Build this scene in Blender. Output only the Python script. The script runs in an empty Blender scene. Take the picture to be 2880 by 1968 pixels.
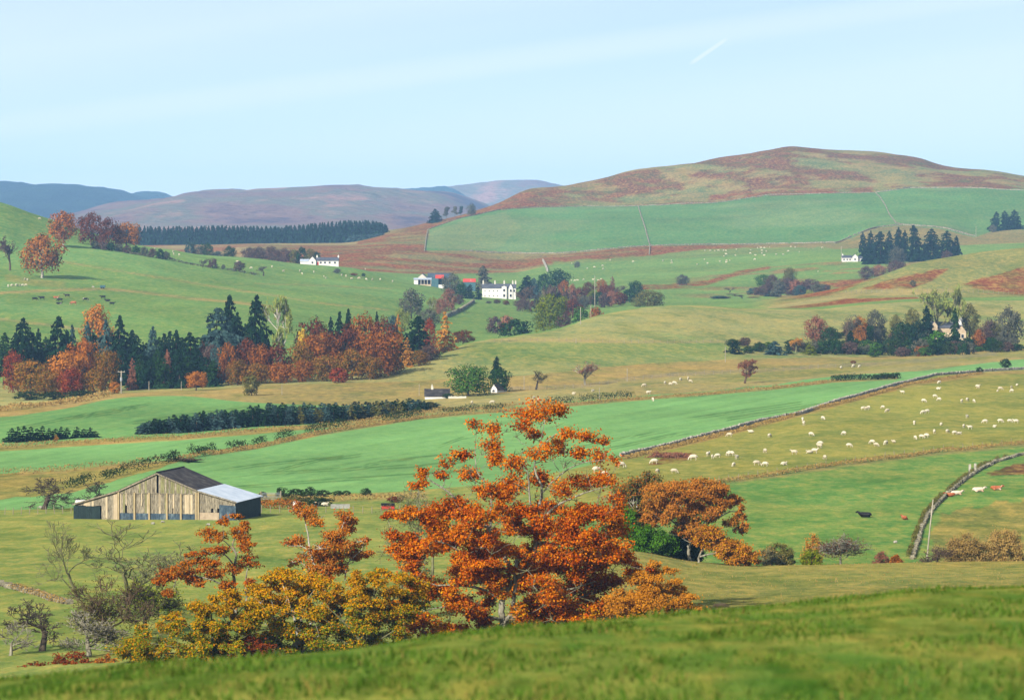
import bpy, bmesh, math, random
import numpy as np
from mathutils import Vector, Matrix

random.seed(7)
RNG = np.random.default_rng(11)
scene = bpy.context.scene
COL = scene.collection

# ------------------------------------------------------------------ camera
F = 11000.0          # focal length in units of a 2880 px wide frame
V0 = 640.0           # row of the eye level in a 2880 x 1968 frame
cam_d = bpy.data.cameras.new('camera')
cam = bpy.data.objects.new('camera', cam_d)
COL.objects.link(cam)
cam.location = (0, 0, 0)
cam.rotation_euler = (math.radians(90), 0, 0)
cam_d.sensor_width = 36.0
cam_d.lens = F / 2880 * 36.0
cam_d.shift_y = -(984 - V0) / 2880
cam_d.clip_start = 0.5
cam_d.clip_end = 60000
cam_d.dof.use_dof = True
cam_d.dof.focus_distance = 650
cam_d.dof.aperture_fstop = 4.6
scene.camera = cam

# ------------------------------------------------------------------ world
SUN_AZ = 33.0        # degrees left of straight behind the camera
SUN_EL = 30.0
world = bpy.data.worlds.new('World')
scene.world = world
world.use_nodes = True
wn, wl = world.node_tree.nodes, world.node_tree.links
wn.clear()
w_out = wn.new('ShaderNodeOutputWorld')
w_bg = wn.new('ShaderNodeBackground')
w_bg.inputs['Strength'].default_value = 0.076
w_sky = wn.new('ShaderNodeTexSky')
w_sky.sky_type = 'NISHITA'
w_sky.sun_disc = False
w_sky.sun_elevation = math.radians(SUN_EL)
w_sky.sun_rotation = math.radians(180 + SUN_AZ)
w_sky.altitude = 200
w_sky.air_density = 1.0
w_sky.dust_density = 1.6
w_sky.ozone_density = 1.3
w_tc = wn.new('ShaderNodeTexCoord')
w_sep = wn.new('ShaderNodeSeparateXYZ')
wl.new(w_tc.outputs['Generated'], w_sep.inputs[0])
w_mz = wn.new('ShaderNodeMath'); w_mz.operation = 'MULTIPLY_ADD'
wl.new(w_sep.outputs['Z'], w_mz.inputs[0])
w_mz.inputs[1].default_value = 2.7
w_mz.inputs[2].default_value = 0.05
w_cmb = wn.new('ShaderNodeCombineXYZ')
wl.new(w_sep.outputs['X'], w_cmb.inputs[0]); wl.new(w_sep.outputs['Y'], w_cmb.inputs[1]); wl.new(w_mz.outputs[0], w_cmb.inputs[2])
w_nrm = wn.new('ShaderNodeVectorMath'); w_nrm.operation = 'NORMALIZE'
wl.new(w_cmb.outputs[0], w_nrm.inputs[0])
wl.new(w_nrm.outputs[0], w_sky.inputs['Vector'])
# thin high cirrus: long soft streaks over the whole sky, and a short contrail
def w_math(op, x, y=None, z=None):
    r = wn.new('ShaderNodeMath'); r.operation = op
    for i, k in enumerate((x, y, z)):
        if k is None: continue
        if isinstance(k, (int, float)): r.inputs[i].default_value = k
        else: wl.new(k, r.inputs[i])
    return r.outputs[0]
def w_range(x, a, b, c, d):
    r = wn.new('ShaderNodeMapRange'); r.interpolation_type = 'SMOOTHSTEP'; wl.new(x, r.inputs[0])
    for i, k in enumerate((a, b, c, d)): r.inputs[i + 1].default_value = k
    return r.outputs[0]
SX, SY, SZ = w_sep.outputs['X'], w_sep.outputs['Y'], w_sep.outputs['Z']
w_str = wn.new('ShaderNodeCombineXYZ')
wl.new(w_math('MULTIPLY', SX, 1.6), w_str.inputs[0]); wl.new(SY, w_str.inputs[1])
wl.new(w_math('MULTIPLY', w_math('MULTIPLY_ADD', SX, -.134, SZ), 34.0), w_str.inputs[2])
w_noi = wn.new('ShaderNodeTexNoise'); w_noi.inputs['Scale'].default_value = 1.0; w_noi.inputs['Detail'].default_value = 3; w_noi.inputs['Roughness'].default_value = .4
wl.new(w_str.outputs[0], w_noi.inputs['Vector'])
w_fac = w_range(w_noi.outputs['Fac'], .36, .62, 0.36, .68)
c_d = w_math('ABSOLUTE', w_math('SUBTRACT', w_math('MULTIPLY_ADD', SX, .567, -.0252), w_math('MULTIPLY_ADD', SZ, .823, -.0337)))
c_t = w_math('ADD', w_math('MULTIPLY_ADD', SX, .823, -.0366), w_math('MULTIPLY_ADD', SZ, .567, -.0232))
c_m = w_math('MULTIPLY', w_range(c_d, .0002, .0010, .9, 0), w_math('MULTIPLY', w_range(c_t, -.001, .003, 0, 1), w_range(c_t, .011, .016, 1, 0)))
c_m = w_math('MULTIPLY', c_m, w_math('GREATER_THAN', SY, 0.0))
s_b = w_math('ABSOLUTE', w_math('ADD', w_math('MULTIPLY_ADD', SX, -.134, SZ), -.0428))
s_m = w_math('MULTIPLY', w_range(s_b, .0005, .0100, .8, 0), w_range(w_noi.outputs['Fac'], .2, .6, .45, 1))
s_m = w_math('MULTIPLY', s_m, w_math('GREATER_THAN', SY, 0.0))
w_fac = w_math('MAXIMUM', w_fac, s_m)
w_mix = wn.new('ShaderNodeMixRGB')
w_mix.inputs['Color2'].default_value = (5.2, 5.85, 6.6, 1)
wl.new(w_math('MAXIMUM', w_fac, c_m), w_mix.inputs['Fac'])
wl.new(w_sky.outputs[0], w_mix.inputs['Color1'])
wl.new(w_mix.outputs[0], w_bg.inputs['Color'])
wl.new(w_bg.outputs[0], w_out.inputs[0])

sun_d = bpy.data.lights.new('sun', 'SUN')
sun_d.energy = 5.0
sun_d.angle = math.radians(0.5)
sun_d.color = (1.0, 0.93, 0.82)
sun = bpy.data.objects.new('sun', sun_d)
COL.objects.link(sun)
_a, _e = math.radians(SUN_AZ), math.radians(SUN_EL)
_to_sun = Vector((-math.sin(_a) * math.cos(_e), -math.cos(_a) * math.cos(_e), math.sin(_e)))
sun.rotation_euler = _to_sun.to_track_quat('Z', 'Y').to_euler()
sun.location = _to_sun * 300

vs = scene.view_settings
vs.view_transform = 'Standard'
vs.look = 'None'
vs.gamma = 1.0
vs.use_curve_mapping = False
vs.exposure = 1.2
scene.render.engine = 'CYCLES'
scene.cycles.use_denoising = True
scene.cycles.max_bounces = 6
scene.cycles.diffuse_bounces = 2
scene.cycles.glossy_bounces = 1
scene.cycles.transmission_bounces = 3
scene.cycles.transparent_max_bounces = 4
scene.cycles.volume_bounces = 0
scene.cycles.caustics_reflective = False
scene.cycles.caustics_refractive = False

# ------------------------------------------------------------------ helpers
GAIN = 2.15
def lin(c):
    c = c / 255.0
    return c / 12.92 if c <= 0.04045 else ((c + 0.055) / 1.055) ** 2.4
def alb(r, g, b):
    """surface colour from how it looks in full sun"""
    return (lin(r) / GAIN, lin(g) / GAIN, lin(b) / GAIN)

_perm = np.random.default_rng(3).random((256, 256))
def vnoise(x, y):
    x = np.asarray(x, float); y = np.asarray(y, float)
    xi = np.floor(x).astype(int); yi = np.floor(y).astype(int)
    fx = x - xi; fy = y - yi
    fx = fx * fx * (3 - 2 * fx); fy = fy * fy * (3 - 2 * fy)
    a = _perm[xi & 255, yi & 255]; b = _perm[(xi + 1) & 255, yi & 255]
    c = _perm[xi & 255, (yi + 1) & 255]; d = _perm[(xi + 1) & 255, (yi + 1) & 255]
    return (a * (1 - fx) + b * fx) * (1 - fy) + (c * (1 - fx) + d * fx) * fy
def fbm(x, y, o=4):
    s = 0; a = 0.5; t = 0
    for i in range(o):
        s = s + a * vnoise(x * 2 ** i + 17.3 * i, y * 2 ** i + 9.1 * i); t += a; a *= 0.55
    return s / t
def sstep(a, b, x):
    t = np.clip((x - a) / (b - a), 0, 1)
    return t * t * (3 - 2 * t)

def pchip(xk, yk, x):
    xk = np.asarray(xk, float); yk = np.asarray(yk, float); x = np.asarray(x, float)
    h = np.diff(xk); d = np.diff(yk) / h
    m = np.zeros(len(xk))
    m[0] = d[0]; m[-1] = d[-1]
    for i in range(1, len(xk) - 1):
        if d[i - 1] * d[i] > 0:
            w1 = 2 * h[i] + h[i - 1]; w2 = h[i] + 2 * h[i - 1]
            m[i] = (w1 + w2) / (w1 / d[i - 1] + w2 / d[i])
    x = np.clip(x, xk[0], xk[-1])
    i = np.clip(np.searchsorted(xk, x) - 1, 0, len(xk) - 2)
    t = (x - xk[i]) / h[i]
    t2 = t * t; t3 = t2 * t
    return (yk[i] * (2 * t3 - 3 * t2 + 1) + h[i] * m[i] * (t3 - 2 * t2 + t)
            + yk[i + 1] * (-2 * t3 + 3 * t2) + h[i] * m[i + 1] * (t3 - t2))

def tag(o, label=None, cat=None, group=None, kind=None):
    if label: o['label'] = label
    if cat: o['category'] = cat
    if group: o['group'] = group
    if kind: o['kind'] = kind
    return o
def empty(name, loc=(0, 0, 0), rz=0.0):
    o = bpy.data.objects.new(name, None)
    o.empty_display_size = 0.5
    COL.objects.link(o)
    o.location = loc; o.rotation_euler = (0, 0, rz)
    return o

def new_mat(name):
    m = bpy.data.materials.new(name); m.use_nodes = True
    n, l = m.node_tree.nodes, m.node_tree.links
    b = n['Principled BSDF']
    b.inputs['Roughness'].default_value = 0.9
    if 'Specular IOR Level' in b.inputs: b.inputs['Specular IOR Level'].default_value = 0.15
    return m, n, l, b

def np_mesh(name, verts, quads=None, tris=None, mat_q=None, mat_t=None, smooth=False):
    """mesh from arrays of vertices, quads and triangles"""
    verts = np.asarray(verts, np.float32).reshape(-1, 3)
    quads = np.zeros((0, 4), np.int32) if quads is None or len(quads) == 0 else np.asarray(quads, np.int32)
    tris = np.zeros((0, 3), np.int32) if tris is None or len(tris) == 0 else np.asarray(tris, np.int32)
    me = bpy.data.meshes.new(name)
    me.vertices.add(len(verts)); me.vertices.foreach_set('co', verts.ravel())
    nl = quads.size + tris.size
    me.loops.add(nl)
    me.loops.foreach_set('vertex_index', np.concatenate([quads.ravel(), tris.ravel()]))
    nq, nt = len(quads), len(tris)
    me.polygons.add(nq + nt)
    st = np.concatenate([np.arange(nq) * 4, nq * 4 + np.arange(nt) * 3]).astype(np.int32)
    me.polygons.foreach_set('loop_start', st)
    me.polygons.foreach_set('loop_total', np.concatenate([np.full(nq, 4), np.full(nt, 3)]).astype(np.int32))
    mi = np.concatenate([np.zeros(nq, np.int32) if mat_q is None else np.asarray(mat_q, np.int32),
                         np.zeros(nt, np.int32) if mat_t is None else np.asarray(mat_t, np.int32)])
    me.polygons.foreach_set('material_index', mi)
    me.polygons.foreach_set('use_smooth', np.full(nq + nt, smooth))
    me.update(calc_edges=True)
    me.validate()
    return me
def link_mesh(name, me, mats, parent=None, loc=None):
    if len(me.materials) == 0:
        for m in (mats if isinstance(mats, (list, tuple)) else [mats]): me.materials.append(m)
    o = bpy.data.objects.new(name, me)
    COL.objects.link(o)
    if parent is not None: o.parent = parent
    if loc is not None: o.location = loc
    return o

class Geo:
    """collects boxes, tubes and faces for one mesh"""
    def __init__(s): s.v = []; s.q = []; s.t = []; s.n = 0
    def add(s, v, q=None, t=None):
        v = np.asarray(v, float).reshape(-1, 3)
        if q is not None and len(q): s.q.append(np.asarray(q) + s.n)
        if t is not None and len(t): s.t.append(np.asarray(t) + s.n)
        s.v.append(v); s.n += len(v)
    def box(s, x0, x1, y0, y1, z0, z1):
        v = [(x, y, z) for z in (z0, z1) for y in (y0, y1) for x in (x0, x1)]
        s.add(v, [(0, 2, 3, 1), (4, 5, 7, 6), (0, 1, 5, 4), (2, 6, 7, 3), (0, 4, 6, 2), (1, 3, 7, 5)])
    def hexa(s, p):
        """8 corners: bottom 4 ccw, top 4 ccw"""
        s.add(p, [(3, 2, 1, 0), (4, 5, 6, 7), (0, 1, 5, 4), (1, 2, 6, 5), (2, 3, 7, 6), (3, 0, 4, 7)])
    def tube(s, pts, rad, sides=5, cap=True):
        pts = np.asarray(pts, float); n = len(pts)
        rad = np.broadcast_to(np.asarray(rad, float), (n,))
        tan = np.gradient(pts, axis=0)
        tan /= np.linalg.norm(tan, axis=1)[:, None] + 1e-9
        up = np.array([0.31, 0.17, 0.94]) if abs(tan[0][2]) < 0.8 else np.array([0.95, 0.3, 0.0])
        a = np.cross(tan, up); a /= np.linalg.norm(a, axis=1)[:, None] + 1e-9
        b = np.cross(tan, a)
        ang = np.linspace(0, 2 * np.pi, sides, endpoint=False)
        ring = (a[:, None, :] * np.cos(ang)[None, :, None] + b[:, None, :] * np.sin(ang)[None, :, None]) * rad[:, None, None]
        v = (pts[:, None, :] + ring).reshape(-1, 3)
        q = []
        for i in range(n - 1):
            for j in range(sides):
                k = (j + 1) % sides
                q.append((i * sides + j, i * sides + k, (i + 1) * sides + k, (i + 1) * sides + j))
        t = []
        if cap:
            e = (n - 1) * sides
            for j in range(1, sides - 1): t.append((e, e + j, e + j + 1))
        s.add(v, q, t)
    def mesh(s, name, smooth=False):
        return np_mesh(name, np.concatenate(s.v), np.concatenate(s.q) if s.q else None,
                       np.concatenate(s.t) if s.t else None, smooth=smooth)
    def build(s, name, mat, parent=None, loc=None, smooth=False):
        return link_mesh(name, s.mesh(name, smooth), mat, parent, loc)

# ------------------------------------------------------------------ terrain
# Each line crosses the valley from left to right; a knot is
# (bearing, v, distance): bearing in frame units, v = height seen against the eye level.
def zv(v, Y): return (V0 - v) * Y / F
def vz(z, Y): return V0 - F * z / Y
L = []
def line_v(*k): L.append([(a, b, c) for a, b, c in k])
def line_z(*k): L.append([(a, vz(z, Y), Y) for a, z, Y in k])
line_z((0, -1.72, 2.5), (2880, -1.72, 2.5))                                    # 0
line_v((-600, 1975, 24), (0, 1955, 24), (720, 1905, 24), (1440, 1850, 25), (2160, 1815, 26), (2880, 1785, 26), (3500, 1770, 26))                   # 1
line_v((-600, 1935, 34), (60, 1910, 34), (380, 1872, 34.5), (720, 1856, 35), (1000, 1828, 36), (1300, 1785, 37), (1440, 1772, 38),
       (1700, 1751, 39), (1950, 1726, 40), (2160, 1710, 41), (2420, 1688, 42), (2560, 1662, 42), (2850, 1654, 42), (3500, 1620, 42))   # 2 crest
line_z((0, -14, 90), (1440, -13.5, 90), (2880, -13, 90))                       # 3
line_z((0, -30, 220), (1440, -29, 220), (2880, -27, 220))                      # 4
line_z((0, -36, 320), (720, -35, 320), (1440, -34.2, 320), (1800, -33, 320), (2880, -31.5, 320))  # 5
line_v((-600, 1655, 405), (0, 1650, 410), (720, 1640, 420), (1440, 1600, 430), (1600, 1560, 440), (1770, 1546, 450), (1960, 1577, 452), (2160, 1589, 450),
       (2500, 1583, 450), (2880, 1577, 450), (3500, 1570, 450))                 # 6 knoll
line_v((-600, 1560, 480), (0, 1558, 480), (720, 1555, 480), (1440, 1550, 485), (1770, 1566, 486), (2160, 1592, 480), (2880, 1585, 480), (3500, 1580, 480))  # 7
line_v((-600, 1466, 560), (0, 1463, 560), (720, 1461, 560), (1440, 1462, 560), (2160, 1452, 565), (2880, 1425, 580), (3500, 1415, 580))     # 8
line_v((-600, 1438, 582), (0, 1432, 588), (200, 1426, 594), (400, 1420, 602), (720, 1388, 640), (1100, 1381, 648), (1440, 1350, 675), (1740, 1286, 738),
       (2160, 1182, 870), (2262, 1162, 890), (2358, 1128, 950), (2470, 1097, 1020), (2560, 1073, 1080), (2625, 1056, 1120), (2760, 1045, 1150), (2880, 1037, 1170), (3500, 1015, 1200))  # 9
line_v((-600, 1410, 615), (0, 1394, 632), (200, 1370, 652), (370, 1326, 690), (500, 1291, 722), (720, 1257, 770), (900, 1216, 815), (1180, 1172, 890),
       (1440, 1150, 930), (1800, 1120, 985), (2160, 1092, 1042), (2345, 1070, 1090), (2520, 1062, 1110), (2625, 1052, 1135), (2760, 1039, 1165), (2880, 1030, 1190), (3500, 1005, 1230))  # 10
line_v((-600, 1285, 750), (0, 1268, 772), (300, 1246, 800), (600, 1226, 818), (900, 1201, 850), (1180, 1162, 915), (1440, 1141, 955), (1800, 1112, 1005),
       (2160, 1083, 1065), (2345, 1057, 1120), (2625, 1036, 1180), (2780, 1017, 1220), (2880, 1008, 1250), (3500, 985, 1300))      # 11
line_v((-600, 1262, 780), (0, 1250, 795), (250, 1233, 818), (390, 1226, 828), (500, 1222, 836), (720, 1204, 862), (1000, 1186, 892), (1230, 1150, 955),
       (1440, 1127, 990), (1800, 1095, 1050), (2160, 1066, 1110), (2520, 1030, 1210), (2880, 1000, 1290), (3500, 975, 1340))       # 12
line_v((-600, 1185, 910), (0, 1169, 935), (180, 1150, 970), (330, 1119, 1030), (500, 1114, 1050), (720, 1128, 1010), (1000, 1136, 1005), (1230, 1118, 1040),
       (1440, 1103, 1060), (1800, 1066, 1130), (2160, 1032, 1200), (2520, 1010, 1290), (2880, 986, 1350), (3500, 965, 1400))       # 13
line_v((-600, 1160, 990), (0, 1140, 1015), (330, 1105, 1080), (600, 1093, 1110), (720, 1082, 1125), (1000, 1075, 1115), (1440, 1055, 1130),
       (1800, 1022, 1210), (2160, 1008, 1280), (2520, 1002, 1340), (2880, 978, 1420), (3500, 955, 1450))                           # 14
line_v((-600, 1085, 1190), (0, 1076, 1200), (500, 1073, 1190), (720, 1070, 1175), (1000, 1056, 1160), (1180, 1022, 1180), (1330, 960, 1270), (1450, 945, 1300), (1560, 929, 1340),
       (1700, 884, 1430), (1850, 863, 1490), (1950, 860, 1510), (2100, 867, 1530), (2250, 870, 1550), (2520, 852, 1620), (2880, 845, 1680), (3500, 835, 1700))  # 15
line_v((-600, 1000, 1300), (0, 995, 1310), (720, 985, 1330), (1080, 968, 1370), (1330, 982, 1420), (1560, 945, 1560), (1700, 915, 1640), (1850, 890, 1720), (1950, 882, 1740),
       (2100, 874, 1700), (2250, 862, 1680), (2520, 838, 1740), (2880, 822, 1800), (3500, 810, 1820))                              # 16
line_v((-600, 905, 1440), (0, 902, 1450), (720, 900, 1500), (1080, 892, 1680), (1300, 912, 1720), (1560, 895, 1870), (1700, 868, 1950), (1850, 857, 1980), (2000, 858, 1960),
       (2100, 858, 1870), (2160, 848, 1850), (2346, 815, 1880), (2440, 790, 1900), (2587, 737, 1960), (2720, 715, 1990), (2880, 695, 2000), (3500, 650, 2050))  # 17
line_v((-600, 800, 1600), (0, 808, 1640), (360, 815, 1700), (720, 830, 1760), (1080, 842, 1860), (1250, 850, 1960), (1440, 850, 2080), (1800, 832, 2180),
       (2000, 838, 2150), (2160, 840, 2120), (2346, 828, 2150), (2587, 790, 2200), (2880, 745, 2260), (3500, 700, 2300))           # 18
line_v((-600, 690, 1800), (0, 735, 1850), (180, 699, 1960), (390, 715, 1990), (560, 745, 2000), (720, 761, 2050), (850, 776, 2080), (960, 785, 2100), (1170, 808, 2160),
       (1300, 825, 2200), (1440, 828, 2260), (1800, 802, 2380), (2000, 808, 2330), (2160, 812, 2300), (2346, 790, 2340), (2587, 765, 2380), (2880, 722, 2420), (3500, 690, 2450))  # 19
line_v((-600, 470, 2200), (0, 568, 2150), (93, 600, 2150), (149, 618, 2150), (260, 655, 2150), (390, 689, 2150), (480, 702, 2150), (560, 715, 2160), (720, 727, 2200),
       (850, 745, 2230), (960, 752, 2250), (1170, 790, 2330), (1440, 795, 2480), (1800, 766, 2640), (2160, 752, 2600), (2346, 737, 2600), (2587, 733, 2600), (2880, 706, 2600), (3500, 680, 2600))  # 20
line_v((-600, 740, 2600), (0, 750, 2600), (560, 752, 2600), (720, 755, 2600), (960, 758, 2600), (1170, 768, 2640), (1440, 764, 2760), (1550, 742, 2800), (1800, 728, 2860),
       (2160, 708, 2900), (2500, 690, 2900), (2880, 680, 2900), (3500, 660, 2900))                                                  # 21
line_v((-600, 705, 3180), (0, 704, 3200), (560, 698, 3180), (720, 694, 3140), (960, 700, 3020), (1080, 700, 2980), (1200, 708, 2960), (1440, 722, 2990), (1550, 718, 3000),
       (1830, 692, 3050), (2160, 685, 3080), (2350, 680, 3080), (2450, 645, 3120), (2540, 634, 3140), (2650, 640, 3120), (2750, 663, 3080), (2880, 655, 3080), (3500, 640, 3080))  # 22
line_v((-600, 692, 3440), (0, 691, 3440), (560, 688, 3440), (720, 684, 3420), (960, 684, 3300), (1100, 665, 3260), (1200, 668, 3180), (1440, 640, 3300), (1800, 620, 3350),
       (2160, 605, 3400), (2520, 585, 3400), (2880, 596, 3380), (3500, 590, 3380))                                                  # 23
line_v((-600, 686, 3700), (0, 686, 3700), (720, 683, 3650), (960, 681, 3560), (1100, 652, 3400), (1205, 640, 3360), (1300, 612, 3440), (1400, 591, 3540), (1500, 582, 3600), (1800, 578, 3640),
       (2000, 570, 3650), (2160, 548, 3660), (2460, 541, 3650), (2560, 528, 3650), (2700, 527, 3650), (2880, 537, 3650), (3500, 550, 3650))  # 24
line_v((-600, 682, 4100), (0, 682, 4100), (720, 681, 4000), (960, 679, 3800), (1060, 661, 3560), (1120, 645, 3500), (1240, 619, 3560), (1330, 596, 3640), (1400, 575, 3700), (1470, 545, 3780),
       (1500, 537, 3800), (1560, 533, 3830), (1610, 526, 3850), (1700, 511, 3900), (1790, 487, 3940), (1900, 470, 4000), (2070, 441, 4100), (2170, 428, 4150), (2240, 419, 4200), (2330, 424, 4200),
       (2420, 430, 4200), (2500, 438, 4200), (2590, 450, 4200), (2640, 464, 4200), (2690, 472, 4200), (2810, 482, 4200), (2880, 495, 4200), (3500, 560, 4200))  # 25
line_v((-600, 678, 4700), (720, 677, 4600), (960, 676, 4500), (1120, 672, 4400), (1500, 640, 4600), (2240, 560, 4800), (2880, 580, 4800), (3500, 600, 4800))   # 26
line_z((-600, -16, 6500), (2880, -16, 6500))                                   # 27
line_z((-600, -20, 14500), (2880, -20, 14500))                                 # 28
NL = len(L)

def ground_noise(x, y):
    a = np.clip((y - 60) / 900.0, 0, 1)
    return a * (1.1 * (fbm(x / 55 + 40, y / 90 + 7, 3) - 0.5) + 0.35 * (fbm(x / 11, y / 17, 2) - 0.5)) \
        + np.clip(y / 30, 0, 1) * 0.08 * (fbm(x / 3.1 + 5, y / 5.3, 3) - 0.5) \
        + sstep(3250, 3900, y) * (16 * (fbm(x / 210 + 3, y / 260, 4) - .5))
_LK = [(np.array([k[0] for k in ln], float), np.array([k[1] for k in ln], float), np.array([k[2] for k in ln], float)) for ln in L]
def knots(u):
    Y = np.array([pchip(a, c, u) for a, b, c in _LK])
    V = np.array([pchip(a, b, u) for a, b, c in _LK])
    return Y, (V0 - V) * Y / F
def zg(u, Y):
    """ground height at bearing u and distance Y"""
    k, z = knots(float(np.clip(u, -900, 3800)))
    x = (u - 1440) * Y / F
    return float(pchip(k, z, Y) + ground_noise(x, Y))
def zxy(x, y):
    return zg(1440 + F * x / y, y)
def where(u, v, ymin=50.0):
    """nearest visible ground at bearing u that is seen at v -> (x, Y, z)"""
    k, z = knots(float(np.clip(u, -900, 3800)))
    ys = np.exp(np.linspace(math.log(ymin), math.log(5200), 6000))
    zz = pchip(k, z, ys) + ground_noise((u - 1440) * ys / F, ys)
    vv = V0 - F * zz / ys
    i = int(np.argmax(vv <= v)) if (vv <= v).any() else len(ys) - 1
    return (u - 1440) * ys[i] / F, float(ys[i]), float(zz[i])

US = np.unique(np.concatenate([np.linspace(-1400, -60, 24), np.arange(-60, 2941, 10.0), np.linspace(2940, 4280, 24)]))
KY, KZ = [], []
for u in US:
    a, b = knots(float(np.clip(u, -900, 3800)))
    KY.append(a); KZ.append(b)
KY = np.array(KY); KZ = np.array(KZ)
assert (np.diff(KY, axis=1) > 0).all(), [(US[i], j) for i, j in zip(*np.where(np.diff(KY, axis=1) <= 0))][:10]
KV = V0 - F * KZ / KY
rows = []
for k in range(NL - 1):
    inn = (US > -100) & (US < 3000)
    span = np.abs(KV[inn, k] - KV[inn, k + 1]).max()
    if k == 0: n = 46
    elif k in (2, 3): n = 14
    elif k == 4: n = 34
    elif k >= 26: n = 8
    else: n = int(np.clip(span / 3.1, 5, 110))
    rows += [k + i / n for i in range(n)]
rows.append(NL - 1.0)
T = np.array(rows)
ki = np.clip(np.floor(T).astype(int), 0, NL - 2); kf = T - ki
GY = KY[:, ki] * (1 - kf) + KY[:, ki + 1] * kf            # cols x rows
GZ = np.array([pchip(KY[i], KZ[i], GY[i]) for i in range(len(US))])
GU = np.repeat(US[:, None], len(T), 1)
GX = (GU - 1440) * GY / F
GZ = GZ + ground_noise(GX, GY)
GV = V0 - F * GZ / GY
GT = np.repeat(T[None, :], len(US), 0)

# ---- land cover
C = np.zeros(GX.shape + (4,))
def cover(mask, col, rough=0.5, soft=None):
    c = np.array(col + (rough,))
    if mask.dtype == bool: C[mask] = c
    else: C[:] = C * (1 - mask[..., None]) + c * mask[..., None]
def poly(pts, y0=0, y1=1e9, jit=5.0):
    m = np.zeros(GX.shape, bool); n = len(pts)
    GU = globals()['GU'] + jit * 6 * (_jn1 - .5); GV = globals()['GV'] + jit * (_jn2 - .5) * 2
    for i in range(n):
        (x1, v1), (x2, v2) = pts[i], pts[(i + 1) % n]
        if v1 == v2: continue
        c = ((GV < v1) != (GV < v2)) & (GU < (x2 - x1) * (GV - v1) / (v2 - v1) + x1)
        m ^= c
    return m & (GY >= y0) & (GY <= y1)
def along(pts, half, y0=0, y1=1e9):
    """soft band around a polyline"""
    pts = sorted(pts)
    vv = np.interp(GU, [p[0] for p in pts], [p[1] for p in pts])
    inu = (GU >= pts[0][0]) & (GU <= pts[-1][0]) & (GY >= y0) & (GY <= y1)
    return np.where(inu, 1 - sstep(half * 0.5, half, np.abs(GV - vv)), 0.0)
_jn1 = fbm(GX / (GY * .006), GY / (GY.mean() * .05), 3); _jn2 = fbm(GX / (GY * .004) + 9, GY / 45., 3)
def T_in(a, b): return (GT >= a) & (GT < b)
n_big = fbm(GX / 120 + 3, GY / 160, 4)
n_mid = fbm(GX / 26, GY / 40 + 30, 4)
n_str = fbm(GX / 60 + 11, GY / 12, 4)         # streaks across the slope
n_fin = fbm(GX / 6, GY / 9, 3)

MEADOW = alb(100, 138, 58); PAST = alb(150, 166, 84); PASTG = alb(112, 158, 76)
CROP = alb(132, 182, 106); CROP2 = alb(124, 174, 98); OLIVE = alb(162, 152, 80); TAN = alb(196, 164, 98)
GREEN = alb(120, 160, 82); FARG = alb(98, 150, 84); BRACK = alb(144, 66, 40); STRAW = alb(176, 164, 104)
HEATH = alb(146, 134, 84); DARKG = alb(70, 96, 50)
cover(T_in(0, 5), MEADOW, 0.7)
cover(T_in(0, 5) * sstep(.5, .66, fbm(GX / .22, GY / 2.2, 4)) * .7, alb(136, 146, 62), .8)
cover(T_in(0, 5) * sstep(.52, .66, fbm(GX / .16 + 20, GY / 1.8, 4)) * .7, alb(62, 106, 34), .6)
cover(T_in(4, 9), PAST, 0.75)
kn = sstep(1500, 1750, GU) * T_in(4.4, 7.0)
cover(kn, alb(158, 156, 82), 0.9)
wall2 = [(1500, 1440), (1750, 1392), (1900, 1366), (2160, 1333), (2400, 1296), (2640, 1262), (2880, 1240), (3400, 1215)]
w2v = np.interp(GU, [p[0] for p in wall2], [p[1] for p in wall2])
low = T_in(6.4, 9) * (GV > w2v) * sstep(1300, 1700, GU)
cover(low * (0.55 + 0.45 * sstep(.35, .6, n_mid)), PASTG, 0.7)
shp = T_in(7, 9) * (GV <= w2v) * sstep(1500, 1700, GU)
cover(shp.astype(float), alb(158, 160, 76), 0.7)
scrub = poly([(2640, 1440), (2900, 1400), (3600, 1380), (3600, 1600), (2600, 1600)], 420, 640, 22)
cover(scrub * sstep(0.3, 0.55, n_mid), alb(154, 150, 78), 1.0)
cover(T_in(4, 9) * (GU < 1300) * (0.25 + 0.6 * sstep(.42, .62, n_str)), alb(140, 158, 78), 0.85)
cover(T_in(9, 10), CROP, 0.12)
cover(T_in(10, 11), CROP, 0.12)
cover(poly([(-1400, 1340), (-60, 1336), (200, 1322), (450, 1300), (540, 1288), (470, 1310), (200, 1385), (-60, 1410), (-1400, 1450)], 590, 760), OLIVE, 0.9)
cover(T_in(11, 12), OLIVE, 0.9)
cover(T_in(12, 13), CROP2, 0.25)
cover(T_in(11, 14) * sstep(860, 1180, GU), alb(180, 168, 106), 0.9)
cover(T_in(12, 13.0) * sstep(1900, 2100, GU), alb(160, 156, 86), 0.8)
cover(T_in(13, 14), alb(180, 158, 94), 0.9)
cover(T_in(13, 13.6) * (GU < 330), TAN, 0.9)
cover(T_in(14, 16), alb(172, 172, 106), 0.85)
cover(T_in(14, 15.02) * sstep(1200, 1420, GU) * (1 - sstep(2000, 2120, GU)) * sstep(0, 1, (GV - 962) / 3) * (1 - sstep(985, 1060, GV)) * 0.8, alb(132, 160, 84), 0.8)
cover(T_in(14, 15.02) * sstep(1150, 1400, GU) * sstep(.5, .68, n_str) * 0.5, GREEN, 0.8)
cover(T_in(15.02, 21), GREEN, 0.55)
cover(T_in(15.02, 21) * (GU < 1250) * (0.8 * sstep(.4, .62, n_big)), alb(126, 172, 96), 0.5)
cover(T_in(15.5, 18) * sstep(2080, 2200, GU), alb(150, 154, 88), 0.85)
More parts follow.
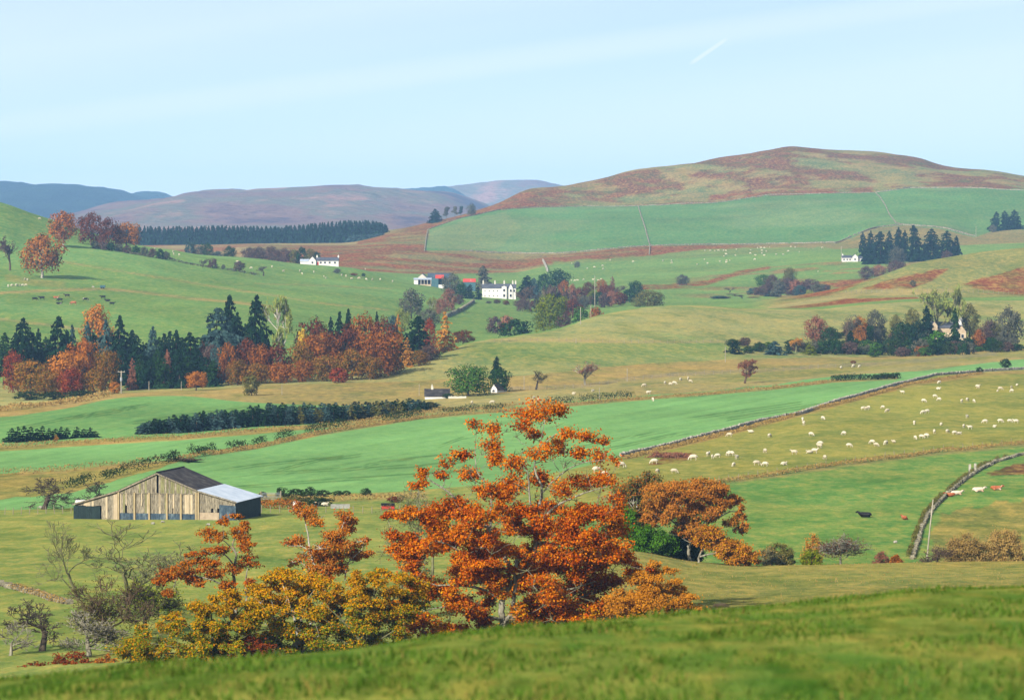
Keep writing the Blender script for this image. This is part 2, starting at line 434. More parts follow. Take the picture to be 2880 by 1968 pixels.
# bracken ridge on the right
rb = T_in(15.6, 18.1) * sstep(2150, 2300, GU)
cover(rb * sstep(.50, .56, fbm(GX / 90 + 20 - GY / 200, GY / 60 + GX / 120, 4)), BRACK, 1.0)
cover(poly([(2175, 868), (2300, 835), (2390, 822), (2430, 815), (2300, 848)], 1500, 2100) * 0.9, BRACK, 1)
cover(poly([(2420, 812), (2530, 775), (2680, 752), (2590, 800), (2500, 822)], 1500, 2100) * sstep(.3, .5, n_mid), BRACK, 1)
cover(poly([(2700, 800), (2880, 750), (3300, 720), (3300, 830), (2860, 828), (2760, 815)], 1500, 2100) * sstep(.34, .5, n_mid), alb(150, 78, 44), 1)
cover(T_in(16.1, 18) * sstep(1980, 2080, GU) * along([(2160, 872), (2420, 822), (2700, 822)], 12), STRAW, .8)
# middle fields behind the farm
cover(T_in(18, 20) * sstep(1850, 2050, GU) * sstep(.47, .58, n_mid), alb(150, 128, 80), .9)
mb = [(1800, 808), (1880, 806), (1990, 795), (2060, 772), (2120, 757), (2165, 750)]
cover(along(mb, 9, 2000, 2800) * sstep(.28, .45, n_fin), BRACK, 1)
cover(poly([(2160, 815), (2330, 790), (2450, 778), (2430, 800), (2330, 815), (2240, 830)], 2000, 2700) * sstep(.4, .52, n_mid), BRACK, 1)
# dip and bracken under the hill
cover(T_in(20.9, 26.2), HEATH, 0.9)
bm = (T_in(20.95, 24) * (GU > 640) * (GU < 1205)).astype(float) + T_in(20.95, 22.0) * sstep(1100, 1250, GU) * (1 - sstep(1900, 2350, GU))
cover(np.clip(bm, 0, 1) * sstep(.40, .50, fbm(GX / 70 + 2, GY / 45, 4)), BRACK, 1)
cover(T_in(21, 24.05) * (GU < 700), alb(176, 150, 100), .8)
cover(T_in(22.5, 27) * (GU <= 1000), alb(170, 152, 100), .8)
cover(T_in(21, 23) * (GU < 760) * sstep(.5, .6, n_mid), alb(150, 84, 60), .9)
# walled fields on the big hill
fld = poly([(1195, 705), (1205, 643), (1300, 613), (1400, 591), (1500, 583), (1800, 579), (2000, 571), (2160, 549), (2460, 542), (2560, 529), (2700, 528), (3600, 545),
            (3600, 650), (2800, 646), (2740, 668), (2650, 646), (2540, 634), (2450, 642), (2400, 668), (2350, 682), (2160, 686), (1830, 692), (1560, 712), (1300, 704)], 2850, 3900, 0)
cover(fld, FARG, 0.45)
cover(fld * sstep(.45, .62, n_big) * 0.6, alb(128, 156, 100), 0.5)
cover(poly([(1200, 700), (1205, 648), (1420, 595), (1470, 640), (1400, 700)], 2850, 3900) * 0.55, alb(146, 164, 104), .5)
cover(poly([(1540, 752), (1560, 735), (1800, 722), (1990, 700), (2330, 695), (2400, 715), (2160, 752), (1900, 790), (1600, 790)], 2500, 3200) * 0.8, GREEN, .5)
# the moor above
moor = T_in(23.3, 26.2) * (~fld) * sstep(1090, 1200, GU)
mv = fbm(GX / 62 + 8, GY / 85 + GX / 160 + 2, 5)
cover(moor, alb(152, 144, 88), .9)
cover(moor * sstep(.45, .6, fbm(GX / 60 + 3, GY / 60, 4)) * .7, alb(118, 138, 86), .9)
thr = np.where(GU < 1750, .37, .415)
cover(moor * sstep(0, .05, mv - thr) * (.75 + .25 * n_fin), alb(122, 48, 36), 1)
cover(moor * sstep(.56, .62, fbm(GX / 40 + 31, GY / 60, 4)) * .8, alb(168, 152, 96), .9)
cover(moor * along([(2000, 558), (2250, 545), (2450, 536)], 13) * sstep(.3, .42, n_mid), alb(146, 66, 44), 1)
cover(moor * along([(2330, 436), (2440, 443), (2560, 455), (2640, 470)], 10) * sstep(.2, .35, n_mid), alb(116, 62, 48), 1)
cover(moor * along([(1440, 560), (1600, 545), (1750, 560)], 16) * sstep(.3, .5, n_mid), alb(134, 66, 46), 1)
cover(moor * (1 - sstep(1480, 1750, GU)) * sstep(.26, .42, n_mid) * .85, alb(128, 54, 38), 1)
cover(moor * along([(1120, 648), (1240, 622), (1400, 580), (1500, 545)], 10), alb(142, 72, 46), 1)
cover(T_in(26.2, 30), alb(120, 120, 80), .8)
# verges, tracks, tramlines and grazing lines
for pts, h, y0, y1, col, k in [
        ([(-200, 838), (30, 822), (160, 816), (290, 812), (400, 822), (520, 838), (640, 848), (760, 862)], 5, 1300, 2000, alb(182, 158, 100), .8),
        ([(-200, 890), (20, 900), (120, 912), (240, 928)], 5, 1300, 1700, alb(190, 168, 116), .8),
        ([(170, 735), (300, 757), (480, 785), (600, 806), (740, 826), (900, 852), (1090, 872)], 4, 1300, 2100, alb(168, 158, 98), .7),
        ([(20, 780), (100, 795), (180, 800)], 12, 1500, 2000, alb(176, 160, 92), .6),
        ([(720, 797), (900, 803), (1100, 812)], 3, 1600, 2100, alb(150, 150, 92), .6),
        ([(1380, 957), (1500, 955), (1760, 962), (2140, 960)], 5, 1100, 1500, alb(180, 164, 112), .8),
        ([(1420, 1092), (1640, 1086), (1760, 1066), (1900, 1052), (2140, 1042), (2300, 1030), (2500, 1022), (2800, 995)], 7, 1000, 1400, alb(158, 148, 116), .8),
        ([(60, 1330), (250, 1318), (450, 1301)], 9, 590, 780, TAN, .8),
        ([(-60, 1262), (200, 1250), (500, 1234), (720, 1214), (1000, 1192), (1200, 1160), (1440, 1143)], 6, 700, 1000, TAN, .75),
        ([(600, 1275), (720, 1258), (900, 1220), (1180, 1174), (1440, 1152), (1800, 1121), (2160, 1093), (2345, 1071), (2520, 1063)], 6, 700, 1150, alb(190, 150, 88), .9),
        ([(730, 1395), (860, 1403), (1000, 1400), (1200, 1392)], 14, 560, 680, TAN, .8),
        ([(1760, 1288), (1950, 1243), (2160, 1190), (2358, 1136), (2560, 1082), (2760, 1052), (2880, 1045)], 8, 700, 1250, alb(190, 148, 92), .75),
        ([(1700, 1404), (1900, 1372), (2160, 1340), (2400, 1304), (2640, 1272), (2880, 1250)], 9, 500, 900, alb(160, 140, 92), .75)]:
    cover(along(pts, h, y0, y1) * k * (0.55 + 0.45 * sstep(.35, .6, n_fin)), col, 1.0)
for pts in [[(560, 1330), (720, 1305), (960, 1282)], [(770, 1322), (900, 1290), (1010, 1278)], [(1030, 1305), (1100, 1292), (1300, 1272)],
            [(1240, 1250), (1300, 1228), (1450, 1205)], [(1700, 1262), (1880, 1222), (2100, 1188)], [(2050, 1175), (2110, 1165), (2400, 1120)],
            [(560, 1345), (700, 1330), (1000, 1315), (1300, 1300)], [(600, 1372), (900, 1350), (1300, 1322)],
            [(1560, 1270), (1720, 1236), (1950, 1195)], [(1600, 1225), (1900, 1180), (2250, 1130)],
            [(60, 1200), (200, 1170), (380, 1140)], [(180, 1175), (300, 1160), (420, 1132)], [(380, 1185), (560, 1160), (720, 1142)]]:
    cover(along(pts, 1.9, 580, 1100) * 0.75 * sstep(.25, .45, n_mid), alb(76, 122, 62), .3)
    cover(along([(a, b + 6) for a, b in pts], 1.6, 580, 1100) * 0.65 * sstep(.25, .45, n_mid), alb(76, 122, 62), .3)
cover(along([(1450, 1345), (1530, 1306), (1700, 1300), (1960, 1282)], 5, 600, 800) * 0.0, BRACK, 1)
cover(poly([(1815, 1304), (1860, 1284), (1905, 1272), (1945, 1272), (1965, 1283), (1910, 1298), (1850, 1306)], 600, 900) * sstep(.2, .35, n_fin), alb(140, 84, 50), 1)
cover(poly([(2760, 1335), (2850, 1302), (3000, 1290), (3000, 1330), (2840, 1335)], 560, 900), alb(120, 78, 56), 1)
dr = T_in(9, 11) * (fbm((GV + .17 * GU) / 5.0, GU / 500., 3) - .5) + T_in(12, 13) * (fbm((GV + .2 * GU) / 4.0 + 7, GU / 400., 3) - .5)
C[..., :3] *= (1 + .34 * dr)[..., None]
C[..., :3] *= (0.74 + 0.52 * fbm(GX / 45 + 60, GY / 60, 4))[..., None]
_rg = C[..., 3] * (fbm(GX / 14 + 2, GY / 20 + 5, 4) - .5)
C[..., 0] *= 1 + .7 * _rg; C[..., 1] *= 1 + .25 * _rg
C[..., :3] = np.clip(C[..., :3], 0.004, 1)

def ground_mat():
    m, n, l, b = new_mat('ground_cover')
    at = n.new('ShaderNodeAttribute'); at.attribute_name = 'cover'
    tc = n.new('ShaderNodeTexCoord')
    def noise(sc, det, stretch=(1, 1, 1), rough=0.6):
        mp = n.new('ShaderNodeMapping'); mp.inputs['Scale'].default_value = stretch
        l.new(tc.outputs['Object'], mp.inputs[0])
        t = n.new('ShaderNodeTexNoise'); t.inputs['Scale'].default_value = sc; t.inputs['Detail'].default_value = det
        t.inputs['Roughness'].default_value = rough
        l.new(mp.outputs[0], t.inputs['Vector']); return t.outputs['Fac']
    def mrange(s, a, bb, c, d):
        r = n.new('ShaderNodeMapRange'); l.new(s, r.inputs[0])
        for i, x in enumerate((a, bb, c, d)): r.inputs[i + 1].default_value = x
        return r.outputs[0]
    def math_(op, x, y):
        r = n.new('ShaderNodeMath'); r.operation = op
        for i, k in enumerate((x, y)):
            if isinstance(k, float): r.inputs[i].default_value = k
            else: l.new(k, r.inputs[i])
        return r.outputs[0]
    f1 = noise(0.42, 7, (1, .4, 1), .72); f2 = noise(0.07, 5, (1, .5, 1), .65); f3 = noise(2.2, 3, (1, .6, 1), .7)
    # dry blades mixed into the green, by the roughness of the cover
    dry = n.new('ShaderNodeMixRGB'); dry.inputs['Color2'].default_value = alb(190, 160, 84) + (1,)
    k = math_('MULTIPLY', mrange(f1, .44, .66, 0, .75), at.outputs['Alpha'])
    l.new(k, dry.inputs['Fac']); l.new(at.outputs['Color'], dry.inputs['Color1'])
    grn = n.new('ShaderNodeMixRGB'); grn.inputs['Color2'].default_value = alb(74, 118, 50) + (1,)
    k2 = math_('MULTIPLY', mrange(f2, .48, .66, 0, .5), at.outputs['Alpha'])
    l.new(k2, grn.inputs['Fac']); l.new(dry.outputs[0], grn.inputs['Color1'])
    va = math_('MULTIPLY', mrange(f1, .3, .7, .66, 1.32), mrange(f3, .3, .7, .78, 1.22))
    amt = mrange(at.outputs['Alpha'], 0, 1, .35, 1.0)
    vm = n.new('ShaderNodeMixRGB'); vm.inputs['Color1'].default_value = (1, 1, 1, 1)
    l.new(amt, vm.inputs['Fac']); l.new(va, vm.inputs['Color2'])
    mul = n.new('ShaderNodeMixRGB'); mul.blend_type = 'MULTIPLY'; mul.inputs['Fac'].default_value = 1
    l.new(grn.outputs[0], mul.inputs['Color1']); l.new(vm.outputs[0], mul.inputs['Color2'])
    l.new(mul.outputs[0], b.inputs['Base Color'])
    bp = n.new('ShaderNodeBump'); bp.inputs['Strength'].default_value = 0.55; bp.inputs['Distance'].default_value = 0.5
    l.new(math_('MULTIPLY', f1, amt), bp.inputs['Height']); l.new(bp.outputs[0], b.inputs['Normal'])
    b.inputs['Roughness'].default_value = 1.0
    b.inputs['Specular IOR Level'].default_value = 0.0
    return m
M_GROUND = ground_mat()

P = np.stack([GX, GY, GZ], -1)
dU = np.gradient(P, axis=0); dT = np.gradient(P, axis=1)
NRM = np.cross(dU, dT); NRM /= np.linalg.norm(NRM, axis=2)[..., None]
def ground_piece(name, t0, t1):
    a = int(np.searchsorted(T, t0 - 1e-6)); b = int(np.searchsorted(T, t1 - 1e-6))
    p = P[:, a:b + 1]; nc, nr = p.shape[:2]
    idx = np.arange(nc * nr).reshape(nc, nr)
    q = np.stack([idx[:-1, :-1], idx[1:, :-1], idx[1:, 1:], idx[:-1, 1:]], -1).reshape(-1, 4)
    me = np_mesh(name, p.reshape(-1, 3), q, smooth=True)
    ca = me.color_attributes.new('cover', 'FLOAT_COLOR', 'POINT')
    ca.data.foreach_set('color', C[:, a:b + 1].reshape(-1).astype(np.float32))
    me.normals_split_custom_set_from_vertices(NRM[:, a:b + 1].reshape(-1, 3).tolist())
    o = link_mesh(name, me, M_GROUND)
    tag(o, kind='structure')
    return o
for nm, a, b in [('foreground_hillside', 0, 4), ('lower_pasture', 4, 9), ('crop_field', 9, 10), ('crop_field', 10, 12), ('valley_field', 12, 14),
                 ('grassy_knoll', 14, 16), ('valley_pasture', 16, 21), ('moorland_hill', 21, 26), ('valley_floor', 26, 28)]:
    ground_piece(nm, a, b)

# ---- far hills, each a ridge of its own
def hill_mat(name, cols, sc, bump):
    m, n, l, b = new_mat(name)
    tc = n.new('ShaderNodeTexCoord')
    t = n.new('ShaderNodeTexNoise'); t.inputs['Scale'].default_value = sc; t.inputs['Detail'].default_value = 6; t.inputs['Roughness'].default_value = .62
    mp = n.new('ShaderNodeMapping'); mp.inputs['Scale'].default_value = (1, .35, 2.2)
    l.new(tc.outputs['Object'], mp.inputs[0]); l.new(mp.outputs[0], t.inputs['Vector'])
    r = n.new('ShaderNodeValToRGB'); l.new(t.outputs['Fac'], r.inputs[0])
    e = r.color_ramp.elements
    e[0].position = .36; e[0].color = cols[0] + (1,); e[1].position = .66; e[1].color = cols[-1] + (1,)
    for i, c in enumerate(cols[1:-1]):
        x = e.new(.36 + .3 * (i + 1) / (len(cols) - 1)); x.color = c + (1,)
    l.new(r.outputs[0], b.inputs['Base Color'])
    bp = n.new('ShaderNodeBump'); bp.inputs['Strength'].default_value = .8; bp.inputs['Distance'].default_value = bump
    t2 = n.new('ShaderNodeTexNoise'); t2.inputs['Scale'].default_value = sc * 7; t2.inputs['Detail'].default_value = 5
    l.new(tc.outputs['Object'], t2.inputs['Vector']); l.new(t2.outputs['Fac'], bp.inputs['Height']); l.new(bp.outputs[0], b.inputs['Normal'])
    b.inputs['Roughness'].default_value = 1; b.inputs['Specular IOR Level'].default_value = 0
    return m
M_MOOR = hill_mat('far_moor', [alb(92, 58, 52), alb(146, 104, 80), alb(122, 112, 78), alb(184, 132, 104)], .0045, 22)
M_FOREST = hill_mat('far_forest', [alb(16, 34, 26), alb(26, 48, 32), alb(44, 66, 40)], .012, 18)
def far_hill(name, knots_, Y, depth, mat, base=-22, rough=0.0, seed=0, gully=10):
    ku = [k[0] for k in knots_]; kvv = [k[1] for k in knots_]
    us = np.arange(min(ku), max(ku) + 1, 7.0)
    top = (V0 - pchip(ku, kvv, us)) * Y / F
    s = np.concatenate([np.linspace(-1, 0, 46), np.linspace(0.06, 1, 14)])
    U, S = np.meshgrid(us, s, indexing='ij')
    x = (U - 1440) * Y / F * (1 + 0 * S)
    y = Y + S * depth
    prof = np.where(S < 0, (0.5 - 0.5 * np.cos(np.pi * (1 + S))) ** 0.85, (0.5 + 0.5 * np.cos(np.pi * S)))
    z = base + (top[:, None] - base) * prof
    g = fbm(x / (depth * .28) + seed + y / depth * .6, y / (depth * .55) + seed, 4) - .5
    z = z + gully * 2 * g * np.clip(-S * 4, 0, 1) * np.clip((1 + S) * 3, 0, 1)
    z = z + rough * (fbm(x / 26 + seed, y / 40, 2) - .5)
    # keep the outline where it is seen: nothing in front may rise over it
    lim = base + (top[:, None] - base)
    v_line = (top[:, None] + rough * .3) * y / Y
    z = np.where(S < -0.02, np.minimum(z, v_line - 1.0), z)
    nc, nr = z.shape
    idx = np.arange(nc * nr).reshape(nc, nr)
    q = np.stack([idx[:-1, :-1], idx[1:, :-1], idx[1:, 1:], idx[:-1, 1:]], -1).reshape(-1, 4)
    me = np_mesh(name, np.stack([x, y, z], -1).reshape(-1, 3), q, smooth=True)
    return tag(link_mesh(name, me, mat), kind='structure')
far_hill('forested_hill', [(-900, 470), (-300, 500), (30, 511), (60, 514), (110, 523), (170, 518), (250, 525), (290, 527), (350, 541), (400, 558), (450, 590), (520, 640), (640, 665), (800, 672)],
         10800, 2600, M_FOREST, rough=9, seed=3, gully=16)
far_hill('forested_hill', [(250, 640), (330, 570), (380, 543), (415, 539), (450, 542), (485, 553), (520, 575), (620, 640)], 11800, 1000, M_FOREST, rough=8, seed=9, gully=6)
far_hill('moorland_ridge', [(200, 668), (300, 610), (380, 578), (470, 560), (530, 556), (580, 545), (620, 534), (670, 532), (720, 537), (780, 531), (850, 528), (920, 525), (1000, 520), (1050, 526), (1110, 529),
                            (1180, 536), (1260, 540), (1330, 560), (1400, 590), (1500, 640), (1700, 670)], 9800, 3200, M_MOOR, rough=4, seed=21, gully=40)
far_hill('moorland_ridge', [(1050, 640), (1130, 535), (1240, 527), (1330, 517), (1420, 507), (1500, 506), (1560, 517), (1600, 526), (1700, 545), (1900, 600), (2100, 650)], 13000, 1700, M_MOOR, rough=4, seed=33, gully=26)
far_hill('forested_hill', [(1090, 560), (1130, 532), (1180, 529), (1245, 525), (1275, 532), (1320, 560)], 12400, 500, M_FOREST, rough=7, seed=41, gully=2)

# ---- the air of the valley
hz = Geo(); hz.box(-9000, 9000, -300, 14750, -90, 215)
m_h = bpy.data.materials.new('haze'); m_h.use_nodes = True
m_h.node_tree.nodes.clear()
ho = m_h.node_tree.nodes.new('ShaderNodeOutputMaterial')
hv = m_h.node_tree.nodes.new('ShaderNodeVolumePrincipled')
hv.inputs['Color'].default_value = (.34, .62, 1.0, 1)
hv.inputs['Density'].default_value = 5.6e-5
hv.inputs['Anisotropy'].default_value = 0.0
m_h.node_tree.links.new(hv.outputs[0], ho.inputs['Volume'])
tag(hz.build('haze', m_h), kind='stuff')

# ------------------------------------------------------------------ plant materials
def leaf_mat(name, cols, trans=0.25, noise=0.35):
    m, n, l, b = new_mat(name)
    g = n.new('ShaderNodeNewGeometry'); tc = n.new('ShaderNodeTexCoord')
    t = n.new('ShaderNodeTexNoise'); t.inputs['Scale'].default_value = noise; t.inputs['Detail'].default_value = 2
    mp_ = n.new('ShaderNodeMapping'); mp_.inputs['Scale'].default_value = (11, 1.0, 11) if noise > 1 else (1, 1, 1)
    l.new(tc.outputs['Object'], mp_.inputs[0]); l.new(mp_.outputs[0], t.inputs['Vector'])
    mx = n.new('ShaderNodeMath'); mx.operation = 'MULTIPLY_ADD'
    l.new(g.outputs['Random Per Island'], mx.inputs[0]); mx.inputs[1].default_value = .55
    ms = n.new('ShaderNodeMapRange'); l.new(t.outputs['Fac'], ms.inputs[0])
    for i, x in enumerate((.3, .7, 0, .45)): ms.inputs[i + 1].default_value = x
    l.new(ms.outputs[0], mx.inputs[2])
    oi = n.new('ShaderNodeObjectInfo')
    r = n.new('ShaderNodeValToRGB'); l.new(mx.outputs[0], r.inputs[0])
    e = r.color_ramp.elements
    cs = [alb(*c) + (1,) for c in cols]
    e[0].position = .08; e[0].color = cs[0]; e[1].position = .92; e[1].color = cs[-1]
    for i, c in enumerate(cs[1:-1]):
        x = e.new(.08 + .84 * (i + 1) / (len(cs) - 1)); x.color = c
    hs = n.new('ShaderNodeHueSaturation')
    v = n.new('ShaderNodeMapRange'); l.new(oi.outputs['Random'], v.inputs[0])
    for i, x in enumerate((0, 1, .84, 1.16)): v.inputs[i + 1].default_value = x
    l.new(v.outputs[0], hs.inputs['Value']); l.new(r.outputs[0], hs.inputs['Color'])
    l.new(hs.outputs[0], b.inputs['Base Color'])
    b.inputs['Roughness'].default_value = .9; b.inputs['Specular IOR Level'].default_value = 0.0
    tr = n.new('ShaderNodeBsdfTranslucent'); l.new(hs.outputs[0], tr.inputs[0])
    mix = n.new('ShaderNodeMixShader'); mix.inputs[0].default_value = trans
    l.new(b.outputs[0], mix.inputs[1]); l.new(tr.outputs[0], mix.inputs[2])
    l.new(mix.outputs[0], n['Material Output'].inputs[0])
    return m
LM = {k: leaf_mat('leaves_' + k, v, noise=1.05 if k == 'meadow' else .35) for k, v in {
    'rust': [(84, 36, 6), (168, 72, 4), (214, 98, 4), (246, 152, 18), (144, 68, 8)],  # dark and bright ends put leaf shading and highlights into the colour
    'gold': [(80, 78, 10), (180, 138, 8), (238, 178, 12), (228, 142, 8), (140, 122, 12)],
    'yellowgreen': [(80, 102, 16), (130, 144, 28), (172, 168, 40)],
    'amber': [(186, 116, 26), (220, 150, 40), (196, 124, 34), (150, 108, 40)],
    'oakrust': [(134, 78, 26), (194, 120, 42), (218, 140, 50), (156, 120, 46)],
    'oakgreen': [(84, 82, 30), (140, 112, 40), (176, 112, 40), (104, 104, 40)],
    'redbrown': [(80, 44, 28), (118, 62, 36), (142, 82, 44)],
    'orangered': [(96, 56, 22), (164, 92, 34), (198, 122, 44), (102, 100, 38)],
    'crimson': [(124, 50, 30), (166, 72, 40), (184, 100, 46)],
    'conifer': [(16, 40, 26), (30, 60, 36), (44, 76, 44)],
    'bluefir': [(40, 66, 66), (74, 104, 100), (104, 132, 122)],
    'green': [(44, 78, 26), (74, 116, 36), (104, 142, 52)],
    'bright': [(70, 130, 24), (120, 176, 40)],
    'darkgreen': [(28, 56, 28), (48, 82, 36), (66, 98, 42)],
    'olive': [(86, 90, 40), (120, 116, 56), (140, 130, 64)],
    'mauve': [(84, 66, 62), (112, 88, 78), (132, 104, 84)],
    'grey': [(86, 90, 74), (112, 112, 92), (132, 126, 100)],
    'yellow': [(206, 166, 40), (232, 196, 70)],
    'larch': [(196, 128, 40), (226, 162, 66), (206, 150, 70)],
    'pink': [(140, 92, 70), (176, 116, 88), (160, 112, 90)],
    'lime': [(140, 158, 70), (168, 178, 90), (150, 150, 80)],
    'gorse': [(32, 50, 22), (56, 78, 34), (76, 92, 44)],
    'deadred': [(92, 40, 20), (142, 64, 28), (168, 94, 40)],
    'drygrass': [(168, 136, 74), (200, 166, 96), (150, 120, 70)],
    'meadow': [(60, 92, 28), (88, 124, 42), (112, 140, 56), (148, 144, 76)],
}.items()}
def bark_mat(name, a, b_, sc=6):
    m, n, l, b = new_mat(name)
    tc = n.new('ShaderNodeTexCoord'); mp = n.new('ShaderNodeMapping'); mp.inputs['Scale'].default_value = (1, 1, .25)
    l.new(tc.outputs['Object'], mp.inputs[0])
    t = n.new('ShaderNodeTexNoise'); t.inputs['Scale'].default_value = sc; t.inputs['Detail'].default_value = 4
    l.new(mp.outputs[0], t.inputs['Vector'])
    r = n.new('ShaderNodeValToRGB'); l.new(t.outputs['Fac'], r.inputs[0])
    r.color_ramp.elements[0].position = .35; r.color_ramp.elements[0].color = alb(*a) + (1,)
    r.color_ramp.elements[1].position = .68; r.color_ramp.elements[1].color = alb(*b_) + (1,)
    l.new(r.outputs[0], b.inputs['Base Color'])
    return m
BK = {'grey': bark_mat('bark_grey', (112, 106, 88), (186, 180, 158)), 'dark': bark_mat('bark_dark', (58, 50, 42), (104, 92, 76)),
      'pale': bark_mat('bark_pale', (168, 162, 144), (222, 216, 200)), 'brown': bark_mat('bark_brown', (84, 66, 50), (136, 112, 88)),
      'moss': bark_mat('bark_moss', (100, 100, 66), (150, 146, 104))}

def unit(a):
    return a / (np.linalg.norm(a, axis=-1, keepdims=True) + 1e-9)
def leaf_arrays(cen, out, size, aspect=1.5, jit=.7, rng=RNG):
    n = len(cen)
    nn = unit(out + jit * rng.normal(size=(n, 3)))
    t = unit(np.cross(nn, rng.normal(size=(n, 3))))
    b = np.cross(nn, t)
    size = np.broadcast_to(np.asarray(size, float), (n,))[:, None]
    v = np.stack([cen - t * size * aspect * .5, cen - b * size * .5, cen + t * size * aspect * .5, cen + b * size * .5], 1)
    return v.reshape(-1, 3), np.arange(n * 4).reshape(n, 4)
def bez(a, c, b, n):
    t = np.linspace(0, 1, n)[:, None]
    return a * (1 - t) ** 2 + 2 * c * t * (1 - t) + b * t * t

# ------------------------------------------------------------------ trees drawn limb by limb (near the camera)
def inside(poly_, u, v):
    r = False; n = len(poly_)
    for i in range(n):
        (x1, y1), (x2, y2) = poly_[i], poly_[(i + 1) % n]
        if (y1 > v) != (y2 > v) and u < (x2 - x1) * (v - y1) / (y2 - y1) + x1: r = not r
    return r
def chord(poly_, v):
    xs = []; n = len(poly_)
    for i in range(n):
        (x1, y1), (x2, y2) = poly_[i], poly_[(i + 1) % n]
        if (y1 > v) != (y2 > v): xs.append((x2 - x1) * (v - y1) / (y2 - y1) + x1)
    return (min(xs), max(xs)) if xs else None
def auto_pads(poly_, n, ru, rv, rng, jit=.35, depth=.8):
    us = [p[0] for p in poly_]; vv = [p[1] for p in poly_]
    out = []
    for i in range(n):
        best = None; bd = -1
        for k in range(14):
            u = rng.uniform(min(us), max(us)); v = rng.uniform(min(vv), max(vv))
            if not inside(poly_, u, v): continue
            l_, r_ = chord(poly_, v); hw = max(1, (r_ - l_) / 2); off = (u - (l_ + r_) / 2) / hw
            d = hw * math.sqrt(max(.02, 1 - off * off)) * depth * rng.uniform(-1, 1)
            dd = min([((u - o[0]) ** 2 + ((v - o[1]) * 1.6) ** 2 + (d - o[4]) ** 2) for o in out], default=1e9)
            if dd > bd: bd = dd; best = (u, v, ru * rng.uniform(1 - jit, 1 + jit), rv * rng.uniform(1 - jit, 1 + jit), d)
        if best: out.append(best)
    return out
def tree_hi(name, label, cat, Y, ub, limbs, pads, leaf, bark, leaf_size=.17, dens=1.0, group=None, sink=.3, twigs=7, zbase=None, second=None, bare=0.0, seed=1, branch_r=.035, fill=.3, lw=.72, thin=None, bare_pads=()):
    rng = np.random.default_rng(seed)
    s = Y / F
    x0 = (ub - 1440) * s; z0 = zg(ub, Y) - sink if zbase is None else zbase
    vb = V0 - z0 / s
    root = empty(name, (x0, Y, z0)); tag(root, label, cat, group)
    def L3(u, v, d): return np.array([(u - ub) * s, d * s, (vb - v) * s])
    wood = Geo(); nodes = []; nrad = []
    for lb in limbs:
        pts = np.array([L3(p[0], p[1], p[2]) for p in lb]); rad = np.array([p[3] * lw for p in lb])
        t = np.linspace(0, 1, len(lb)); tt = np.linspace(0, 1, len(lb) * 4)
        pp = np.stack([pchip(t, pts[:, i], tt) for i in range(3)], 1)
        rr = np.interp(tt, t, rad)
        pp = pp + rng.normal(size=pp.shape) * rr[:, None] * .25
        wood.tube(pp, rr, 8); nodes.append(pp); nrad.append(rr)
    nodes = np.concatenate(nodes); nrad = np.concatenate(nrad)
    cen_all, out_all = [], []
    tw = Geo()
    if fill:
        more = []
        for i, a in enumerate(pads):
            for b in pads[i + 1:]:
                dist = math.sqrt((a[0] - b[0]) ** 2 + (a[1] - b[1]) ** 2 + (a[4] - b[4]) ** 2 * .5)
                if dist < 2.6 * max(a[2], b[2]) and rng.random() < fill:
                    f = rng.uniform(.3, .7); k = rng.uniform(.45, .8)
                    more.append((a[0] * f + b[0] * (1 - f) + rng.normal() * a[2] * .25, a[1] * f + b[1] * (1 - f) + rng.normal() * a[3] * .4, a[2] * k, a[3] * k, a[4] * f + b[4] * (1 - f)))
        pads = list(pads) + more
    for (u, v, ru, rv, d, *nolf) in sorted(list(pads) + [tuple(p) + (1,) for p in bare_pads], key=lambda p: -p[1]):
        c = L3(u, v, d)
        hd = np.linalg.norm((nodes - c)[:, :2], axis=1); dz = c[2] - nodes[:, 2]
        cost = np.linalg.norm(nodes - c, axis=1) + 1.6 * np.maximum(0, .35 * hd - dz) + np.maximum(0, nodes[:, 2] * 0 + .25 - nodes[:, 2]) * 3
        i = int(np.argmin(cost)); a = nodes[i]
        ln = np.linalg.norm(c - a)
        mid = a * .45 + c * .55 + np.array([0, 0, -.12 * ln]) + rng.normal(size=3) * .10 * ln
        n_ = max(4, int(ln / .8) + 3)
        pth = bez(a, mid, c, n_) + rng.normal(size=(n_, 3)) * .02 * ln * np.sin(np.linspace(0, np.pi, n_))[:, None]
        r0 = min(nrad[i] * .7, branch_r + .013 * ln)
        wood.tube(pth, np.linspace(r0, .022, n_), 4)
        k = max(2, n_ // 2)
        nodes = np.concatenate([nodes, pth[k:]]); nrad = np.concatenate([nrad, np.linspace(r0, .022, n_)[k:]])
        R = np.array([ru * s, ru * s * .9, rv * s])
        nt = twigs
        tips = c + unit(rng.normal(size=(nt, 3))) * R * rng.uniform(.5, 1.35, (nt, 1)) + np.array([0, 0, .2]) * R[2]
        for tp in tips:
            m_ = (c + tp) / 2 + rng.normal(size=3) * .12 * np.linalg.norm(tp - c)
            tw.tube(bez(c + (pth[-2] - c) * .5, m_, tp, 3), np.linspace(.024, .011, 3), 3, cap=False)
        if nolf or rng.random() < bare: continue
        nl = int(dens * (thin(v) if thin else 1) * 26 * (ru * s) * (rv * s) / (leaf_size ** 2)) + 12
        # leaves gather along the twigs, in flat sprays
        w = rng.integers(0, nt, nl); f = rng.uniform(.25, 1.08, (nl, 1)) ** .7
        p = c + (tips[w] - c) * f + rng.normal(size=(nl, 3)) * R * np.array([.42, .42, .46])
        cen_all.append(p); out_all.append(unit(p - c) * .6 + np.array([-.15, -.35, .75]))
    wood.build('trunk', BK[bark], root, smooth=True)
    if tw.n: tag(tw.build('twigs', BK['moss' if bark == 'grey' else bark], root), kind='stuff')
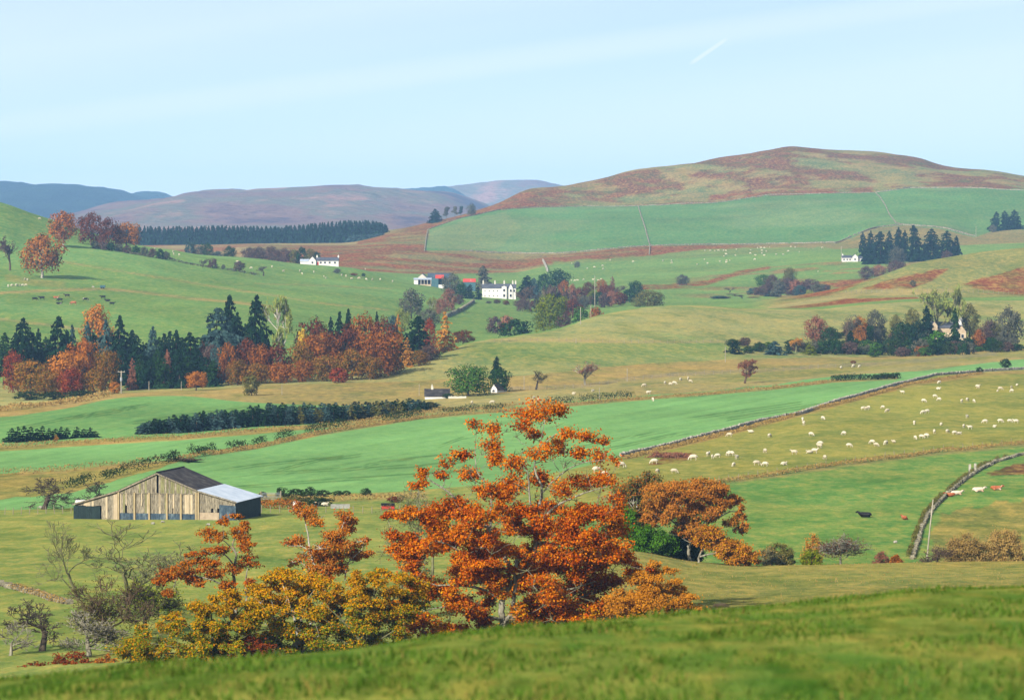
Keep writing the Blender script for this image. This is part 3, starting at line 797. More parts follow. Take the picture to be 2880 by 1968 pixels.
    if cen_all:
        cen = np.concatenate(cen_all); out = np.concatenate(out_all)
        v, q = leaf_arrays(cen, out, leaf_size * rng.uniform(.6, 1.35, len(cen)), 1.5, .75, rng)
        mi = np.zeros(len(q), np.int32); mats = [LM[leaf]]
        if second:
            name2, fn = second
            zz = (vb - cen[:, 2] / s); uu = cen[:, 0] / s + ub
            mi = (rng.random(len(q)) < fn(uu, zz, cen[:, 1] / s)).astype(np.int32); mats.append(LM[name2])
        me = np_mesh('crown', v, q, mat_q=mi)
        link_mesh('crown', me, mats, root)
    return root

def split_pads(pads, k, rng, f=.55):
    out = []
    for u, v, ru, rv, d in pads:
        for i in range(k):
            a = rng.uniform(0, 6.28); r = math.sqrt(rng.random())
            out.append((u + math.cos(a) * r * ru * .85, v + math.sin(a) * r * rv * .9, ru * f * rng.uniform(.7, 1.3), rv * f * rng.uniform(.8, 1.4), d + rng.normal() * ru * .5))
    return out
def px(ell, ox, oy, k):     # traced sprays of one tree -> frame units
    return [(ox + a * k, oy + b * k, c * k, d * k) for a, b, c, d in ell]
def with_depth(ell, uc, hw, vmid, hh, rng, fac=.75):
    out = []
    for u, v, ru, rv in ell:
        e = max(.12, 1 - ((u - uc) / hw) ** 2) * max(.2, 1 - ((v - vmid) / hh) ** 2 * .6)
        out.append((u, v, ru, rv, rng.uniform(-1, 1) * fac * hw * math.sqrt(e)))
    return out

# the copper beech in the middle
rg = np.random.default_rng(5)
K = .4283; OX, OY = 1040, 1120
be = [(1130,120,140,55),(1240,100,70,35),(690,200,42,38),(820,200,50,40),(1300,210,60,26),(1420,245,70,30),(1520,275,50,20),(640,335,70,32),(520,390,44,28),(800,345,70,40),(830,410,50,42),
      (960,420,70,50),(1120,345,90,50),(1250,345,70,42),(1380,385,64,32),(1500,400,60,32),(1600,410,46,24),(1000,180,70,30),(1080,250,50,30),
      (360,475,42,28),(470,510,44,24),(330,560,46,20),(640,520,66,36),(780,560,70,44),(950,570,76,46),(1100,560,80,44),(1250,570,80,40),(1400,560,84,44),(1530,560,76,44),(1600,640,46,54),(900,640,70,50),(740,700,80,44),(600,680,60,32),
      (150,775,60,20),(280,750,74,32),(400,770,80,42),(520,780,80,42),(450,850,74,42),(620,860,80,44),(900,770,80,44),(1050,740,80,44),(1200,760,90,52),(1350,760,90,52),(1500,740,84,52),(1600,800,56,54),(960,850,74,44),(1150,870,84,52),(1300,880,90,52),(1450,880,90,52),(1580,900,84,60),(1640,960,46,44),
      (180,1000,66,34),(300,980,80,42),(430,990,80,42),(250,1080,76,34),(560,960,84,42),(700,970,84,42),(650,1060,84,50),(800,1070,84,42),(880,1000,90,32),(1000,1040,74,34),(1150,1040,84,44),(1300,1020,84,44),(1450,1020,84,44),(1580,1030,84,44),(1700,1060,74,42),(1770,1100,38,20),
      (340,1240,74,42),(420,1280,76,50),(550,1330,84,52),(620,1160,74,44),(750,1180,84,52),(860,1180,70,50),(800,1290,74,40),(1050,1130,84,52),(1200,1130,84,52),(1350,1130,84,52),(1500,1140,84,52),(1080,1250,92,60),(1230,1250,92,60),(1380,1250,92,60),(1510,1260,76,60),
      (1050,1390,84,52),(1180,1400,84,52),(1300,1400,92,52),(1440,1380,84,52),(660,1400,84,44),(760,1460,56,34),(480,1460,84,44),(330,1470,84,44),(200,1440,76,44),(1120,1480,90,40),(1280,1480,90,40),(600,1500,80,34)]
bp = with_depth(px(be, OX, OY, K), 1460, 380, 1520, 420, rg, .8)
bp += [(u + rg.normal() * 16, v + rg.normal() * 10, ru * .8, rv * .8, d + (60 if d < 0 else -60) + rg.normal() * 60) for u, v, ru, rv, d in bp if v > 1400]
bp += auto_pads([(1080, 1480), (1250, 1420), (1700, 1420), (1790, 1580), (1760, 1680), (1700, 1760), (1180, 1810), (1090, 1760), (1120, 1620)], 60, 32, 15, rg)
bare_pads = auto_pads([(1100, 1500), (1180, 1320), (1320, 1220), (1440, 1180), (1600, 1180), (1720, 1330), (1760, 1560), (1700, 1740), (1200, 1790)], 110, 34, 22, rg)
def lpx(l_): return [(OX + a * K, OY + b * K, d, r) for a, b, d, r in l_]
beech_limbs = [lpx(l_) for l_ in [
    [(880,1700,0,.62),(880,1480,0,.5),(860,1380,0,.44),(880,1250,5,.4),(920,1110,0,.36),(860,1000,0,.34),(800,900,0,.32),(780,830,-5,.28)],
    [(860,1520,-8,.34),(940,1380,-20,.3),(955,1200,-26,.26),(960,1050,-20,.22)],
    [(790,860,0,.22),(650,740,-20,.18),(520,610,-40,.13),(400,530,-45,.09),(340,480,-50,.05)],
    [(790,840,0,.2),(800,700,10,.15),(790,600,20,.11),(700,470,20,.08),(690,340,30,.05),(700,220,30,.03)],
    [(880,1280,10,.34),(1000,1150,10,.3),(1085,1010,5,.28),(1085,900,0,.27),(1105,740,0,.24),(1130,600,5,.17),(1080,450,10,.12),(1120,300,20,.08),(1150,140,20,.04)],
    [(1090,880,0,.2),(1190,730,-15,.16),(1330,650,-30,.12),(1450,600,-40,.08),(1560,570,-45,.05)],
    [(1070,850,10,.18),(1050,650,20,.14),(1040,500,20,.1),(960,400,25,.06)],
    [(800,950,-6,.2),(640,1010,-40,.15),(500,940,-60,.1),(330,900,-70,.05)],
    [(860,1300,-10,.22),(640,1220,-50,.17),(450,1210,-70,.11),(310,1170,-80,.06)],
    [(860,1450,-10,.24),(640,1400,-60,.17),(500,1350,-80,.11),(330,1380,-90,.06)],
    [(940,1400,-10,.26),(1100,1300,-50,.2),(1300,1240,-80,.13),(1480,1180,-90,.07)],
    [(930,1450,10,.26),(1150,1400,50,.18),(1350,1330,70,.11),(1500,1290,80,.06)],
    [(1085,950,0,.22),(1250,960,40,.16),(1450,980,60,.1),(1680,1040,60,.05)],
    [(1130,620,5,.12),(1280,480,0,.09),(1400,420,-10,.06),(1560,400,-10,.03)],
    [(1120,320,20,.08),(1250,230,10,.05),(1400,240,0,.04),(1530,270,0,.02)]]]
bsec = ('gold', lambda u, v, d: np.clip((v - 1560) / 420, 0, .45) * (0.5 + .5 * np.sin(u / 37)))
tree_hi('beech_tree', 'large spreading copper-orange beech with pale trunks in the foreground', 'tree', 330, 1415, beech_limbs, split_pads([p for p in bp if p[1] >= 1400], 5, rg, .68) + split_pads([p for p in bp if p[1] < 1400], 7, rg, .74), 'rust', 'grey', .142, .6, twigs=5, second=bsec, seed=21, zbase=-36.0, bare=.16, thin=lambda v: .5 + .5 * min(1, max(0, (v - 1330) / 150)), bare_pads=bare_pads, fill=0, lw=.62)

# ragged orange trees left of it
rg = np.random.default_rng(8)
K2 = .3615; O2 = (300, 1400)
e1 = [(930,180,50,24),(1000,160,44,20),(1090,210,50,24),(1030,250,60,30),(800,310,66,36),(900,300,50,26),(1030,310,60,36),(1080,370,60,30),(730,420,50,20),(800,420,60,26),(900,400,60,26),(640,430,40,14),
      (700,490,50,26),(820,500,70,34),(1100,520,80,34),(1000,540,60,30),(600,560,80,44),(520,610,80,40),(640,640,70,34),(420,650,60,26),(780,600,80,34),(880,560,60,30),(700,660,50,24),(480,730,40,24),(1140,640,40,26),(960,660,60,36)]
l1 = [[(1010,950,0,.26),(1000,700,0,.22),(985,560,0,.18),(1010,450,0,.13),(980,360,0,.09),(1040,240,0,.05)],
      [(1090,800,-10,.14),(1085,640,-14,.11),(1100,540,-14,.06)],
      [(1000,720,0,.14),(860,650,-10,.1),(700,600,-20,.07),(560,580,-20,.04)],
      [(990,520,0,.1),(900,430,-8,.07),(780,420,-12,.03)], [(1000,420,0,.07),(900,330,6,.05),(800,310,6,.02)]]
def L2(ls): return [[(O2[0] + a * K2, O2[1] + b * K2, d, r) for a, b, d, r in l_] for l_ in ls]
tree_hi('beech_tree', 'ragged orange beech with open tiers of leaves below the barn', 'tree', 345, 662, L2(l1), split_pads(with_depth(px(e1, *O2, K2), 610, 150, 1560, 150, rg), 4, rg, .72), 'oakrust', 'grey', .135, .7, twigs=5, seed=31, fill=0, bare=.1,
        second=('rust', lambda u, v, d: .5 + 0 * u))
e2 = [(1500,90,60,44),(1570,120,60,44),(1660,170,60,30),(1860,160,44,40),(1840,220,60,34),(1910,190,30,20),(1880,260,40,26),(1760,300,70,44),(1840,290,60,36),(1500,360,80,34),(1420,360,40,22),(1600,400,70,40),(1720,390,80,44),
      (1850,370,70,36),(1950,350,60,26),(2030,315,30,14),(1990,430,60,26),(2060,420,24,12),(1900,440,60,34),(1780,470,80,44),(1660,480,80,44),(1520,490,70,34),(1450,500,36,20),(1700,560,80,44),(1820,540,60,34),(1940,480,50,24),(1620,540,60,36),(1700,620,50,34)]
l2_ = [[(1640,760,0,.2),(1640,600,0,.17),(1590,450,0,.14),(1570,330,0,.11),(1550,200,0,.07),(1520,100,0,.03)],
       [(1700,760,10,.22),(1720,600,10,.18),(1770,450,10,.13),(1810,300,10,.08),(1850,170,10,.03)],
       [(1855,640,0,.1),(1860,540,0,.09),(1930,450,0,.06),(1990,400,0,.03)], [(1600,420,0,.08),(1500,370,-5,.04),(1420,370,-5,.02)], [(1770,460,10,.09),(1900,370,10,.05),(2020,320,10,.02)]]
tree_hi('beech_tree', 'rusty half-bare beech with a white trunk left of the copper beech', 'tree', 352, 900, L2(l2_), split_pads(with_depth(px(e2, *O2, K2), 910, 120, 1540, 140, rg), 4, rg, .72), 'oakrust', 'pale', .135, .65, twigs=5, seed=37, fill=0, bare=.1,
        second=('rust', lambda u, v, d: .3 + 0 * u))

# golden-green low beeches along the foot of the slope
rg = np.random.default_rng(12)
def simple_limbs(ub, vb, tops, r=.3):
    out = []
    for (u, v, d) in tops:
        out.append([(ub, vb + 40, 0, r), (ub + (u - ub) * .12, vb - (vb - v) * .25, d * .15, r * .8), (ub + (u - ub) * .5, vb - (vb - v) * .65, d * .55, r * .45), (u, v, d, r * .12)])
    return out
poly_a = [(345, 1840), (380, 1790), (440, 1770), (500, 1740), (540, 1690), (590, 1670), (650, 1665), (710, 1680), (730, 1720), (720, 1770), (740, 1830), (640, 1850), (500, 1860), (400, 1870)]
pa = auto_pads(poly_a, 56, 28, 14, rg)
gsec = ('yellowgreen', lambda u, v, d: np.clip((v - 1670) / 200, 0.1, .6))
tree_hi('beech_bush', 'low golden beech leaning over the brow, leftmost of three', 'tree', 318, 600, simple_limbs(600, 1850, [(420, 1800, -60), (500, 1740, 0), (590, 1690, 20), (690, 1700, 40), (700, 1780, -60), (380, 1830, 10)], .24), split_pads(pa, 4, rg, .6), 'gold', 'moss', .12, .95, twigs=4, fill=0, bare=.08, second=gsec, seed=41)
poly_b = [(690, 1830), (690, 1720), (720, 1650), (780, 1600), (830, 1610), (880, 1625), (920, 1660), (940, 1700), (930, 1760), (900, 1800), (850, 1840), (760, 1850)]
pb = [p for p in auto_pads(poly_b, 46, 28, 14, rg)]
tree_hi('beech_bush', 'green-gold beech with dark hollow and leaning pale trunk', 'tree', 322, 845, simple_limbs(845, 1850, [(740, 1700, -40), (790, 1630, 0), (850, 1640, 30), (910, 1690, 20), (900, 1780, -60), (720, 1800, -50)], .26), split_pads(pb, 4, rg, .6), 'gold', 'pale', .12, .95, twigs=4, fill=0, bare=.08, second=gsec, seed=43)
poly_c = [(880, 1820), (900, 1720), (930, 1650), (990, 1620), (1060, 1615), (1130, 1600), (1170, 1640), (1180, 1700), (1160, 1760), (1120, 1800), (1000, 1830)]
pc = auto_pads(poly_c, 50, 28, 14, rg)
tree_hi('beech_bush', 'bushy green and gold beech touching the copper beech', 'tree', 320, 1030, simple_limbs(1030, 1850, [(920, 1700, -40), (980, 1640, 0), (1060, 1630, 30), (1140, 1640, 20), (1120, 1760, -60), (950, 1790, -50)], .26), split_pads(pc, 4, rg, .6), 'gold', 'moss', .12, .95, twigs=4, fill=0, bare=.08,
        second=('yellowgreen', lambda u, v, d: np.clip((v - 1640) / 200, 0.15, .65)), seed=47)
poly_d = [(1690, 1760), (1730, 1680), (1780, 1620), (1830, 1590), (1880, 1600), (1900, 1640), (1935, 1665), (1955, 1715), (1950, 1745), (1850, 1765)]
pd_ = auto_pads(poly_d, 70, 20, 11, rg)
tree_hi('hawthorn_bush', 'yellow-amber bush at the right foot of the copper beech', 'bush', 326, 1825, simple_limbs(1825, 1780, [(1740, 1690, -30), (1790, 1630, 0), (1850, 1610, 10), (1910, 1660, 20), (1940, 1720, -20)], .12), split_pads(pd_, 3, rg, .8), 'amber', 'moss', .11, .6, seed=53, twigs=5, fill=0)

# oak group on the right knoll
rg = np.random.default_rng(15)
K3 = .3098; O3 = (1440, 1200)
e3 = [(1250,590,60,44),(1330,560,70,40),(1430,540,80,40),(1540,540,80,40),(1640,530,80,40),(1740,530,80,40),(1830,560,80,44),(1920,590,70,44),(2000,640,60,40),(2040,680,40,30),(1260,670,70,40),(1370,640,80,44),(1480,630,80,44),(1600,620,80,44),(1720,620,80,44),(1830,640,80,44),(1930,680,70,40),
      (1270,740,70,40),(1400,720,80,44),(1520,720,80,44),(1640,700,80,44),(1760,710,80,44),(1870,730,70,40),(1970,720,50,30),(1230,840,60,40),(1330,820,70,40),(1440,800,80,44),(1560,790,80,40),(1680,780,80,40),(1800,780,70,36),(1260,890,50,30),
      (1500,900,60,36),(1600,910,80,44),(1700,890,70,40),(1560,970,60,34),(1650,960,70,40),(2050,810,60,40),(2000,850,60,40),(2090,870,40,36),(2040,920,50,34),(2080,960,30,20),(1950,880,50,30)]
l3 = [[(1605,1290,0,.36),(1605,1180,0,.28),(1610,1080,0,.26),(1640,960,0,.24),(1600,850,0,.2),(1540,740,0,.14),(1480,600,0,.07)],
      [(1620,1020,0,.22),(1730,920,0,.2),(1800,860,-10,.17),(1900,800,-20,.12),(2000,760,-20,.07),(2060,800,-20,.04)],
      [(1730,910,0,.16),(1800,760,10,.12),(1850,640,10,.07)], [(1600,960,0,.2),(1450,850,-10,.14),(1330,740,-20,.09),(1270,650,-20,.04)], [(1600,880,10,.16),(1640,740,20,.1),(1660,600,20,.05)]]
def L3_(ls): return [[(O3[0] + a * K3, O3[1] + b * K3, d, r) for a, b, d, r in l_] for l_ in ls]
p3 = with_depth(px(e3, *O3, K3), 1960, 165, 1470, 130, rg)
p3 += [(u + rg.normal() * 8, v + rg.normal() * 6, ru, rv, -d + rg.normal() * 20) for u, v, ru, rv, d in p3[:36]]
tree_hi('oak_tree', 'domed brown-orange oak with a crooked limb on the right knoll', 'tree', 452, 1937, L3_(l3), split_pads(p3, 3, rg, .62), 'oakrust', 'grey', .16, .8, twigs=4, seed=61, fill=0,
        second=('oakgreen', lambda u, v, d: np.clip((v - 1400) / 300, .1, .5)))
e4 = [(1760,960,70,40),(1840,1000,70,40),(1700,1040,60,40),(1800,1080,70,40),(1900,1080,60,36),(1960,1060,60,34),(2050,1100,70,40),(2120,1130,60,36),(1900,1150,70,36),(1990,1170,70,36),(2080,1190,70,36),(2160,1190,60,34),(2200,1220,36,20),(2020,1220,60,24),(2120,1230,50,20)]
l4 = [[(1690,1290,0,.22),(1695,1190,0,.18),(1740,1100,0,.14),(1800,1020,0,.08)], [(1700,1180,0,.16),(1850,1140,-10,.1),(2000,1120,-20,.07),(2150,1180,-20,.03)]]
p4 = with_depth(px(e4, *O3, K3), 2050, 100, 1560, 60, rg)
p4 += [(u + rg.normal() * 10, v + rg.normal() * 6, ru, rv, -d + rg.normal() * 20) for u, v, ru, rv, d in p4]
tree_hi('oak_tree', 'low oak sweeping to the ground right of the domed oak', 'tree', 446, 1963, L3_(l4), split_pads(p4, 3, rg, .75), 'oakrust', 'grey', .15, .75, twigs=4, seed=67, fill=0, second=('gold', lambda u, v, d: .3 + 0 * u))
poly_e = [(1745, 1440), (1740, 1380), (1765, 1345), (1810, 1330), (1850, 1345), (1870, 1400), (1850, 1470), (1800, 1500), (1760, 1490)]
tree_hi('ash_tree', 'thin greenish-brown tree between the copper beech and the domed oak', 'tree', 458, 1800, [[(1802, 1560, 0, .26), (1800, 1500, 0, .2), (1790, 1440, 0, .14), (1800, 1340, 0, .05)], [(1795, 1470, 0, .12), (1840, 1400, 0, .06), (1860, 1360, 0, .02)], [(1795, 1450, 0, .1), (1760, 1400, 0, .04)]],
        auto_pads(poly_e, 46, 18, 11, rg), 'olive', 'pale', .16, .7, twigs=9, seed=71, bare=.2, second=('oakrust', lambda u, v, d: .35 + 0 * u))
poly_f = [(1745, 1490), (1750, 1430), (1775, 1440), (1790, 1490), (1830, 1480), (1870, 1500), (1900, 1540), (1890, 1560), (1800, 1545), (1760, 1520)]
tree_hi('hazel_bush', 'bright green leafy bush under the thin tree on the knoll', 'bush', 448, 1840, simple_limbs(1840, 1560, [(1770, 1470, 0), (1820, 1500, 0), (1870, 1520, 0)], .1),
        auto_pads(poly_f, 40, 15, 10, rg), 'bright', 'moss', .14, .8, seed=73, twigs=5, second=('green', lambda u, v, d: .4 + 0 * u))

# ------------------------------------------------------------------ bare trees, branch by branch
def bare_geo(rng, h, spread=.55, levels=5, r0=.2, lean=(0, 0), kids=(3, 4), rmin=.016, up=.25, fork=.35, first=.30):
    g = Geo(); tips = []
    def grow(p, d, ln, r, lv):
        n = 4 if lv < 4 else 2
        pts = [p]; q = p.copy(); dd = d.copy()
        for i in range(n):
            dd = unit(dd + rng.normal(size=3) * (.07 if lv == 0 else .16) + np.array([0, 0, up * .12])); q = q + dd * ln / n; pts.append(q)
        r1 = max(r * .62, rmin)
        g.tube(np.array(pts), np.linspace(r, r1, n + 1), 6 if lv == 0 else (4 if lv < 3 else 3), cap=False)
        if lv >= levels: tips.append((q, dd)); return
        k = rng.integers(kids[0], kids[1] + 1)
        for j in range(k):
            f = rng.uniform(fork, 1.0) if j else 1.0
            b = pts[0] * (1 - f) + pts[-1] * f if lv else np.array(pts[min(n, int(round(f * n)))])
            nd = unit(dd + rng.normal(size=3) * np.array([1, 1, .7]) * spread * 1.25 + np.array([0, 0, up]))
            grow(b, nd, ln * rng.uniform(.55, .85), max(r1 * rng.uniform(.5, .85), rmin), lv + 1)
    d0 = unit(np.array([lean[0], lean[1], 1.0]))
    grow(np.zeros(3), d0, h * first, r0, 0)
    v = np.concatenate(g.v); k = h / max(.1, v[:, 2].max())
    g.v = [np.asarray(a) * k for a in g.v]
    return g, [(t * k, d) for t, d in tips]
def bare_tree(name, label, cat, Y, u, vtop, bark='grey', leaf=None, levels=5, spread=.6, seed=1, r0=.2, lean=(0, 0), group=None, nleaf=3, lsize=.12, kids=(3, 4), z0=None, up=.25, wpx=None):
    rng = np.random.default_rng(seed)
    x = (u - 1440) * Y / F; z = (zg(u, Y) if z0 is None else z0) - .15
    h = zv(vtop, Y) - z
    root = empty(name, (x, Y, z)); tag(root, label, cat, group)
    g, tips = bare_geo(rng, h, spread, levels, r0, lean, kids, up=up)
    if wpx:
        v = np.concatenate(g.v); w = np.percentile(v[:, 0], 98) - np.percentile(v[:, 0], 2); kx = wpx * Y / F / w
        g.v = [a * np.array([kx, kx, 1]) for a in g.v]; tips = [(t * np.array([kx, kx, 1]), d) for t, d in tips]
    g.build('trunk', BK[bark], root, smooth=True)
    if leaf:
        c = np.repeat(np.array([t for t, d in tips]), nleaf, 0); c = c + rng.normal(size=c.shape) * .22
        v, q = leaf_arrays(c, np.tile([-.2, -.4, .7], (len(c), 1)), lsize * rng.uniform(.6, 1.3, len(c)), 1.5, .9, rng)
        link_mesh('leaves', np_mesh('leaves', v, q), LM[leaf], root)
    return root
bare_tree('ash_tree', 'tall leafless grey tree standing below the left end of the barn', 'tree', 372, 345, 1442, 'moss', None, 6, .5, 3, .24, (.0, 0), kids=(3, 3), wpx=300, up=.35)
bare_tree('thorn_tree', 'leafless pale-trunked tree left of the tall leafless tree', 'tree', 392, 222, 1455, 'moss', None, 6, .55, 8, .2, (-.25, 0), kids=(3, 3), wpx=170)
bare_tree('thorn_tree', 'twisted dark leafless tree in the lower left corner', 'tree', 335, 118, 1688, 'dark', None, 6, .75, 12, .2, (.1, 0), kids=(3, 3), up=.12, wpx=150)
bare_tree('thorn_tree', 'small leafless thorn cut by the left edge', 'tree', 332, 28, 1745, 'grey', None, 5, .8, 14, .12, (.2, 0), kids=(3, 3), wpx=90)
bare_tree('thorn_bush', 'brown twiggy thicket with a few yellow leaves beside the golden beech', 'bush', 340, 300, 1625, 'brown', 'olive', 5, .8, 17, .12, (0, 0), nleaf=2, kids=(4, 4), wpx=210)
bare_tree('thorn_bush', 'dark twiggy thorn with yellow-green leaves under the ragged orange beech', 'bush', 350, 410, 1620, 'dark', 'yellowgreen', 5, .8, 19, .14, (0, 0), nleaf=2, kids=(4, 4), wpx=170)
bare_tree('thorn_bush', 'low grey-brown thicket on the brow left of the golden beech', 'bush', 328, 250, 1720, 'grey', 'olive', 5, .85, 23, .1, (0, 0), nleaf=1, kids=(4, 4), wpx=170)
bare_tree('thorn_bush', 'grey leafless bush behind the left side of the copper beech', 'bush', 420, 1215, 1352, 'moss', 'olive', 6, .7, 27, .16, (0, 0), nleaf=1, kids=(3, 3), wpx=120)
bare_tree('thorn_bush', 'second grey twiggy bush by the left boughs of the copper beech', 'bush', 400, 1130, 1470, 'moss', 'redbrown', 5, .7, 29, .12, (0, 0), nleaf=1, kids=(4, 4), wpx=130)
bare_tree('thorn_tree', 'windswept bare thorn at the field edge left of the barn', 'tree', 590, 122, 1334, 'dark', 'mauve', 6, .7, 33, .2, (.25, 0), nleaf=1, kids=(3, 3), up=.08, wpx=150)
bare_tree('thorn_tree', 'small bare thorn in the green strip behind the barn', 'tree', 600, 283, 1352, 'dark', None, 5, .8, 35, .12, (0, 0), kids=(3, 4), up=.02, wpx=60)
bare_tree('thorn_tree', 'bare thorn in the hedge just above the barn roof', 'tree', 712, 525, 1286, 'brown', 'olive', 5, .75, 37, .12, (0, 0), nleaf=1, kids=(3, 4), wpx=80)
rg = np.random.default_rng(77)
def bushy(name, label, Y, u, vtop, vbot, w, leaf, seed, cat='bush', bark='brown', lsize=.12, n=30, group=None, dens=1.0):
    """a bush or small tree filled with short sprays"""
    r = np.random.default_rng(seed)
    pol = [(u - w * .5, vbot), (u - w * .46, vbot - (vbot - vtop) * .45), (u - w * .3, vtop + (vbot - vtop) * .15), (u - w * .05, vtop), (u + w * .2, vtop + (vbot - vtop) * .1),
           (u + w * .42, vtop + (vbot - vtop) * .42), (u + w * .5, vbot)]
    pads = auto_pads(pol, n, w * .12, (vbot - vtop) * .12, r)
    return tree_hi(name, label, cat, Y, u, simple_limbs(u, vbot, [(u - w * .3, vtop + (vbot - vtop) * .4, 0), (u, vtop + 4, 0), (u + w * .3, vtop + (vbot - vtop) * .35, 0)], .08), pads, leaf, bark, lsize, dens, group, seed=seed, twigs=6, fill=0)
bushy('bracken_clump', 'dark red bracken left of the twisted thorn at lower left', 321, 95, 1858, 1896, 90, 'deadred', 81, 'bracken', lsize=.12, n=26, dens=.5)
bushy('bracken_clump', 'red bracken and bramble right of the twisted thorn', 322, 205, 1836, 1890, 130, 'deadred', 181, 'bracken', lsize=.12, n=36, dens=.5)
bushy('bracken_clump', 'rusty bracken touching the golden beech on the brow', 321, 300, 1845, 1885, 90, 'orangered', 182, 'bracken', lsize=.12, n=24, dens=.5)
bushy('bracken_clump', 'red-brown bracken under the golden beech', 317, 700, 1790, 1850, 120, 'deadred', 82, 'bracken', lsize=.14, n=20)
bushy('gorse_bush', 'yellow-olive bush behind the brow right of the low oak', 474, 2190, 1530, 1590, 90, 'olive', 83)
bare_tree('thorn_bush', 'thin dry bush beside the low oak', 'bush', 470, 2150, 1540, 'moss', 'drygrass', 4, .8, 184, .05, nleaf=2, lsize=.1, kids=(4, 4), wpx=80)
bushy('gorse_bush', 'green gorse at the foot of the red-berried thorn', 472, 2282, 1548, 1590, 56, 'yellowgreen', 85)
bushy('rowan_bush', 'sparse bush with orange tips left of the red-berried thorn', 478, 2285, 1498, 1590, 56, 'larch', 86, dens=.3)
bare_tree('hawthorn_bush', 'grey and red-berried thorn bush behind the right brow', 'bush', 476, 2365, 1498, 'grey', 'redbrown', 5, .7, 187, .07, nleaf=2, lsize=.1, kids=(4, 4), wpx=120)
bushy('bracken_clump', 'brown dead bracken left of the near wall', 474, 2478, 1550, 1590, 46, 'pink', 88, 'bracken', dens=.5)
bushy('bracken_clump', 'orange bracken at the foot of the near wall', 473, 2520, 1560, 1590, 36, 'orangered', 89, 'bracken')
bare_tree('bramble_bush', 'brown bramble right of the leaning pole', 'bush', 476, 2640, 1530, 'brown', 'mauve', 4, .9, 190, .05, nleaf=2, lsize=.1, kids=(4, 5), wpx=90, up=.1)
bushy('bramble_bush', 'wide tawny bramble thicket on the scrubby bank', 480, 2720, 1500, 1585, 110, 'drygrass', 91, n=50, dens=.4)
bushy('bramble_bush', 'pale dry thicket at the right edge', 482, 2822, 1490, 1585, 110, 'drygrass', 92, n=50, dens=.4)
bushy('shade_bush', 'undergrowth under the domed oak, leaves coloured dark for shade', 466, 1920, 1490, 1575, 110, 'gorse', 94, n=46, dens=.9)  # bush added beneath the oak; its dark leaf colour carries the shade there
bushy('bracken_clump', 'brown bracken patch among the sheep below the stone wall', 738, 1890, 1272, 1305, 150, 'pink', 93, 'bracken', lsize=.2, n=60, dens=.9)

# ------------------------------------------------------------------ trees of the middle and far distance
# unit models: height 1, width 1, base at the origin; every tree is a copy with its own colour and size
def dome_crown(rng, n, size, z0=.04, lobes=24, flat=.85, trunk=True):
    """leaf clumps set round a rounded crown that starts at z0"""
    cen, out = [], []
    for i in range(lobes):
        f = (i + .5) / lobes; z = z0 + (1 - z0) * (.08 + .80 * f)
        pr = math.sqrt(max(.03, 1 - ((z - (z0 + (1 - z0) * .42)) / ((1 - z0) * .60)) ** 2))
        a_ = i * 2.4 + rng.normal() * .4; rr = .34 * pr * rng.uniform(.55, 1.05) * (0.15 if f > .93 else 1)
        c = np.array([math.cos(a_) * rr, math.sin(a_) * rr, z]); r = rng.uniform(.13, .20)
        k = n // lobes
        a = unit(rng.normal(size=(k, 3)) + np.array([0, 0, .2]))
        p = c + a * np.array([r, r, r * flat]) * rng.uniform(.5, 1.12, (k, 1))
        cen.append(p); out.append(a * .9 + unit(p - np.array([0, 0, .45])) * .5)
    cen = np.concatenate(cen); out = np.concatenate(out)
    k = cen[:, 2] > .01
    cen, out = cen[k], out[k]
    cen[:, 2] *= 1.0 / np.percentile(cen[:, 2], 99.5)
    cen[:, :2] *= .5 / np.percentile(np.abs(cen[:, :2]), 98.5)
    return leaf_arrays(cen, out, size * rng.uniform(.6, 1.3, len(cen)), 1.3, .45, rng)
def cone_crown(rng, n, size, z0=.06, power=.85, tiers=15, droop=.35, fat=1.0):
    """whorls of drooping boughs of uneven length"""
    cen, out, sz = [], [], []
    nb_t = max(5, int(n / tiers / 16)); lop = rng.normal(size=2) * .06
    for i in range(tiers + 3):
        z = z0 + (1 - z0) * min(.985, (i + rng.uniform(-.3, .3)) / (tiers + 2)); z = max(z, z0)
        R_ = .5 * max(.02, 1 - (z - z0) / (1 - z0)) ** power * fat * rng.uniform(.78, 1.16)
        for j in range(nb_t):
            a = rng.uniform(0, 6.28); L_ = R_ * rng.uniform(.55, 1.15)
            k = max(4, int(n / ((tiers + 3) * nb_t) * (0.5 + 1.3 * R_ / .5)))
            t = rng.uniform(.12, 1.0, k) ** .75
            d = np.array([math.cos(a), math.sin(a)]); pn = np.array([-d[1], d[0]])
            lat = rng.normal(size=k) * .14 * L_ * (1.15 - t)
            x = d[0] * L_ * t + pn[0] * lat + lop[0] * (1 - z); y = d[1] * L_ * t + pn[1] * lat + lop[1] * (1 - z)
            zz = z + .10 * L_ * t - droop * L_ * t * t + rng.normal(size=k) * .012
            cen.append(np.stack([x, y, np.clip(zz, .01, 1)], 1)); out.append(np.tile([d[0] * .7, d[1] * .7, .8], (k, 1))); sz.append(np.full(k, size * (.5 + .8 * (1 - z))))
    tipn = 10
    cen.append(np.stack([rng.normal(size=tipn) * .008, rng.normal(size=tipn) * .008, rng.uniform(.93, 1.0, tipn)], 1)); out.append(rng.normal(size=(tipn, 3))); sz.append(np.full(tipn, size * .5))
    cen = np.concatenate(cen); out = np.concatenate(out); sz = np.concatenate(sz)
    return leaf_arrays(cen, out, sz * rng.uniform(.7, 1.3, len(cen)), 1.8, .55, rng)
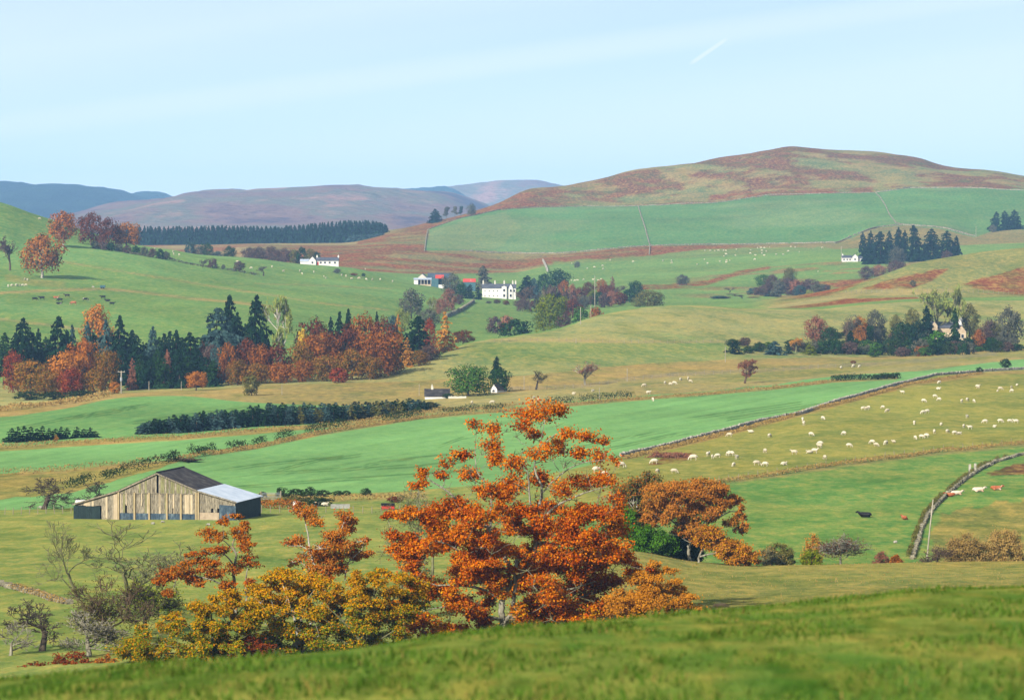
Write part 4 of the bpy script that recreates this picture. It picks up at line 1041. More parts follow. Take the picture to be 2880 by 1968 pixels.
def trunk_geo(rng, h, r, limbs=6, spread=.3, start=.25):
    g = Geo()
    zs = np.linspace(-.03, h, 7)
    p = np.stack([rng.normal(size=7).cumsum() * .008, rng.normal(size=7).cumsum() * .008, zs], 1)
    g.tube(p, np.linspace(r, r * .25, 7), 6)
    for i in range(limbs):
        f = rng.uniform(start, .8) * h; a = rng.uniform(0, 6.28)
        b = np.array([0, 0, f]); e = np.array([math.cos(a) * spread, math.sin(a) * spread, f + rng.uniform(.15, .3)])
        g.tube(bez(b, (b + e) / 2 - np.array([0, 0, .04]), e, 4), np.linspace(r * .5, r * .1, 4), 4)
    return g
rp = np.random.default_rng(101)
PROTO = {}
def add_proto(kind, crown, trunk): PROTO.setdefault(kind, []).append((crown, trunk))
def mk(name, vq): return np_mesh(name, vq[0], vq[1])
for i in range(5):
    add_proto('broad', mk('crown', dome_crown(rp, 2300, .046, .02, 24)), trunk_geo(rp, .75, .030).mesh('trunk'))
for i in range(3):
    add_proto('wood', mk('crown', dome_crown(rp, 3200, .040, .02, 32)), trunk_geo(rp, .7, .032, 9, .35, .2).mesh('trunk'))
for i in range(2):
    add_proto('oak', mk('crown', dome_crown(rp, 3000, .042, .16, 28)), trunk_geo(rp, .7, .035, 9, .35, .3).mesh('trunk'))
for i in range(4):
    add_proto('conifer', mk('crown', cone_crown(rp, 2000, .060, .03, .52, 13, .32)), trunk_geo(rp, .95, .022, 0).mesh('trunk'))
for i in range(2):
    add_proto('fatfir', mk('crown', cone_crown(rp, 2000, .058, .02, .46, 11, .3)), trunk_geo(rp, .9, .024, 0).mesh('trunk'))
for i in range(3):
    add_proto('youngfir', mk('crown', cone_crown(rp, 620, .085, .01, .42, 8, .12)), trunk_geo(rp, .9, .024, 0).mesh('trunk'))
for i in range(2):
    add_proto('larch', mk('crown', cone_crown(rp, 1100, .055, .05, .6, 9, .3)), trunk_geo(rp, .95, .022, 8, .25).mesh('trunk'))
for i in range(4):
    add_proto('shrub', mk('crown', dome_crown(rp, 1000, .075, .0, 16)), trunk_geo(rp, .5, .04, 6, .3, .05).mesh('trunk'))
for i in range(2):
    add_proto('cypress', mk('crown', cone_crown(rp, 1300, .055, .01, .38, 20, .05)), trunk_geo(rp, .8, .03, 0).mesh('trunk'))
def pine_crown(rng):
    vs_, qs = [], []; n0 = 0
    for k in range(7):
        z = .45 + .5 * k / 6.; a = rng.uniform(0, 6.28); d = rng.uniform(.0, .3) * (1.1 - z) * 2
        c = np.array([math.cos(a) * d, math.sin(a) * d, z]); R = np.array([.26, .26, .10]) * rng.uniform(.7, 1.1)
        aa = unit(rng.normal(size=(160, 3))); p = c + aa * R * rng.uniform(.5, 1.05, (160, 1))
        v, q = leaf_arrays(p, aa + np.array([0, 0, .5]), .06 * rng.uniform(.6, 1.3, 160), 1.5, .5, rng)
        vs_.append(v); qs.append(q + n0); n0 += len(v)
    return np.concatenate(vs_), np.concatenate(qs)
for i in range(2):
    add_proto('pine', mk('crown', pine_crown(rp)), trunk_geo(rp, .9, .022, 6, .2, .45).mesh('trunk'))
def wispy(rng, leaves, ls=.032):
    g, tips = bare_geo(rng, 1.0, .55, 4, .022, (0, 0), (3, 4), rmin=.004, up=.4, fork=.2, first=.22)
    v = np.concatenate(g.v); w = np.percentile(np.abs(v[:, :2]), 97)
    g.v = [a * np.array([.5 / w, .5 / w, 1]) for a in g.v]
    c = np.repeat(np.array([t for t, d in tips]) * np.array([.5 / w, .5 / w, 1]), leaves, 0)
    c = c + rng.normal(size=c.shape) * np.array([.035, .035, .03])
    vq = leaf_arrays(c, np.tile([-.2, -.4, .7], (len(c), 1)), ls * rng.uniform(.6, 1.3, len(c)), 1.5, .9, rng)
    return mk('crown', vq), g.mesh('trunk')
for i in range(3):
    add_proto('wispy', *wispy(rp, 5))
for i in range(2):
    add_proto('airy', *wispy(rp, 16, .042))
for lst in PROTO.values():
    for a, b in lst:
        a.materials.append(LM['green']); b.materials.append(BK['brown'])
NAMES = {'broad': 'broadleaf_tree', 'oak': 'oak_tree', 'wood': 'beech_tree', 'conifer': 'conifer_tree', 'fatfir': 'fir_tree', 'youngfir': 'young_conifer', 'larch': 'larch_tree', 'shrub': 'shrub',
         'cypress': 'cypress_tree', 'pine': 'pine_tree', 'wispy': 'leafless_tree', 'airy': 'birch_tree'}
_tc = [0]
def put(kind, u, vtop, w, leaf, label, Y=None, vb=None, bark='brown', group=None, cat=None, ymin=500, xy=None, sink=0.0):
    """one tree: bearing, height of its top, width, leaf colour; stands at distance Y or where the ground is seen at vb"""
    _tc[0] += 1
    if Y is None:
        x, Y, z = where(u, vb, ymin)
    else:
        x = (u - 1440) * Y / F; z = zg(u, Y)
    z -= sink
    h = zv(vtop, Y) - z
    if h < .4: return None
    wd = w * Y / F * (1.5 if kind in ('conifer', 'fatfir') else 1.0)
    root = empty(NAMES[kind], (x, Y, z), rp.uniform(0, 6.28))
    tag(root, label, cat or ('shrub' if kind == 'shrub' else 'tree'), group)
    cm, tm = PROTO[kind][_tc[0] % len(PROTO[kind])]
    for nm, me, mt in (('trunk', tm, BK[bark]), ('crown', cm, LM[leaf])):
        o = bpy.data.objects.new(nm, me); COL.objects.link(o); o.parent = root
        o.scale = (wd, wd, h)
        o.material_slots[0].link = 'OBJECT'; o.material_slots[0].material = mt
    return root

# upper left slope
put('oak', 118, 660, 122, 'oakrust', 'round rust-brown oak alone on the left slope with a long shadow', vb=782, bark='pale', ymin=1500)
put('wispy', 28, 664, 60, 'mauve', 'greyish mauve tree at the left edge beside the lone oak', Y=1780)
put('oak', 176, 595, 84, 'orangered', 'red-brown beech with a white trunk above the lone oak', vb=695, bark='pale', ymin=1800)
put('broad', 255, 599, 82, 'redbrown', 'darkest red beech of the clump on the left skyline', Y=2010)
put('broad', 305, 613, 70, 'redbrown', 'maroon-brown beech in the middle of the skyline clump', Y=2000)
put('oak', 356, 626, 76, 'oakrust', 'tawny rounded tree at the right end of the skyline clump', Y=2010)
for i, (u, v, t) in enumerate([(268, 700, 22), (290, 703, 25), (312, 706, 25), (335, 708, 22), (358, 712, 22), (382, 716, 24), (406, 720, 26), (428, 724, 26), (450, 728, 28), (466, 731, 24)]):
    put('shrub', u, v - t, 26, ['grey', 'mauve', 'darkgreen'][i % 3], 'dark scrubby bush in the row under the skyline clump', vb=v, ymin=1800, group='row of dark bushes below the skyline beeches')
put('wispy', 570, 728, 22, 'grey', 'small grey leafless tree, leftmost on the pasture hedge line', vb=753, bark='dark', ymin=1800)
put('shrub', 598, 726, 30, 'mauve', 'dark round thorn right of the small leafless tree', vb=754, bark='dark', ymin=1800)
put('shrub', 628, 744, 12, 'grey', 'tiny thorn between two round thorns on the pasture', vb=757, bark='dark', ymin=1800)
put('shrub', 672, 735, 34, 'mauve', 'dark round thorn alone on the pasture', vb=764, bark='dark', ymin=1800)
put('wispy', 741, 748, 34, 'grey', 'spreading thorn at the right end of the pasture hedge line', vb=776, bark='dark', ymin=1800)
put('shrub', 948, 755, 24, 'grey', 'grey shrub on the pasture below the white farm cottage', vb=768, ymin=1800)
put('shrub', 995, 768, 22, 'deadred', 'low brown shrub on the pasture below the white farm cottage', vb=775, ymin=1800)
put('shrub', 1022, 768, 12, 'darkgreen', 'small dark bush on the pasture left of the steading', vb=778, ymin=1800)
# scrub in the dip before the dark plantation
for u, t, w, c, lb in [(535, 679, 34, 'bluefir', 'grey-green willow under the left end of the dark plantation'), (560, 690, 34, 'grey', 'grey scrub bush under the dark plantation'),
                       (583, 683, 36, 'darkgreen', 'dark rounded willow under the dark plantation'), (612, 706, 36, 'bluefir', 'low blue-green bush in the dip below the dark plantation'),
                       (645, 692, 40, 'darkgreen', 'flat dark scrub in front of the dark plantation'), (700, 696, 44, 'mauve', 'purplish scrub tree left of the white farm cottage'),
                       (728, 694, 42, 'mauve', 'second purplish scrub tree left of the white farm cottage'), (762, 692, 52, 'mauve', 'broad purple-brown thicket behind the pasture crest'),
                       (800, 698, 44, 'mauve', 'purple-brown thicket next to the olive trees by the cottage'), (826, 702, 34, 'olive', 'olive tree left of the white farm cottage'),
                       (848, 695, 34, 'darkgreen', 'dark green tree behind the white farm cottage'), (872, 700, 36, 'olive', 'yellowish tree behind the gable of the white farm cottage'),
                       (890, 708, 24, 'darkgreen', 'dark shrub behind the roof of the white farm cottage')]:
    put('broad' if w > 35 else 'shrub', u, t, w, c, lb, Y=2330)
# hilltop pines on the skyline
for u, t, w, k, c, lb in [(1224, 588, 36, 'conifer', 'conifer', 'dark conifer at the left end of the hillside pine row'), (1256, 583, 28, 'pine', 'grey', 'first slender pine of the hillside row'),
                          (1279, 582, 24, 'pine', 'grey', 'second slender pine of the hillside row'), (1296, 581, 20, 'pine', 'bluefir', 'third slender pine of the hillside row'), (1326, 573, 30, 'broad', 'grey', 'grey round tree right of the hillside pine row')]:
    put(k, u, t, w, c, lb, Y=3480)
# farm trees
put('fatfir', 1358, 748, 42, 'grey', 'tall grey-brown fir between the red-roofed shed and the white farmhouse', Y=2300)
put('broad', 1270, 768, 60, 'grey', 'grey-green tree in front of the farm sheds', Y=2090)
put('shrub', 1300, 797, 40, 'darkgreen', 'dark evergreen left of the garden hedge', Y=2080)
put('cypress', 1322, 800, 36, 'conifer', 'dark clipped evergreen under the red-roofed shed', Y=2080)
put('cypress', 1343, 806, 26, 'conifer', 'dark evergreen next to the white farmhouse', Y=2075)
put('broad', 1157, 812, 74, 'grey', 'large grey-green tree at the left of the farm lane', Y=1700)
put('broad', 1205, 868, 60, 'grey', 'grey-green tree beside the large one by the farm lane', Y=1600)
put('airy', 1212, 836, 28, 'lime', 'slim pale tree by the farm lane', Y=1750, bark='pale')
put('broad', 1262, 812, 48, 'pink', 'pinkish-brown tree at the top of the farm lane', Y=1850)
put('broad', 1238, 838, 36, 'pink', 'smaller pinkish-brown tree at the farm lane', Y=1800)
put('shrub', 1290, 828, 30, 'mauve', 'purplish bush beside the lane wall', Y=1950)
put('broad', 1130, 866, 52, 'lime', 'pale yellow-green tree above the dark larch wood', Y=1500)
put('shrub', 1105, 888, 34, 'bluefir', 'blue-green bush above the dark larch wood', Y=1450)
put('conifer', 1484, 775, 54, 'conifer', 'dark conifer right of the white farmhouse', Y=2200)
put('conifer', 1502, 782, 34, 'bluefir', 'blue-green conifer right of the white farmhouse', Y=2180)
put('broad', 1570, 757, 72, 'darkgreen', 'dark green broad tree above the white farmhouse wood', Y=2280)
put('shrub', 1530, 770, 40, 'darkgreen', 'dark round tree behind the farmhouse conifers', Y=2300)
put('broad', 1586, 788, 34, 'orangered', 'orange tree right of the farmhouse conifers', Y=2120)
put('wispy', 1492, 805, 70, 'mauve', 'purplish bare tree below the white farmhouse', Y=1960)
put('wispy', 1532, 800, 54, 'mauve', 'second purplish bare tree below the farmhouse', Y=1980)
put('broad', 1470, 838, 40, 'mauve', 'brown thicket below the farmhouse garden', Y=1950)
put('wood', 1547, 828, 100, 'yellowgreen', 'rounded yellow-green sycamore at the edge of the knoll', Y=1600)
put('shrub', 1450, 898, 100, 'darkgreen', 'low dark green tree in the hollow left of the sycamore', Y=1480)
put('broad', 1610, 842, 64, 'redbrown', 'reddish tree right of the sycamore', Y=1850)
put('shrub', 1632, 864, 50, 'green', 'low green bush right of the sycamore', Y=1650)
put('shrub', 1588, 884, 44, 'mauve', 'purplish thicket at the foot of the sycamore', Y=1500)
put('shrub', 1676, 864, 42, 'orangered', 'small reddish bush on the knoll skyline', Y=1600)
put('broad', 1656, 793, 42, 'redbrown', 'red-brown tree among the farmhouse thicket', Y=2150)
put('broad', 1693, 786, 34, 'orangered', 'tan-orange tree in the row right of the farm', Y=2170)
put('cypress', 1722, 778, 26, 'pink', 'tall slim reddish tree in the row right of the farm', Y=2180)
put('broad', 1706, 802, 44, 'redbrown', 'red bush under the tall slim reddish tree', Y=2100)
put('broad', 1668, 815, 34, 'yellowgreen', 'yellow-green bush under the red-brown tree', Y=2050)
put('wispy', 1738, 800, 46, 'mauve', 'purplish bare tree left of the dark green pair', Y=2110)
put('broad', 1788, 790, 50, 'darkgreen', 'taller of the two dark green trees right of the farm', Y=2080)
put('shrub', 1766, 814, 40, 'darkgreen', 'shorter dark green tree right of the farm', Y=2040)
put('wood', 1823, 815, 86, 'olive', 'round dark olive tree on the skyline of the knoll', Y=1880)
put('broad', 1918, 772, 40, 'grey', 'lone round grey tree in the sheep field under the hill', vb=803, ymin=2000)
put('shrub', 1623, 735, 18, 'grey', 'tiny grey bush in the far sheep field', vb=753, ymin=2300)
for u, t, w, c, Y, lb in [(1392, 890, 46, 'mauve', 1620, 'purplish bare thicket in the hollow'), (1424, 886, 42, 'pink', 1640, 'brown-pink thicket in the hollow'), (1398, 842, 22, 'mauve', 2030, 'purple shrub under the farmhouse wall'),
                          (1424, 845, 20, 'redbrown', 2020, 'red shrub under the farmhouse wall'), (1375, 846, 18, 'grey', 2020, 'grey shrub at the left corner of the farmhouse'), (1345, 858, 24, 'mauve', 1980, 'dark shrub at the top of the lane wall')]:
    put('shrub', u, t, w, c, lb, Y=Y)
# stream scrub right of centre
for u, t, w, c, Y, k, lb in [(2052, 808, 30, 'grey', 2250, 'wispy', 'thin grey tree at the left of the stream thicket'), (2020, 832, 52, 'bluefir', 2130, 'shrub', 'dark grey-green bush at the left of the stream thicket'),
                             (2088, 828, 44, 'mauve', 2130, 'wispy', 'purplish bush in the stream thicket'), (2146, 772, 46, 'green', 2330, 'broad', 'green tree at the top of the stream thicket'),
                             (2172, 772, 48, 'mauve', 2300, 'broad', 'purple-brown tree in the middle of the stream thicket'), (2222, 752, 44, 'olive', 2350, 'broad', 'olive-yellow tree highest in the stream thicket'),
                             (2214, 780, 66, 'mauve', 2220, 'broad', 'broad purple thicket of the stream'), (2140, 805, 44, 'mauve', 2180, 'broad', 'low purple thicket of the stream'), (2182, 812, 40, 'grey', 2150, 'shrub', 'grey bush low in the stream thicket'),
                             (2278, 785, 58, 'mauve', 2230, 'broad', 'purple thicket toward the bracken ridge'), (2322, 800, 34, 'mauve', 2180, 'shrub', 'small purple bush by the bracken ridge'), (2276, 814, 22, 'lime', 2050, 'shrub', 'small yellow-green bush on the bracken ridge'),
                             (2438, 748, 46, 'mauve', 2330, 'broad', 'grey-purple tree below the white cottage'), (2472, 745, 40, 'pink', 2340, 'broad', 'tawny tree below the white cottage'), (2520, 733, 60, 'mauve', 2350, 'broad', 'grey-purple thicket under the tall conifers'),
                             (2545, 745, 40, 'mauve', 2250, 'broad', 'thicket at the right below the tall conifers')]:
    put(k, u, t, w, c, lb, Y=Y)
put('shrub', 2568, 787, 18, 'grey', 'lone grey bush on the bracken ridge', vb=806, ymin=1600)
# tall conifers round the white cottage
for i, (u, t, w, Y, lb) in enumerate([(2427, 655, 30, 2600, 'leftmost tall conifer behind the white cottage'), (2449, 650, 36, 2590, 'second tall conifer behind the white cottage'), (2476, 652, 52, 2560, 'broad dark conifer right of the white cottage'),
                        (2501, 650, 34, 2620, 'paler conifer in the middle of the cottage group'), (2527, 640, 36, 2610, 'tall conifer in the right half of the cottage group'), (2545, 648, 34, 2590, 'conifer next to the tallest of the cottage group'),
                        (2569, 634, 44, 2580, 'tallest conifer at the right of the cottage group'), (2621, 645, 54, 2580, 'broad dark conifer standing clear right of the cottage group'), (2663, 650, 48, 2570, 'left of the last two conifers on the right ridge'), (2690, 664, 30, 2570, 'rightmost small conifer on the right ridge')]):
    put('fatfir' if w > 40 else 'conifer', u, t, w, 'conifer', lb, Y=Y)
put('broad', 2522, 693, 50, 'grey', 'grey bare tree in the gap of the cottage conifers', Y=2500)
put('shrub', 2664, 706, 34, 'mauve', 'brown bush under the last two conifers', Y=2500)
for u, t, w, lb in [(2803, 596, 30, 'left conifer of the clump at the right edge under the hill'), (2826, 594, 34, 'middle conifer of the clump at the right edge'), (2853, 591, 36, 'right conifer of the clump cut by the right edge')]:
    put('fatfir', u, t, w, 'conifer', lb, Y=3150)
put('shrub', 2793, 632, 22, 'grey', 'grey bush left of the right-edge conifers', Y=3130)

# the mixed wood left of centre
W = 1130
for k, u, t, w, c, Y, lb, bk in [
    ('conifer', 66, 896, 84, 'conifer', 1190, 'big dark spruce at the left end of the wood', 'brown'), ('conifer', 108, 925, 40, 'conifer', 1200, 'narrow spruce between the two big left spruces', 'brown'),
    ('conifer', 165, 892, 92, 'conifer', 1190, 'second big dark spruce from the left in the wood', 'brown'), ('conifer', 203, 914, 34, 'bluefir', 1200, 'thin grey spruce right of the second big spruce', 'brown'),
    ('wood', 275, 858, 92, 'oakrust', 1290, 'rounded golden-brown oak rising behind the left spruces', 'brown'), ('conifer', 247, 905, 44, 'bluefir', 1220, 'blue-grey spruce left in front of the golden-brown oak', 'brown'),
    ('conifer', 297, 902, 54, 'bluefir', 1220, 'blue-grey spruce right in front of the golden-brown oak', 'brown'), ('conifer', 337, 888, 58, 'conifer', 1220, 'pointed spruce right of the golden-brown oak', 'brown'),
    ('conifer', 385, 944, 66, 'conifer', 1210, 'dark spruce in the dip of the wood skyline', 'brown'), ('conifer', 430, 919, 52, 'bluefir', 1220, 'pale blue spruce in the dip of the wood skyline', 'brown'),
    ('conifer', 462, 939, 48, 'conifer', 1200, 'dark spruce right of the pale blue spruce', 'brown'), ('conifer', 496, 929, 54, 'conifer', 1190, 'spruce left of the fan-shaped spruce', 'brown'), ('fatfir', 534, 936, 72, 'conifer', 1160, 'fan-shaped dark spruce before the blue cedar', 'brown'),
    ('conifer', 400, 990, 66, 'conifer', 1150, 'dark front spruce behind the power pole', 'brown'), ('conifer', 443, 984, 64, 'darkgreen', 1150, 'greenish front spruce in the wood', 'brown'), ('conifer', 480, 1000, 54, 'conifer', 1140, 'low dark front spruce in the wood', 'brown'), ('conifer', 560, 985, 60, 'conifer', 1140, 'dark front spruce right of the fan-shaped one', 'brown'), ('conifer', 345, 980, 60, 'conifer', 1170, 'dark spruce between the oaks and the front spruces', 'brown'),
    ('fatfir', 612, 868, 128, 'bluefir', 1180, 'large blue-grey cedar, widest conifer of the wood', 'brown'), ('conifer', 646, 832, 74, 'conifer', 1200, 'dark spire rising out of the blue-grey cedar', 'brown'), ('conifer', 668, 880, 60, 'conifer', 1190, 'dark conifer right of the blue-grey cedar', 'brown'),
    ('conifer', 722, 832, 88, 'conifer', 1190, 'tall dark conifer right of the blue-grey cedar with sky-high tip', 'brown'),
    ('airy', 790, 836, 72, 'lime', 1190, 'pale bare poplar with a white trunk', 'pale'),
    ('wood', 232, 955, 108, 'orangered', 1110, 'tall orange-brown oak at the left front of the wood', 'brown'), ('wood', 297, 980, 78, 'oakgreen', 1105, 'green-brown oak left of the power pole', 'brown'), ('wood', 182, 990, 116, 'oakrust', 1100, 'wide rusty oak at the left front of the wood', 'brown'),
    ('wood', 86, 1013, 124, 'oakgreen', 1085, 'green and rust oak nearest the left edge', 'brown'), ('broad', 197, 1034, 76, 'crimson', 1070, 'bright crimson maple among the front oaks', 'brown'), ('broad', 36, 985, 60, 'crimson', 1120, 'pinkish-red tree cut by the left edge', 'brown'), ('broad', 130, 1040, 80, 'oakgreen', 1075, 'olive-brown oak between the left oak and the crimson maple', 'brown'), ('broad', 262, 1040, 80, 'oakgreen', 1075, 'olive-brown oak right of the crimson maple', 'brown'),
    ('shrub', 76, 1100, 84, 'gorse', 1050, 'dark rounded shrub at the left foot of the wood', 'brown'), ('shrub', 150, 1100, 86, 'gorse', 1045, 'dark low dome-shaped shrub below the crimson maple', 'brown'), ('shrub', 226, 1098, 80, 'gorse', 1060, 'dark shrub on the bank left of the power pole', 'brown'),
    ('cypress', 372, 1008, 32, 'pink', 1120, 'slim pinkish larch right of the power pole', 'brown'), ('shrub', 322, 1074, 34, 'oakrust', 1075, 'small rusty bush left of the power pole', 'brown'), ('conifer', 470, 983, 30, 'pink', 1130, 'thin brown larch among the front spruces', 'brown'),
    ('broad', 590, 968, 56, 'mauve', 1150, 'purplish leafless birch in the wood', 'brown'), ('broad', 614, 970, 50, 'bluefir', 1145, 'grey-green tree right of the purplish birch', 'brown'), ('broad', 572, 964, 36, 'redbrown', 1165, 'red treetop left of the purplish birch', 'brown'),
    ('broad', 642, 965, 64, 'orangered', 1140, 'pale orange beech below the blue-grey cedar', 'brown'), ('broad', 696, 952, 78, 'redbrown', 1145, 'red beech below the tall dark conifer', 'brown'), ('broad', 668, 1010, 66, 'oakgreen', 1130, 'green-gold beech at the front below the cedar', 'brown'), ('broad', 735, 968, 76, 'orangered', 1140, 'orange beech left of the white-trunked poplar', 'brown'), ('broad', 775, 966, 90, 'redbrown', 1140, 'red-brown beech under the white-trunked poplar', 'brown'), ('broad', 720, 1022, 90, 'oakgreen', 1130, 'low green-orange beech at the wood edge by the slender pole', 'brown'), ('broad', 788, 1020, 84, 'orangered', 1130, 'low orange beech at the wood edge by the slender pole', 'brown'),
    ('broad', 888, 897, 104, 'redbrown', 1190, 'deep red beech with a domed top in mid wood', 'brown'), ('shrub', 851, 926, 34, 'yellow', 1160, 'bright yellow treetop left of the deep red beech', 'brown'), ('wood', 906, 938, 126, 'orangered', 1150, 'broad orange beech under the deep red dome', 'brown'), ('broad', 842, 962, 74, 'oakgreen', 1140, 'greenish beech below the bright yellow treetop', 'brown'), ('broad', 850, 1014, 80, 'orangered', 1130, 'low rusty beech right of the slender pole', 'brown'), ('broad', 920, 1000, 90, 'oakgreen', 1130, 'low green-gold beech in the middle of the wood edge', 'brown'),
    ('conifer', 930, 892, 34, 'conifer', 1230, 'left of three small spruce tips above the red beeches', 'brown'), ('conifer', 955, 878, 40, 'conifer', 1230, 'middle of three small spruce tips above the red beeches', 'brown'), ('conifer', 980, 869, 36, 'conifer', 1230, 'right of three small spruce tips above the red beeches', 'brown'), ('conifer', 1060, 877, 26, 'conifer', 1230, 'single spruce tip behind the orange beeches', 'brown'),
    ('broad', 1026, 884, 98, 'orangered', 1190, 'tall orange beech behind the front beeches', 'brown'), ('broad', 1078, 893, 80, 'redbrown', 1185, 'tall red beech left of the yellow larch', 'brown'), ('broad', 975, 913, 96, 'redbrown', 1160, 'red beech under the three spruce tips', 'brown'), ('wood', 1068, 926, 132, 'orangered', 1140, 'largest orange-red beech at the front of the wood', 'brown'), ('broad', 990, 980, 96, 'oakgreen', 1130, 'green and orange beech left of the largest beech', 'brown'), ('broad', 1040, 1000, 70, 'oakgreen', 1128, 'low mottled beech at the foot of the largest beech', 'brown'), ('shrub', 952, 1034, 54, 'crimson', 1115, 'small red bush at the wood edge', 'brown'),
    ('larch', 1120, 886, 70, 'larch', 1190, 'golden larch with a narrow top, left of the dark fir', 'brown'), ('larch', 1145, 950, 62, 'larch', 1165, 'lower golden larch in front of the dark fir', 'brown'), ('fatfir', 1177, 890, 82, 'conifer', 1190, 'dark fir between the golden larches', 'brown'), ('larch', 1250, 878, 84, 'larch', 1230, 'bright golden larch at the right end of the wood', 'brown'), ('broad', 1208, 896, 40, 'crimson', 1220, 'red treetop between the dark fir and the bright larch', 'brown'), ('broad', 1302, 928, 66, 'redbrown', 1290, 'dark red bush at the right tip of the wood', 'brown'), ('broad', 1208, 970, 62, 'mauve', 1185, 'grey-brown tree under the bright golden larch', 'brown'), ('broad', 1178, 985, 60, 'oakgreen', 1165, 'mottled beech at the knoll edge below the dark fir', 'brown'), ('broad', 1110, 990, 60, 'oakgreen', 1145, 'mottled beech right of the largest beech', 'brown'),
    ]:
    put(k, u, t, w, c, lb, Y=Y, bark=bk)
rfill = np.random.default_rng(91)
for i, u in enumerate([14, 44, 92, 128, 140, 188, 218, 262, 316, 358, 372, 412, 448, 478, 512, 548, 572, 590, 628, 690]):
    put('conifer', u, 925 + rfill.uniform(0, 40) - (30 if u > 600 else 0), rfill.uniform(44, 60), 'conifer' if i % 3 else 'darkgreen', 'dark spruce filling the back of the left wood', Y=1215 + rfill.uniform(0, 25), group='spruces filling the back of the left wood')
for i, u in enumerate([392, 424, 462, 505, 528, 578, 600]):
    put('fatfir', u, 990 + rfill.uniform(0, 25), rfill.uniform(44, 56), 'conifer' if i % 2 else 'darkgreen', 'low dark spruce at the front edge of the left wood', Y=1125 + rfill.uniform(0, 12), group='low spruces at the front of the left wood')
put('oak', 552, 1044, 60, 'oakrust', 'small round orange oak alone on the straw-coloured verge', vb=1098, ymin=900)
put('shrub', 707, 1054, 48, 'olive', 'small round green tree alone before the wood', vb=1112, ymin=900)

# round the roadside cottage and the open fields
put('wood', 1318, 1026, 124, 'green', 'large green tree hiding the roadside cottages', vb=1113, ymin=900)
put('broad', 1406, 1032, 64, 'darkgreen', 'dark tree right of the large green tree', vb=1102, ymin=900)
put('conifer', 1397, 1002, 30, 'conifer', 'thin spruce tip behind the dark tree by the cottages', Y=1120)
put('shrub', 1260, 1106, 40, 'darkgreen', 'clipped dark hedge bush by the skylight cottage', vb=1120, ymin=900)
put('wispy', 1508, 1042, 54, 'olive', 'windblown dark thorn on the tawny field', vb=1096, bark='dark', ymin=900)
put('wispy', 1645, 1016, 72, 'pink', 'pale pinkish bare tree on the tawny field', vb=1082, bark='grey', ymin=900)
put('airy', 2095, 1012, 58, 'pink', 'reddish-brown tree standing alone above the green strip', vb=1078, bark='brown', ymin=900)
put('shrub', 2755, 1032, 22, 'gorse', 'small dark bush on the far wall of the sheep field', vb=1050, ymin=900)
put('shrub', 2828, 1008, 34, 'gorse', 'dark bush at the right end of the green strip', vb=1034, ymin=900)
put('shrub', 2400, 1014, 17, 'deadred', 'tiny red bush on the bank below the right wood', vb=1022, ymin=900)
